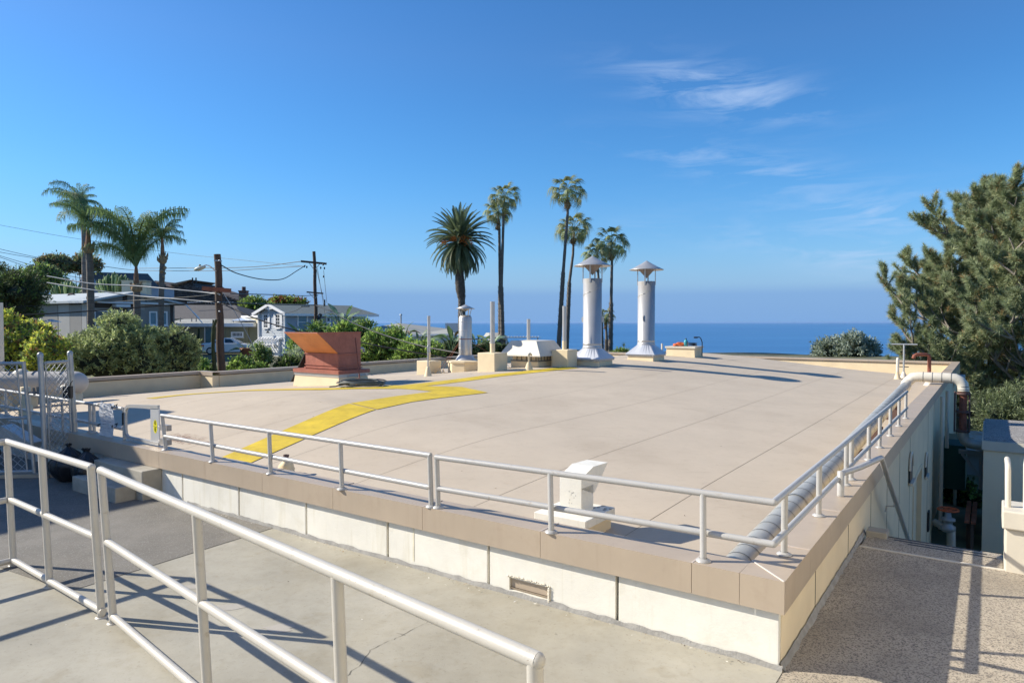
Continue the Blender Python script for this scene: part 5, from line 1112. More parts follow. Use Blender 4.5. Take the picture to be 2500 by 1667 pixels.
# ---- mid century house
C0 = D(203, 734, 49); C1 = D(455, 741, 56.5); E0 = D(117, 736, 51); AP = D(332, 712, 52.75); RB = D(121, 717, 62)
t = thing('mid_century_house', 'low mid century house with pale blue grey gable roof and grey board walls', 'house', Vector((C0.x, C0.y, -1.3)))
zeave = C0.z; C1.z = zeave; E0.z = zeave
b = MB(); nC = (E0 - C0).normalized(); gdir = (C1 - C0).normalized(); back = nC * 14
b.add([C0, AP, AP + back, C0 + back, C0 - Z * .16, AP - Z * .16, AP + back - Z * .16, C0 + back - Z * .16, C1, C1 + back, C1 - Z * .16, C1 + back - Z * .16], [(0, 1, 2, 3), (1, 8, 9, 2), (0, 4, 5, 1), (1, 5, 10, 8), (0, 3, 7, 4), (7, 6, 5, 4), (6, 11, 10, 5)]); b.build('roof', M['mcroof'], t)
o1 = C0.lerp(C1, .06) + nC * .8; o2 = C0.lerp(C1, .94) + nC * .8; o1.z = 0; o2.z = 0; Fg = Frame(o1, o2 - o1); Lg = (o2 - o1).length
def fg(x0, x1, y0, y1): return face(x0, x1, y0, y1, o1, Fg.a)
b = MB(); b.prism([Fg(0, 0, -2), Fg(Lg, 0, -2), Fg(Lg, 0, zeave - .12), Fg(Lg * .5, 0, AP.z - .25), Fg(0, 0, zeave - .12)], nC * 12.5); b.build('wall', M['mcwall'], t)
for (x0, x1, y0, y1, m_) in ((224, 334, 741, 752, 'dbrown'), (300, 310, 720, 780, 'dbrown'), (416, 422, 735, 790, 'dbrown')):
    s0, s1, z0, z1 = fg(x0, x1, y0, y1); b = MB(); b.box(Fg, s0, s1, -.06, -.003, z0, z1); b.build('dark_timber', M[m_], t)
for x0, x1 in ((210, 298), (336, 352), (358, 412)):
    s0, s1, z0, z1 = fg(x0, x1, 722, 738); b = MB(); b.box(Fg, s0, s1, -.03, -.003, z0 if x0 != 336 else z0 - .6, z1 - .1); b.build('infill_board', M['mcwall2'] if x0 > 220 else M['mcwall'], t)
s0, s1, z0, z1 = fg(228, 420, 739, 742); b = MB(); b.box(Fg, s0, s1, -.5, -.02, z0, z1 + .03); b.build('canopy', M['wtrim'], t)
s0, s1, z0, z1 = fg(272, 307, 743, 750); b = MB(); b.box(Fg, s0, s1, -.6, -.1, z0, z1); b.build('planter_shelf', M['wht2'], t)
for x0, x1 in ((363, 383), (392, 408)): window(t, Frame(o1 - Fg.b * .02, Fg.a), fg(x0, x1, 760, 795), M['glass2'], .12, (1, 1), n=-1)
window(t, Frame(o1 - Fg.b * .02, Fg.a), fg(230, 262, 758, 800), M['glass'], .06, (1, 1), n=-1)
b = MB(); b.tube([C1 - Z * .1, C1 + Vector((1.3, 0, -1.6))], .04, 6); b.build('rain_chain', M['wtrim'], t)
Fe = Frame(Vector((o1.x, o1.y, 0)), nC)
for x0, x1, mm in ((106, 143, 'mcwall'), (144, 172, 'mcwall2'), (172, 201, 'mcwall'), (201, 213, 'mcwall2')):
    s0, s1, z0, z1 = face(x0, x1, 742, 812, o1, nC); b = MB(); b.box(Fe, s0 + .02, s1 - .02, .0, .05, -2, zeave - .2); b.build('wall_panel', M[mm], t)
s0, s1, z0, z1 = face(171, 200, 738, 744, o1, nC); b = MB(); b.box(Fe, s0, s1, .05, .08, z0, z1); b.build('clerestory', M['dark'], t)
k0 = D(297, 712, 58); k0.z = 0; b = MB(); Fk = Frame(k0, (1, .1, 0)); _, _, z0, z1 = face(297, 355, 686, 714, k0, Fk.a); b.box(Fk, 0, .8 * 1.6, 0, 1.2, z0 - .3, z1); b.box(Fk, 1.3, 1.92, .2, 1.2, z0 - .3, z1 - .05); b.box(Fk, -.04, 1.96, -.04, 1.24, z1, z1 + .06); b.build('chimney', M['creamy'], t)
b = MB(); c = D(175, 722, 55); b.tube([c + Vector((-.35, 0, -.05)), c + Vector((-.2, 0, .12)), c + Vector((.15, 0, .15)), c + Vector((.35, 0, -.05))], .07, 8); b.build('roof_vent', M['brickd'], t)
# ---- brown shingle building and grey gable house on the hill
t = thing('brown_shingle_building', 'brown shingled building with stepped roof on the hill behind', 'building', D(480, 735, 92))
sil = [(365, 745), (365, 690), (379, 685), (410, 697), (432, 694), (466, 690), (478, 699), (500, 705), (520, 712), (545, 718), (585, 734), (604, 736), (604, 750)]
b = MB(); b.prism([D(x, y, 92) for x, y in sil], Vector((0, 10, 0))); b.build('wall', M['brshing'], t)
r = random.Random(5)
def inside(x, y):
    p = sil; c_ = False; j = len(p) - 1
    for i in range(len(p)):
        if (p[i][1] > y) != (p[j][1] > y) and x < (p[j][0] - p[i][0]) * (y - p[i][1]) / (p[j][1] - p[i][1]) + p[i][0]: c_ = not c_
        j = i
    return c_
sm_ = [MB(), MB(), MB()]
for j in range(16):
    y = 690 + 3.1 * j; x = 366 + (j % 2) * 3
    while x < 600:
        w = r.uniform(4, 9)
        if inside(x, y - .4) and inside(x + w, y - .4): q = D(x, y, 91.95); q1_ = D(x + w - .5, y, 91.95); zz = Z * (2.75 * 92 / FPX); r.choice(sm_).add([q - Vector((0, .12, 0)), q1_ - Vector((0, .12, 0)), q1_ + zz, q + zz], [(0, 1, 2, 3)])
        x += w
for k, c_ in enumerate(((.12, .085, .07), (.075, .058, .05), (.17, .13, .11))): o_ = sm_[k].build('shingle_courses', mat('shingle_tone', c_, .9, var=.2), t); o_['kind'] = 'stuff'
b = MB(); b.prism([D(411, 694, 91.5), D(465, 682.5, 91.5), D(465, 684, 91.5), D(428, 697, 91.5)], Vector((0, 8, 0))); b.build('tan_roof', M['brroof'], t)
b = MB(); q = D(583, 735, 90); Fc_ = Frame(q, (1, 0, 0)); b.box(Fc_, 0, .95, 0, .9, -1, 1.25); b.box(Fc_, -.06, 1.01, -.06, .96, 1.25, 1.4); b.tube([Fc_(.5, .45, 1.4), Fc_(.5, .45, 1.9)], .25, 12); b.build('chimney', M['brickd'], t)
for x in (470, 478.5):
    b = MB(); b.tube([D(x, 694, 92), D(x, 678, 92)], .10, 8); b.build('flue_pipe', M['black'], t)
t = thing('grey_gable_house', 'dark grey roofed gable house up the hill behind the palms', 'house', D(280, 700, 76))
g0, g1, g2 = D(196, 690, 74), D(208, 663.5, 75), D(232, 690, 78); rr1 = D(361, 668, 84); rb0 = D(388, 700, 83)
b = MB(); b.add([g1, rr1, rb0, D(238, 700, 75)], [(0, 3, 2, 1)]); b.add([g1 - Z * .15, rr1 - Z * .15, rb0 - Z * .15, D(238, 700, 75) - Z * .15], [(0, 1, 2, 3)]); b.build('roof', M['dshing'], t)
b = MB(); b.prism([g0, g1, D(238, 700, 75), D(238, 720, 75), D(196, 720, 74)], Vector((.2, .3, 0))); b.build('wall', M['bluew2'], t)
b = MB(); b.bar(g0 - Vector((0, .1, 0)), g1 - Vector((0, .1, 0)), .12, .22); b.bar(D(220, 690, 74.5), g1 - Vector((0, .1, 0)), .12, .18); b.build('bargeboard', M['wtrim'], t)
b = MB(); b.prism([D(360, 700, 82), D(385, 702, 82), D(385, 725, 82), D(360, 725, 82)], Vector((0, 4, 0))); b.build('side_wing', M['bluew2'], t)
# ---- far grey roofed white house
t = thing('grey_roof_white_house', 'white house with pale grey roof behind the bright hedge', 'house', D(1050, 850, 66))
q = D(932, 796, 64); b = MB(); rp_ = [D(932, 796, 66), D(974, 788, 67), D(1100, 802, 68), D(1112, 815, 60), D(1008, 818, 62), D(930, 806, 63)]
b.add([D(974, 788.5, 68), D(1096, 802.5, 70), D(1112, 815, 61), D(1003, 818, 62)], [(3, 2, 1, 0)]); b.add([D(974, 788.5, 68), D(1003, 818, 62), D(905, 800, 66)], [(2, 1, 0)])
for v_ in list(range(len(b.v))): pass
b.build('roof', M['grayroof'], t)
q0 = D(1008, 819, 62.6); q1 = D(1108, 816, 61.6); q0.z = q1.z = 0; Fh = Frame(q0, q1 - q0); zt_ = CAMZ - (817 - 787) * 62 / FPX
b = MB(); b.box(Fh, 0, (q1 - q0).length - .3, 0, 6, -4, zt_ - .05); b.build('wall', M['wht2'], t)
b = MB(); b.bar(D(1003, 819, 62), D(1112, 816, 61), .1, .16); b.build('fascia', M['wtrim'], t)
window(t, Frame(q0 - Fh.b * .02, Fh.a), face(1083, 1101, 830, 847, q0, Fh.a), M['glass'], .05, (2, 1), n=-1)
b = MB(); q = D(1087, 803, 72); Fb_ = Frame(q, (1, 0, 0)); b.box(Fb_, 0, 1.5, 0, 1.2, -1, .62); b.build('roof_box', M['wtrim'], t)
b = MB(); q = D(979, 790, 66); b.tube([q, q + Z * .85], .07, 8); b.lathe(q + Z * .85, [(.12, -.05), (.12, .05), (0, .1)], 8); b.build('flue', M['galv'], t)
# ---- white pergola house
t = thing('pergola_house', 'small white house with a flat slatted pergola facing the sea', 'house', D(1240, 845, 70))
q = D(1205, 850, 70); q.z = 0; Fp = Frame(q, (1, .15, 0)); zt_ = CAMZ - (822 - 787) * 70 / FPX
b = MB(); b.box(Fp, 0, 1.45, 0, 5, -4, zt_ - .05); b.build('wall', M['wht2'], t)
b = MB(); b.taper(Fp, (-.5, 1.5, -.3, 5), zt_ - .05, (-.2, 1.2, 2, 5), zt_ + .35); b.build('roof', M['grayroof'], t)
window(t, Frame(q - Fp.b * .02, Fp.a), (.35, 1.35, zt_ - 1.5, zt_ - .2), M['glass'], .12, (1, 1), n=-1)
zp = zt_ + .0
for k in range(13):
    b = MB(); x = .9 + .32 * k; b.bar(Fp(x - .3, -1.2, zp - .02), Fp(x + .35, 2.2, zp - .02), .10, .05); b.build('pergola_slat', M['wtrim'], t)
b = MB(); b.bar(Fp(.6, -.9, zp - .08), Fp(4.8, -.9, zp - .08), .08, .06); b.bar(Fp(1, 2, zp - .08), Fp(5.1, 2, zp - .08), .08, .06); b.build('pergola_beam', M['wtrim'], t)
for x, dx in ((3.5, .25), (4.5, -.2)):
    b = MB(); b.bar(Fp(x, -.6, zp - .1), Fp(x + dx, -.6, zp - 2.6), .08); b.build('pergola_post', M['mcwall'], t)
t = thing('roof_terrace', 'distant roof terrace with thin rails and red bougainvillea', 'terrace', D(710, 735, 88))
b = MB(); a_, c_ = D(659, 731.5, 88), D(752, 732.5, 88); b.bar(a_, c_, .07); 
for i in range(4): p = a_.lerp(c_, i / 3); b.bar(p, p - Z * 1.2, .07)
b.build('railing', M['galv'], t)
b = MB(); q = D(652, 748, 88); b.box(Frame(q, (1, 0, 0)), 0, 6.5, 0, 5, -3, .25); b.build('wall', M['creamy'], t)
# garden wall / stacked shed behind yellow bush : grey umbrella
t = thing('garden_parasol', 'pale open parasol by the mid century house, behind the yellow bush', 'parasol', D(128, 790, 36))
c = D(125, 786, 36); b = MB(); b.lathe(c, [(0, .16), (.45, .02), (.46, 0), (.0, .12)], 8, smooth=False); b.build('canopy', M['wht2'], t); b = MB(); b.tube([c + Z * .14, c - Z * 2.2], .02, 6); b.build('pole', M['dbrown'], t)

# ================================================================== POLES AND WIRES
def pole(nm, label, pts, r0, r1):
    t = thing(nm, label, 'utility pole', pts[0]); b = MB(); n = 10
    P_ = [pts[0].lerp(pts[1], i / n) + Vector((.02 * math.sin(i * 1.7), 0, 0)) for i in range(n + 1)]; b.tube(P_, [r0 + (r1 - r0) * i / n for i in range(n + 1)], 14); b.build('pole', M['wood'], t); return t
p1b = D(541, 930, 27); p1t = D(531.5, 621, 27); t = pole('utility_pole', 'thick near wooden utility pole with a street lamp arm and red crossarm', [p1b, p1t], .155, .13)
b = MB(); b.bar(D(494, 704, 26.8), D(563.5, 709.5, 26.8), .09, .16); b.build('crossarm', M['wood2'], t)
b = MB(); b.tube([D(527, 662, 26.9), D(519, 655, 26.5), D(511, 649, 26.3), D(503, 647, 26.2), D(497, 648.5, 26.2)], .022, 8); b.build('lamp_arm', M['wht2'], t)
b = MB(); q = D(488, 655, 26.2); b.blob(q, .23, .12, .085, 14, 8, 0); 
for i, v in enumerate(b.v): b.v[i] = (v[0], v[1], v[2] + (v[0] - q.x) * .28)
b.build('lamp_head', M['lamp'], t)
b = MB(); b.lathe(q + Z * .08, [(.04, 0), (.04, .06), (0, .07)], 10); b.build('photocell', M['black'], t)
b = MB(); b.tube([D(528, 780, 26.7), D(521, 800, 26.7), D(520, 850, 26.7), D(524, 905, 26.7)], [.05, .07, .07, .09], 8); b.build('conduit', M['dk'], t)
b = MB()
for y in (636, 706, 719, 738, 760): b.lathe(D(536, y, 26.84), [(.03, -.03), (.03, .03), (0, .03)], 8)
b.bar(D(523, 636, 26.85), D(541, 637, 26.85), .05); b.build('hardware', M['galv'], t)
p2b = D(773.5, 860, 45); p2t = D(767, 614, 45); t = pole('utility_pole', 'farther dark utility pole with two crossarms in front of the blue house', [p2b, p2t], .125, .10)
b = MB(); b.bar(D(735, 638, 44.8), D(797, 644, 44.8), .10, .13); b.build('crossarm', M['wood'], t)
b = MB(); b.bar(D(749, 713, 44.8), D(789, 716.5, 44.8), .10, .09); b.build('crossarm', M['wood'], t)
b = MB()
for a_, c_ in (((754, 641), (765, 656)), ((781, 644), (770, 657)), ((777, 718), (770, 728)), ((755, 716), (766, 727))): b.bar(D(*a_, 44.8), D(*c_, 44.8), .035)
b.build('brace', M['galv'], t)
b = MB()
for x, y in ((749, 652), (743, 650), (783, 654), (792, 655), (790, 675), (780, 767), (776, 770), (789, 646)): b.blob(D(x, y, 44.7), .05, .05, .08, 8, 6, .1)
b.build('insulator', M['black'], t)
b = MB(); b.tube([D(736, 747, 44.6), D(756, 747, 44.6)], .075, 10); b.build('splice_case', M['galv'], t)
def wire(label, pts, r=.012, Y=None, sag=0, m=None, grp='overhead wires'):
    q = []
    K_ = [D(*p) for p in pts]; K_ = [K_[0] * 2 - K_[1]] + K_ + [K_[-1] * 2 - K_[-2]]
    for j in range(1, len(K_) - 2):
        p0, p1, p2, p3 = K_[j - 1:j + 3]
        for i in range(8 + (j == len(K_) - 3)): s = i / 8; q.append((p1 * 2 + (p2 - p0) * s + (p0 * 2 - p1 * 5 + p2 * 4 - p3) * s * s + (p1 * 3 - p0 - p2 * 3 + p3) * s ** 3) * .5)
    if sag:
        n = len(q) - 1
        for i, p in enumerate(q): p.z -= sag * 4 * (i / n) * (1 - i / n)
    b = MB(); b.tube(q, r * 1.25, 5); tag(b.build('overhead_wire', m or M['black'], at=q[0]), label, 'wire', grp)
Yp, Yq = 26.8, 44.8; blk = M['black']; wc = mat('pale_cable', (.34, .35, .36), .6)
wire('thick black cable falling from the near pole to the lower right', [(541, 741, Yp), (640, 783, 26), (760, 815, 25.5), (872, 834, 25), (1000, 858, 24.6), (1175, 886, 24.2)], .020)
wire('thick black cable from the left edge to the near pole', [(-20, 773, 24), (180, 762, 25), (380, 747, 26), (530, 737, Yp)], .020)
wire('black cable from the farther pole over the bright hedge', [(770, 745, Yq), (800, 757, 40), (880, 796, 32), (1000, 837, 27), (1140, 866, 24)], .022)
wire('black level cable between the two poles', [(541, 738, Yp), (640, 742, 33), (740, 745, 42), (770, 745, Yq)], .022)
wire('upper level cable between the poles at crossarm height', [(563, 717, Yp), (650, 719, 33), (740, 722, 42), (768, 720, Yq)], .016)
wire('single drooping cable hanging between the two pole tops', [(541, 648, Yp), (580, 668, 30), (640, 682, 35), (690, 681, 39), (725, 661, 43), (746, 648, Yq)], .020)
wire('thin upper wire from the left to the far crossarm', [(340, 655, 60), (540, 654, 52), (640, 650, 48), (737, 638, Yq)], .020)
wire('thin lower wire from the left to the far crossarm', [(250, 650, 60), (340, 660, 60), (540, 661, 52), (640, 656, 48), (740, 650, Yq)], .018)
wire('very thin wire high at the left edge', [(-10, 548, 60), (170, 580, 60), (420, 617, 60), (600, 636, 55), (740, 650, 50)], .011)
for k, (ya, yb, yc) in enumerate(((606, 630, 652), (614, 632, 645), (622, 652, 678), (625, 660, 688))):
    wire(('uppermost', 'second', 'third', 'lowest')[k] + ' dark wire of four rising to the left edge behind the palms', [(-10, ya, 50), (100, yb, 52), (250, yc, 55)], .014)
wire('pale twisted cable crossing low before the brown building, upper of two', [(115, 674, 30), (220, 692, 29.5), (330, 698, 29), (420, 706, 28), (500, 714, 27.5), (535, 718, Yp)], .022, m=wc)
wire('pale twisted cable crossing low before the brown building, lower of two', [(115, 690, 30), (200, 704, 29.5), (330, 722, 29), (420, 729, 28), (500, 736, 27.5), (535, 738, Yp)], .022, m=wc)
wire('thin dark wire over the grey board walls', [(-10, 751, 30), (100, 746, 32), (300, 735, 33), (470, 724, 30), (530, 716, Yp)], .010)
wire('slanting stay wire from the near pole down to the hedge', [(545, 714, Yp), (590, 790, Yp), (625, 857, Yp)], .012, m=wc)
for k, (a_, c_) in enumerate((((772, 655), (792, 740)), ((775, 655), (800, 805)), ((790, 660), (798, 740)))):
    wire(('left', 'middle', 'right')[k] + ' thin drop wire hanging from the farther pole', [(*a_, Yq), (*c_, Yq + 4)], .012, m=M['galv'])
wire('thin curved wire before the blue gable', [(740, 748, Yq), (710, 762, 48), (660, 767, 55), (630, 764, 57)], .014)
wire('thin wire from the farther pole past the far roof', [(775, 748, Yq), (860, 775, 44), (930, 800, 45)], .014)
# ================================================================== VEGETATION
def rnd_dirs(r, n):
    v = r.normal(size=(n, 3)); return v / np.linalg.norm(v, axis=1)[:, None]
def leaves_np(r, centers, dirs, L, W):
    """rhombic leaves starting at centres and pointing along dirs"""
    n = len(centers); t = r.normal(size=(n, 3)); s = np.cross(dirs, t); s /= np.linalg.norm(s, axis=1)[:, None] + 1e-9
    L = L[:, None]; W = W[:, None]
    return np.stack([centers, centers + dirs * L * .45 + s * W * .5, centers + dirs * L, centers + dirs * L * .45 - s * W * .5], 1)
def lobes_from(c, rx, ry, rz, n, r, lob=.42):
    out = []
    for i in range(n):
        d = rnd_dirs(r, 1)[0]
        if d[2] < -.35: d[2] *= -.6
        k = r.uniform(.45, .82); out.append((c[0] + d[0] * rx * k, c[1] + d[1] * ry * k, c[2] + d[2] * rz * k, rx * lob * r.uniform(.6, 1.2), ry * lob * r.uniform(.6, 1.2), rz * lob * r.uniform(.6, 1.2)))
    return out
def bush(nm, label, cat, c, rx, ry, rz, mats, seed, nl=16, twigs=900, per=14, leafL=.10, leafW=.035, spread=.9, wts=None, up=.5, group=None, trunk=True, lob=.42, part='foliage', core=.62, base=None):
    r = np.random.default_rng(seed); c = np.array(c, float); t = thing(nm, label, cat, Vector((c[0], c[1], c[2] - rz)), group)
    lobes = lobes_from(c, rx, ry, rz, nl, r, lob) + [(c[0], c[1], c[2], rx * .72, ry * .72, rz * .72)]
    vol = np.array([l[3] * l[5] for l in lobes]); vol /= vol.sum(); idx = r.choice(len(lobes), twigs, p=vol); Lb = np.array(lobes)[idx]
    d = rnd_dirs(r, twigs); d[:, 2] = np.where(d[:, 2] < -.5, -d[:, 2], d[:, 2]); rho = r.uniform(.72, 1.06, twigs) ** 1
    P0 = Lb[:, :3] + d * Lb[:, 3:] * rho[:, None] * .93
    dirn = d * .8 + np.array([0, 0, up]) + r.normal(size=(twigs, 3)) * .35; dirn /= np.linalg.norm(dirn, axis=1)[:, None]
    tl = leafL * spread * r.uniform(1.2, 3.4, twigs)
    cen = np.repeat(P0, per, 0) + np.repeat(dirn * tl[:, None], per, 0) * np.tile(np.linspace(0, 1, per), twigs)[:, None]
    ld = np.repeat(dirn, per, 0) * .7 + r.normal(size=(twigs * per, 3)) * .62; ld /= np.linalg.norm(ld, axis=1)[:, None]
    L = leafL * r.uniform(.6, 1.25, twigs * per); Q = leaves_np(r, cen, ld, L, L * (leafW / leafL))
    mi = np.repeat(r.choice(len(mats), twigs, p=wts), per); sw = r.random(twigs * per) < .15; mi = np.where(sw, r.integers(0, len(mats), twigs * per), mi)
    o = nplink(part, npmesh('leaves', Q, 4, mats, mi, o=ORG[t.name]), t)
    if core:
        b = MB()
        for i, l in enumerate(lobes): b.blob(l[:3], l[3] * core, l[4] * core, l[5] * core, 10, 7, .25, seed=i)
        b.build('shaded_core', M['core'], t)  # opaque dark blobs colour in the shaded inside and block see-through
    if trunk:
        b = MB(); bz = base if base is not None else c[2] - rz - .3; rr_ = random.Random(seed)
        for k in range(5 if rz > .6 else 2):
            e = Vector((c[0] + rr_.uniform(-.5, .5) * rx, c[1] + rr_.uniform(-.4, .4) * ry, c[2] + rr_.uniform(0, .5) * rz)); s = Vector((c[0] + rr_.uniform(-.1, .1), c[1], bz)); m_ = s.lerp(e, .5) + Vector((rr_.uniform(-.1, .1), 0, 0)) * rx
            b.tube([s, m_, e], [.05 * rz + .02, .035 * rz + .015, .012], 6)
        b.build('trunk', M['bark'], t)
    return t
def pxbush(nm, label, cat, x0, x1, y0, y1, Y, mats, seed, depth=1.0, **k):
    c = D((x0 + x1) / 2, (y0 + y1) / 2, Y); rx = (x1 - x0) / 2 * Y / FPX; rz = (y1 - y0) / 2 * Y / FPX
    return bush(nm, label, cat, c, rx * .93, rx * depth, rz * .93, mats, seed, **k)
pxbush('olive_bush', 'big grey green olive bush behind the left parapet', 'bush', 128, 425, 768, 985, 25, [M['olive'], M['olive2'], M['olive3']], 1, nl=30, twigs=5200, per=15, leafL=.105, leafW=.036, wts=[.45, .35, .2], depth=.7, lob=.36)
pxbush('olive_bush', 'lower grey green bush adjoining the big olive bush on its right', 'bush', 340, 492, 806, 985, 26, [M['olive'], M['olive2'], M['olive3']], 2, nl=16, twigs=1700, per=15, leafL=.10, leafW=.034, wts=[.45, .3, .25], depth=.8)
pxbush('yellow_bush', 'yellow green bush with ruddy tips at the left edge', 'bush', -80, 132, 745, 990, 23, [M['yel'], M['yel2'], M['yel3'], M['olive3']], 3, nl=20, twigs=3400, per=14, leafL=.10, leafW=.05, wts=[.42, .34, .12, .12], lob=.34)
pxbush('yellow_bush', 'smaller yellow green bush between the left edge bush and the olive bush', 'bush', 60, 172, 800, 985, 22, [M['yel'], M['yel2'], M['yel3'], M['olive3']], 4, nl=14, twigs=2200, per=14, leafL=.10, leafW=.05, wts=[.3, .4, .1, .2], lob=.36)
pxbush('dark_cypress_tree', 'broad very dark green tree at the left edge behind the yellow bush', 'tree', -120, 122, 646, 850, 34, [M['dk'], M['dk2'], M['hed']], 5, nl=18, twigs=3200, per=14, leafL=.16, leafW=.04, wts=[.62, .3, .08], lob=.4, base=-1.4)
pxbush('brown_green_tree', 'brownish green rounded tree on the hill left of the grey gable house', 'tree', 88, 180, 622, 690, 70, [M['olive3'], M['olive'], M['yel3']], 6, nl=22, twigs=1100, per=10, leafL=.24, leafW=.12, wts=[.6, .25, .15], lob=.30, base=-1)
pxbush('brown_green_tree', 'brownish green tree with reddish patches behind the leftmost palm trunk', 'tree', 165, 250, 626, 690, 72, [M['olive3'], M['olive'], M['yel3']], 7, nl=20, twigs=1000, per=10, leafL=.24, leafW=.12, wts=[.55, .23, .22], lob=.30, base=-1)
pxbush('green_hill_tree', 'mid green tree below the brownish ones at the dark tree edge', 'tree', 60, 150, 650, 730, 66, [M['hed'], M['yel2'], M['olive3']], 8, nl=12, twigs=800, per=12, leafL=.3, leafW=.14, base=-1)
pxbush('hill_tree', 'bushy tree left of the blue house roof', 'tree', 582, 664, 735, 800, 80, [M['hed'], M['olive3'], M['yel2']], 9, nl=14, twigs=900, per=12, leafL=.32, leafW=.16, base=-1)
pxbush('bougainvillea', 'long red flowering shrub on the distant roof terrace', 'shrub', 655, 752, 732, 752, 86, [M['boug'], M['yel2'], M['hed']], 10, nl=14, twigs=600, per=10, leafL=.26, leafW=.16, wts=[.35, .4, .25], depth=.3, trunk=False)
# hedges in front of the houses
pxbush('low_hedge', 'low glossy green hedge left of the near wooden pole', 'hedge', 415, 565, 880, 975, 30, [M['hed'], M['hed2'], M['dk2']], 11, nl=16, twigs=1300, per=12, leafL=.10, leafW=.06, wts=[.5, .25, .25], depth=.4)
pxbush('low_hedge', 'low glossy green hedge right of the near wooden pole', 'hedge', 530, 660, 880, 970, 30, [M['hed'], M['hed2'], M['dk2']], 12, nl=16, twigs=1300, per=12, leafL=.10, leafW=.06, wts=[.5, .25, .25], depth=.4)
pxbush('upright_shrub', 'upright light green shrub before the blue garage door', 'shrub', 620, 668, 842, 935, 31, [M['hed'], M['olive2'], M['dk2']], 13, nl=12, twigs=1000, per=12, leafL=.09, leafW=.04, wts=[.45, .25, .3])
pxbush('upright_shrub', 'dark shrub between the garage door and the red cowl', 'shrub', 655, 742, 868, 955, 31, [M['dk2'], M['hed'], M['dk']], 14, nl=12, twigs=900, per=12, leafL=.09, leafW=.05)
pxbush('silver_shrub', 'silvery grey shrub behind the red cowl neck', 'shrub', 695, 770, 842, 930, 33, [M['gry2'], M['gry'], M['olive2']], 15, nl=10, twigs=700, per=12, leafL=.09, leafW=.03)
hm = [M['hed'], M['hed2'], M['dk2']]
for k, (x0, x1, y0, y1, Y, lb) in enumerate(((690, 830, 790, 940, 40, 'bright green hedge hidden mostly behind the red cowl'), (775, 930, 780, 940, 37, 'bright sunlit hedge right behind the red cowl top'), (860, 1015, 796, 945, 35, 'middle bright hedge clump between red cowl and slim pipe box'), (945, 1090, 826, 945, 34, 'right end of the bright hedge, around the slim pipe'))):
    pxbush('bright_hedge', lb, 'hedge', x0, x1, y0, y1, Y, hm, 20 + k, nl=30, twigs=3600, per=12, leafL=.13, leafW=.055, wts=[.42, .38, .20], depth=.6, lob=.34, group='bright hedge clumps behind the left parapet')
for k, (x0, x1, y0, y1) in enumerate(((1062, 1165, 834, 905), (1140, 1262, 838, 905))):
    pxbush('dark_hedge', ('dark clipped hedge behind the steel flue', 'dark hedge below the white pergola house')[k], 'hedge', x0, x1, y0, y1, 52, [M['dk'], M['dk2'], M['olive3']], 30 + k, nl=14, twigs=900, per=12, leafL=.2, leafW=.1, wts=[.6, .25, .15], depth=.5)
pxbush('silver_tree', 'round silver green tree standing before the sea behind the far parapet', 'tree', 1990, 2138, 802, 950, 62, [M['gry'], M['gry2'], M['olive3']], 33, nl=15, twigs=2600, per=13, leafL=.24, leafW=.10, wts=[.42, .36, .22], lob=.40, base=-12)
pxbush('coastal_scrub', 'low green scrub patch between the two exhaust stacks', 'shrub', 1490, 1545, 860, 885, 44, [M['hed'], M['yel2'], M['dk2']], 34, nl=10, twigs=400, per=10, leafL=.14, leafW=.06, depth=.5, trunk=False)
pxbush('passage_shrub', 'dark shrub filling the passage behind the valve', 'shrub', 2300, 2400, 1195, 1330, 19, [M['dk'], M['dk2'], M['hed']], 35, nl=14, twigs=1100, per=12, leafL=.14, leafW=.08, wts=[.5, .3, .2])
pxbush('passage_shrub', 'sunlit shrub seen below the pipe bracket beyond the passage', 'shrub', 2355, 2420, 1085, 1150, 37, [M['hed'], M['hed2'], M['dk2']], 36, nl=10, twigs=500, per=12, leafL=.16, leafW=.08)
# thin bare climbing trunks before the olive house
for k, (x, y0, y1, lb) in enumerate(((484, 802, 866, 'dark twisted climbing stem on the olive house wall'), (520, 780, 868, 'tall dark climbing stem beside the olive house door'))):
    b = MB(); r_ = random.Random(k)
    for j in range(4): b.tube([D(x + r_.uniform(-3, 3), y1 + (y0 - y1) * i / 5, 59) for i in range(6)], [.12, .09, .08, .07, .06, .03], 6)
    tag(b.build('climbing_stem', M['dk'], at=D(x, y1, 59)), lb, 'plant')
pxbush('pine_shrub', 'grey green shrub thicket under the pine beyond the gravel roof', 'shrub', 2375, 2620, 930, 1130, 29, [M['olive3'], M['nee'], M['dk2']], 40, nl=18, twigs=1900, per=14, leafL=.16, leafW=.03, wts=[.5, .3, .2])
# upright cactus clumps
def cactus(x0, x1, y0, y1, Y, label, n, seed):
    r = random.Random(seed); t = thing('candelabra_cactus', label, 'cactus', D((x0 + x1) / 2, y1, Y))
    b1, b2 = MB(), MB()
    for i in range(n):
        f = i / (n - 1); x = x0 + (x1 - x0) * f + r.uniform(-3, 3); top = y0 + (y1 - y0) * (.45 * abs(2 * f - 1) ** 2 + r.uniform(-.02, .22)); yb = Y + r.uniform(-1.5, 1.5)
        p = D(x + (((x0 + x1) / 2) - x) * .25, y1, yb); q = D(x, top, yb); m_ = p.lerp(q, .5) + Vector((r.uniform(-.1, .1), 0, 0)); (b1 if i % 3 else b2).tube([p, m_, q - Z * .15, q], [.09, .11, .09, .03], 6)
    b1.build('stems', M['bird'], t, kind='stuff'); b2.build('pale_stems', M['olive2'], t, kind='stuff')
cactus(236, 325, 664, 716, 60, 'tall green candelabra cactus clump on the hill behind the chimney', 60, 1)
cactus(122, 205, 684, 722, 62, 'lower candelabra cactus clump left of the palm trunks', 36, 2)
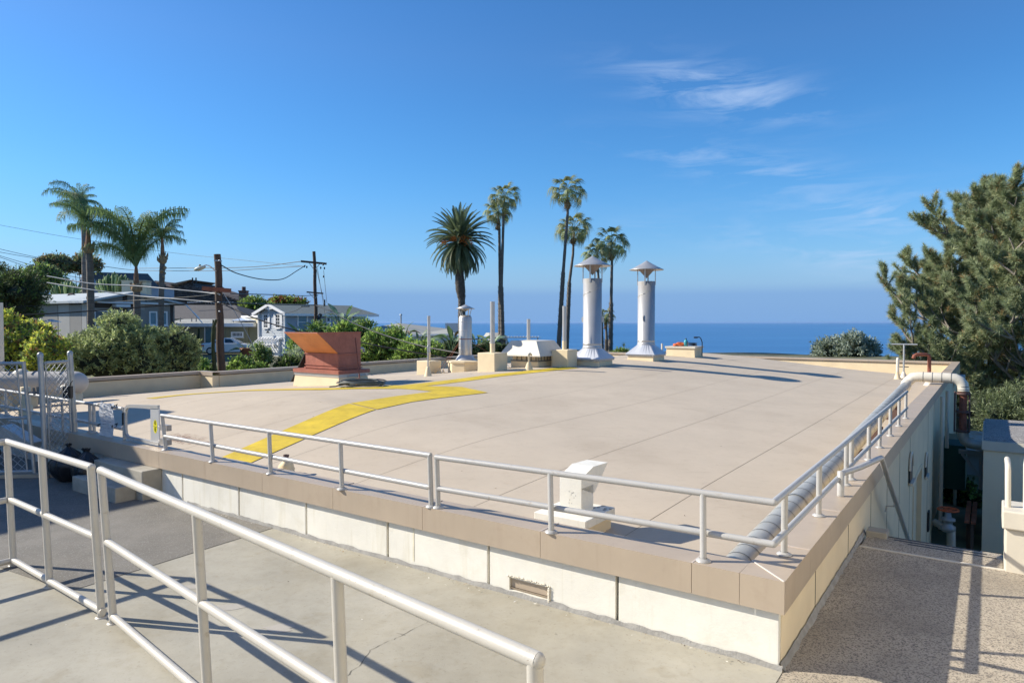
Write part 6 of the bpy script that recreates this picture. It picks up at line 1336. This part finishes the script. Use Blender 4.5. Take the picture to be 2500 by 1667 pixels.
# big leaved plants (giant bird of paradise)
def bladeleaf(L, W, droop, n=8):
    b = MB(); vs = []; 
    for i in range(n + 1):
        s = i / n; x = L * s; z = -droop * s * s * L; w = W * math.sin(math.pi * min(1, s * .92 + .06)) ** .7 / 2
        vs += [(x, -w, z + w * .35), (x, 0, z), (x, w, z + w * .35)]
    b.add(vs, [(i * 3 + k, i * 3 + k + 1, i * 3 + k + 4, i * 3 + k + 3) for i in range(n) for k in (0, 1)], True)
    return b
def birdplant(x, y, Y, label, n, seed, L=1.1, spread=1.0, h=1.3, m2=.4, dead=.1):
    r = random.Random(seed); c = D(x, y, Y); t = thing('bird_of_paradise', label, 'plant', c, None); mm = [bladeleaf(L, L * .30, d_).mesh('blade', m_) for d_ in (.2, .6) for m_ in (M['bird'], M['bird2'])] + [bladeleaf(L, L * .25, .8).mesh('blade', M['thatch'])]
    for i in range(n):
        a = 2 * math.pi * i / n * 2.4 + r.uniform(-.3, .3); el = r.uniform(.35, 1.35); st = c + Vector((math.cos(a) * .1, math.sin(a) * .1, 0)); d_ = Vector((math.cos(a) * math.cos(el), math.sin(a) * math.cos(el), math.sin(el)))
        q = st + Vector((d_.x * spread * .5, d_.y * spread * .5, h * r.uniform(.4, 1.0))); b = MB(); b.tube([st, st.lerp(q, .5) + Z * .1, q], .025, 5); b.build('stalk', M['bird'], t)
        k = 4 if r.random() < dead else (r.choice((1, 3)) if r.random() < m2 else r.choice((0, 2))); inst('leaf', mm[k], t, q, (r.uniform(-.8, .8), -el + .15, a), r.uniform(.7, 1.1))
birdplant(838, 845, 42, 'tall grey green big leaved plant before the blue side wall', 22, 1, 1.0, 1.1, 1.9, .7)
birdplant(788, 840, 41, 'glossy big leaved plant at the foot of the farther pole', 10, 2, .9, .9, .8, .3)
birdplant(745, 850, 40, 'big paddle leaves just above the red cowl', 6, 3, 1.2, .9, 1.0, .6)
birdplant(986, 835, 36, 'big leaved plant with brown tips behind the slim pipe', 8, 4, .7, .7, .85, .5, .3)
birdplant(1020, 845, 36, 'yellowing big leaved plant just right of the slim pipe', 7, 5, .6, .7, .65, .9, .2)
birdplant(1103, 858, 50, 'dark big leaved plant left of the steel flue', 14, 6, 1.2, 1.3, 1.1, .15)
birdplant(1165, 858, 50, 'dark big leaved plant right of the steel flue', 12, 7, 1.1, 1.0, 1.0, .1)
birdplant(1196, 860, 50, 'dark big leaved plant with a yellow leaf beside the thick pipe', 12, 8, 1.1, 1.0, 1.0, .3)
birdplant(602, 858, 54, 'spiky leaves growing from the terracotta pot', 14, 9, .8, .7, .3, .5)
# ---- palms
def fan_mesh(mats, droop, seed):
    r = random.Random(seed); b = MB(); pl = 1.15
    b.tube([(0, 0, 0), (pl * .5, 0, .05), (pl, 0, 0)], [.03, .02, .016], 4)
    n = 22
    for i in range(n):
        a = -1.65 + 3.3 * i / (n - 1); L = .80 * (1 - .22 * abs(a) / 1.65) * r.uniform(.85, 1.12); d = Vector((math.cos(a), math.sin(a) * .8, 0)).normalized(); s = Vector((-d.y, d.x, 0)); p = Vector((pl, 0, 0)); vs = []
        for q, w, z in ((0, .008, 0), (.45, .036, -.04), (.72, .028, -.14 - droop * .3), (1.0, .003, -.34 - droop * .9)):
            c = p + d * L * q * (1 - (droop * .28 if q == 1 else 0)) + Z * (z * L * r.uniform(.75, 1.35)); vs += [c - s * w, c + s * w]
        b.add(vs, [(2 * k, 2 * k + 1, 2 * k + 3, 2 * k + 2) for k in range(3)])
    return b.mesh('fan_frond', mats)
FAN = [fan_mesh(M['frondB'], .4, 1), fan_mesh(M['frondB'], 1.0, 2), fan_mesh(M['olive'], .8, 3)]; FDEAD = fan_mesh(M['thatch'], 1.5, 4)
def trunk_tube(t, pts, rs, m, boots=0, seed=0, name='trunk'):
    b = MB(); Q = []; Rr = []
    n = 36
    for i in range(n + 1):
        f = i / n * (len(pts) - 1); k = min(len(pts) - 2, int(f)); s = f - k; p = pts[k].lerp(pts[k + 1], s); Q.append(p); Rr.append((rs[k] + (rs[k + 1] - rs[k]) * s) * (1 + .03 * math.sin(i * 5.1)))
    b.tube(Q, Rr, 12); b.build(name, m, t)
    if boots:
        r = random.Random(seed); b = MB()
        for i in range(boots):
            f = (i / boots) * n * .98; k = int(f); p = Q[k].lerp(Q[k + 1], f - k); a = i * 2.4; rr_ = Rr[k]; d = Vector((math.cos(a), math.sin(a), 0)); s = Vector((-d.y, d.x, 0))
            e = r.uniform(.06, .16); o_ = p + d * rr_ * .9; b.add([o_ - s * .07, o_ + s * .07, o_ + d * e + Z * .16 + s * .03, o_ + d * e + Z * .16 - s * .03, o_ + Z * .02 - s * .05, o_ + Z * .02 + s * .05], [(0, 1, 2, 3), (3, 2, 5, 4), (0, 3, 4), (1, 5, 2)])
        o = b.build('frond_boots', m, t, kind='stuff')
def fanpalm(label, pts, Y, rad_, nf, seed, shag=0, r0=.19, r1=.105, base_z=None, lowshag=0):
    r = random.Random(seed); P_ = [D(x, y, Y) for x, y in pts]; t = thing('fan_palm', label, 'palm tree', P_[-1], 'tall slim fan palms against the sky')
    n = len(P_); rs = [r1 + (r0 - r1) * i / (n - 1) for i in range(n)]
    if n > 2:
        kz = n - 1; trunk_tube(t, P_[:n - 1], rs[:n - 1], M['palmtrunk'], 0); trunk_tube(t, P_[n - 2:], [rs[-2] * 1.25, rs[-1] * 1.3], M['palmtrunk'], 130, seed, 'shaggy_trunk')
    top = P_[0]; sc = rad_ / 1.85
    for i in range(nf):
        f = (i + .5) / nf; el = math.asin(max(-1, min(1, 1 - f * 1.62))); a = i * 2.39996 + r.uniform(-.25, .25)
        inst('frond', FAN[0 if el > .6 else (2 if r.random() < .3 else 1)], t, top, (r.uniform(-.35, .35), -el, a), sc * r.uniform(.85, 1.12))
    for i in range(shag):
        a = i * 2.4; inst('dead_frond', FDEAD, t, top - Z * r.uniform(.2, .9), (0, 1.25 + r.uniform(-.12, .15), a), sc * .62)
    return t
fanpalm('fan palm with round crown, highest and rightmost of the close pair left of centre', [(1231, 482), (1229, 540), (1224, 700), (1228, 880)], 70, 1.75, 24, 1, 4)
fanpalm('fan palm with slightly lower crown in the close pair left of centre', [(1216, 520), (1219, 560), (1221, 700), (1222, 880)], 71, 1.65, 22, 2, 7)
fanpalm('tallest fan palm, curving trunk, just left of the nearer exhaust stack', [(1385, 466), (1386, 520), (1375, 665), (1362, 880)], 69, 1.95, 23, 3, 9)
fanpalm('fan palm with dense crown directly under the tallest one', [(1401, 560), (1399, 620), (1390, 690), (1382, 880)], 72, 2.05, 27, 4, 5)
fanpalm('fan palm rising between the two exhaust stacks', [(1493, 594), (1494, 640), (1492, 740), (1490, 880)], 70, 1.95, 24, 5, 4)
fanpalm('lower fan palm crown half hidden behind the nearer exhaust stack cap', [(1457, 624), (1462, 690), (1466, 760), (1470, 880)], 74, 1.75, 22, 6, 5)
fanpalm('short shaggy fan palm peeping out right of the nearer stack', [(1479, 772), (1480, 800), (1481, 830), (1481, 880)], 76, 1.1, 26, 7, 12)
def feather(m, L, curve, droop, n=34, w=.045, ll=.55, seed=0, vee=.35):
    r = random.Random(seed); b = MB(); P_ = []
    x = z = 0.0
    for i in range(n + 1):
        s = i / n; ang = -curve * s ** 1.4; P_.append(Vector((x, 0, z))); x += L / n * math.cos(ang); z += L / n * math.sin(ang)
    b.tube(P_, [.04 * (1 - .85 * i / n) + .004 for i in range(n + 1)], 4)
    for i in range(3, n + 1):
        s = i / n; T = (P_[i] - P_[i - 1]).normalized(); l_ = ll * math.sin(math.pi * min(1, .18 + s * .80)) ** .6
        for side in (-1, 1):
            for kk in range(2):
                o = P_[i - 1].lerp(P_[i], .5 * kk) ; up = Vector((-T.z, 0, T.x)); d = (T * .75 + Vector((0, side, 0)) * .8 + up * vee).normalized(); e = o + d * l_ * .55 * r.uniform(.8, 1.1); q = e + (d * .45 + Z * -droop).normalized() * l_ * .5
                b.add([o - T * w * .4, o + T * w * .4, e + T * w * .5, e - T * w * .5, q], [(0, 1, 2, 3), (3, 2, 4)])
    return b.mesh('feather_frond', m)
# date palm
DF = [feather(M['frondC'], 3.5, .55, .05, 30, .06, .40, 1, .45), feather(M['frondC'], 3.6, 1.1, .1, 30, .06, .40, 2, .4), feather(M['frondC'], 3.5, 1.5, .2, 30, .06, .38, 3, .3)]
Y_ = 70; top = D(1122, 585, Y_); t = thing('date_palm', 'full round date palm with orange fruit clusters above the steel flue', 'palm tree', D(1128, 880, Y_))
trunk_tube(t, [D(1124, 600, Y_), D(1121, 660, Y_), D(1124, 705, Y_), D(1127, 730, Y_), D(1128, 880, Y_)], [.50, .44, .50, .36, .42], M['datetrunk'], 420, 3)
r = random.Random(12)
for i in range(150):
    f = (i + .5) / 150; sz = 1 - f * 1.88; el = math.asin(max(-.99, sz)); a = i * 2.39996 + r.uniform(-.1, .1); k = 0 if el > .6 else (1 if el > -.25 else 2)
    if el < -.6: k = 0
    inst('frond', DF[k], t, top - Z * (0.5 * f), (r.uniform(-.3, .3), -el - (.15 if el > 0 else -.1), a), r.uniform(.86, 1.05) * (1.12 if el > -.4 else 1.05))
for k, (x, y) in enumerate(((1083, 590), (1105, 582), (1118, 583), (1137, 584), (1145, 592))):
    b = MB(); c = D(x, y, Y_ - 1.3)
    for j in range(60): q = c + Vector((r.gauss(0, .22), r.gauss(0, .15), r.gauss(0, .14))); b.add([q + Vector((-.05, 0, 0)), q + Vector((.05, 0, 0)), q + Vector((0, -.03, .07)), q + Vector((0, -.05, -.07))], [(0, 1, 2), (0, 3, 1)])
    b.tube([top, c], .03, 5); b.build('fruit_cluster', M['datefruit'], t)
# queen palms on the left: fronds built at their own elevation so the leaflets hang straight down
def qfrond(el, L, seed, bend=1.6, n=46, ll=.95):
    r = random.Random(seed); b = MB(); P_ = []; x = z = 0.0
    for i in range(n + 1):
        s = i / n; ang = el - bend * s ** 1.7; P_.append(Vector((x, 0, z))); x += L / n * math.cos(ang); z += L / n * math.sin(ang)
    b.tube(P_, [.05 * (1 - .85 * i / n) + .005 for i in range(n + 1)], 4)
    for i in range(7, n + 1):
        s = i / n; T = (P_[i] - P_[i - 1]).normalized(); l_ = ll * math.sin(math.pi * min(1, .12 + s * .80)) ** .6
        for side in (-1, 1):
            for kk in range(2):
                o = P_[i - 1].lerp(P_[i], .5 * kk); d = (T * r.uniform(.2, .7) + Vector((0, side * r.uniform(.4, 1.1), 0)) + Z * r.uniform(-.3, .5)).normalized(); e = o + d * l_ * .38; q = e + (d * .28 + Z * -1).normalized() * l_ * r.uniform(.45, .85); w = .026
                b.add([o - T * w * .4, o + T * w * .4, e + T * w * .6, e - T * w * .6, q], [(0, 1, 2, 3), (3, 2, 4)])
    return b.mesh('queen_frond', M['frondA'])
QE = [1.45, 1.2, .9, .55, .15]; QF = [qfrond(e, 3.6, 5 + k, 1.65 + .15 * k) for k, e in enumerate(QE)]
def queen(label, pts, Y, crown, seed, boot=True, r0=.19):
    r = random.Random(seed); P_ = [D(x, y, Y) for x, y in pts]; t = thing('queen_palm', label, 'palm tree', P_[-1], None)
    trunk_tube(t, P_, [r0 * .8] + [r0] * (len(P_) - 2) + [r0 * 1.05], M['palmtrunk'])
    if boot:
        b = MB(); p = P_[0]; b.lathe(p - Z * .45, [(r0 * 1.0, 0), (r0 * 1.5, .12), (r0 * 1.5, .25), (r0 * 1.1, .42), (r0 * .9, .5)], 12)
        for i in range(14): a = i * 2.4; d = Vector((math.cos(a), math.sin(a), 0)); o = p + d * r0 - Z * r.uniform(.0, .45); b.tube([o, o + d * .12 + Z * .12, o + d * .14 + Z * .3], [.05, .04, .01], 5)
        b.build('frond_boots', M['thatch'], t, kind='stuff'); b = MB(); b.tube([p - Z * .1, p + Z * .5, p + Z * 1.2], [r0 * .85, r0 * .65, r0 * .3], 10); b.build('crownshaft', mat('fibrous_crownshaft', (.26, .14, .08), .9, var=.4, scale=6), t)
    for (a, k, s) in crown: inst('frond', QF[k], t, P_[0] + Z * (1.0 if boot else .1), (0, 0, a), s)
    return t
r = random.Random(4)
queen('queen palm with the leftmost near trunk, crown blown to the left', [(216, 600), (219, 640), (221, 700), (223, 860)], 40, [(r.uniform(2.0, 4.3), r.choice((0, 1, 2)), r.uniform(.65, .95)) for _ in range(9)] + [(r.uniform(-1.2, 1.2), r.choice((0, 1, 2, 3)), r.uniform(.45, .7)) for _ in range(7)], 1)
queen('largest queen palm with big open V shaped crown, left of centre trio', [(333, 694), (334, 720), (335, 780), (335, 860)], 40, [(3.0, 0, 1.4), (3.3, 1, 1.35), (2.8, 1, 1.25), (3.14, 2, 1.1), (3.5, 0, 1.35), (2.4, 0, 1.3), (4.2, 0, 1.25), (.2, 0, 1.3), (-.2, 1, 1.15), (.1, 0, 1.4), (.5, 1, 1.0), (-.7, 0, 1.2), (1.6, 0, 1.3), (4.9, 0, 1.25), (5.5, 0, 1.1), (3.6, 1, 1.25), (2.9, 2, 1.1)], 2)
queen('slim queen palm with narrow upright crown, rightmost of the three', [(397, 625), (396, 660), (394, 720), (393, 860)], 40, [(i * 2.4 + .3, i % 4, r.uniform(.33, .50)) for i in range(18)], 3, r0=.15)
queen('tall thin palm behind the leftmost queen palm with ragged top', [(197, 500), (205, 560), (206, 620), (207, 860)], 58, [(i * 2.4, i % 5, r.uniform(.42, .62)) for i in range(20)] + [(3.1, 1, 1.0), (3.4, 2, .95)], 4, boot=False, r0=.2)
# small dead skirts on the slim palm
p = D(396, 640, 40); t = bpy.data.objects['queen_palm.002']
for i in range(9): inst('dead_frond', FDEAD, t, p - Z * (.1 * i), (0, .9 + .05 * i, i * 2.4), .28)
# small far plants
b = MB(); c = D(1523, 868, 60); b.tube([c, D(1523, 846, 60)], .06, 6)
for i in range(26): a = i * 2.4; e = .2 + 1.2 * (i % 5) / 5; q = D(1523, 845, 60); d = Vector((math.cos(a) * math.cos(e), math.sin(a) * math.cos(e), math.sin(e))); s = Vector((-math.sin(a), math.cos(a), 0)) * .03; b.add([q - s, q + s, q + d * .45], [(0, 1, 2)])
tag(b.build('yucca', M['dk2'], at=c), 'small dark yucca seen between the exhaust stacks', 'plant')
b = MB(); q = D(1990, 873, 75); b.tube([D(1992, 900, 75), D(1990, 872, 75), D(1975, 868.5, 75), D(1962, 868, 75)], .045, 6); b.bar(D(1950, 869.5, 75), D(1963, 868, 75), .22, .1); tag(b.build('street_lamp', M['mcroof'], at=q), 'far curved street lamp arm just above the far parapet by the silver tree', 'street lamp')

# ---- pine at the right
def pine():
    r = np.random.default_rng(21); rr = random.Random(21); Yp_ = 33; base = Vector((26.3, Yp_ + .5, -5)); t = thing('pine_tree', 'big open crowned pine tree filling the right edge', 'tree', base)
    tr = [base, Vector((26.2, 33.4, -1.5)), Vector((26.4, 33.2, 1)), Vector((26.0, 33.2, 3.4)), Vector((26.3, 33.1, 4.7))]
    b = MB(); b.tube(tr, [.42, .36, .28, .17, .04], 12)
    tufts = []; limbs = []
    def along(f): f = f * (len(tr) - 1); k = min(len(tr) - 2, int(f)); return tr[k].lerp(tr[k + 1], f - k)
    br = MB()
    def limb(p, d, L, r0, depth):
        pts = [p]; q = p.copy(); dd_ = d.normalized(); n = 6
        for i in range(n):
            dd_ = (dd_ + Vector((rr.uniform(-.16, .16), rr.uniform(-.16, .16), .085 + rr.uniform(-.08, .1)))).normalized(); q = q + dd_ * L / n; pts.append(q.copy())
            if depth > 0 and i >= 1:
                for s in range(2 if depth > 1 else 2):
                    side = dd_.cross(Vector((rr.uniform(-.6, .6), rr.uniform(-.6, .6), 1))).normalized() * (1 if rr.random() < .5 else -1)
                    limb(q.copy(), dd_ * .75 + side * rr.uniform(.5, .95) + Z * rr.uniform(-.05, .45), L * (.40 if depth > 1 else .42) * (1.15 - .09 * i) * rr.uniform(.7, 1.2), r0 * .5, depth - 1)
            if depth <= 1 and i >= (3 if depth == 1 else 1): tufts.append((q.copy(), dd_.copy()))
        br.tube(pts, [max(.008, r0 * (1 - .85 * i / n)) for i in range(n + 1)], 5 if depth else 3, caps=False)
        tufts.append((q.copy(), dd_.copy())); tufts.append((q.copy() - dd_ * .12, dd_.copy()))
    N = 92
    for i in range(N):
        f = .05 + .93 * i / N; p = along(f); a = i * 2.39996 + rr.uniform(-.3, .3); zrel = (p.z + 3.8) / 9.4
        L = 7.1 * (.82 + .5 * min(max(zrel, 0), .36)) * (1 - .55 * max(0, zrel) ** 1.8) * rr.uniform(.85, 1.12); L = max(L, 2.0); el = .02 + .55 * max(0, zrel) + rr.uniform(-.12, .15)
        limb(p, Vector((math.cos(a) * math.cos(el), math.sin(a) * math.cos(el), math.sin(el))), L, .12 * (1.25 - zrel), 2)
    b.build('trunk', M['bark'], t); o = br.build('branches', M['bark'], t); 
    keep = [tf for tf in tufts if tf[0].z > -5]
    C_ = np.array([tuple(p) for p, d in keep]); Dn = np.array([tuple(d) for p, d in keep]); n = len(C_); per = 32
    cen = np.repeat(C_, per, 0) - np.repeat(Dn, per, 0) * r.uniform(0, .22, n * per)[:, None]
    ld = np.repeat(Dn, per, 0) * .75 + r.normal(size=(n * per, 3)) * .55; ld /= np.linalg.norm(ld, axis=1)[:, None]; ln = r.uniform(.18, .34, n * per)
    s = np.cross(ld, r.normal(size=(n * per, 3))); s /= np.linalg.norm(s, axis=1)[:, None]; w = .012
    Q = np.stack([cen - s * w, cen + s * w, cen + ld * ln[:, None]], 1)
    mi = np.repeat(r.choice(3, n, p=[.55, .40, .05]), per); print('pine tufts', n)
    nplink('needles', npmesh('needles', Q, 3, [M['nee'], M['nee2'], M['nee3']], mi, o=ORG[t.name]), t)
pine()
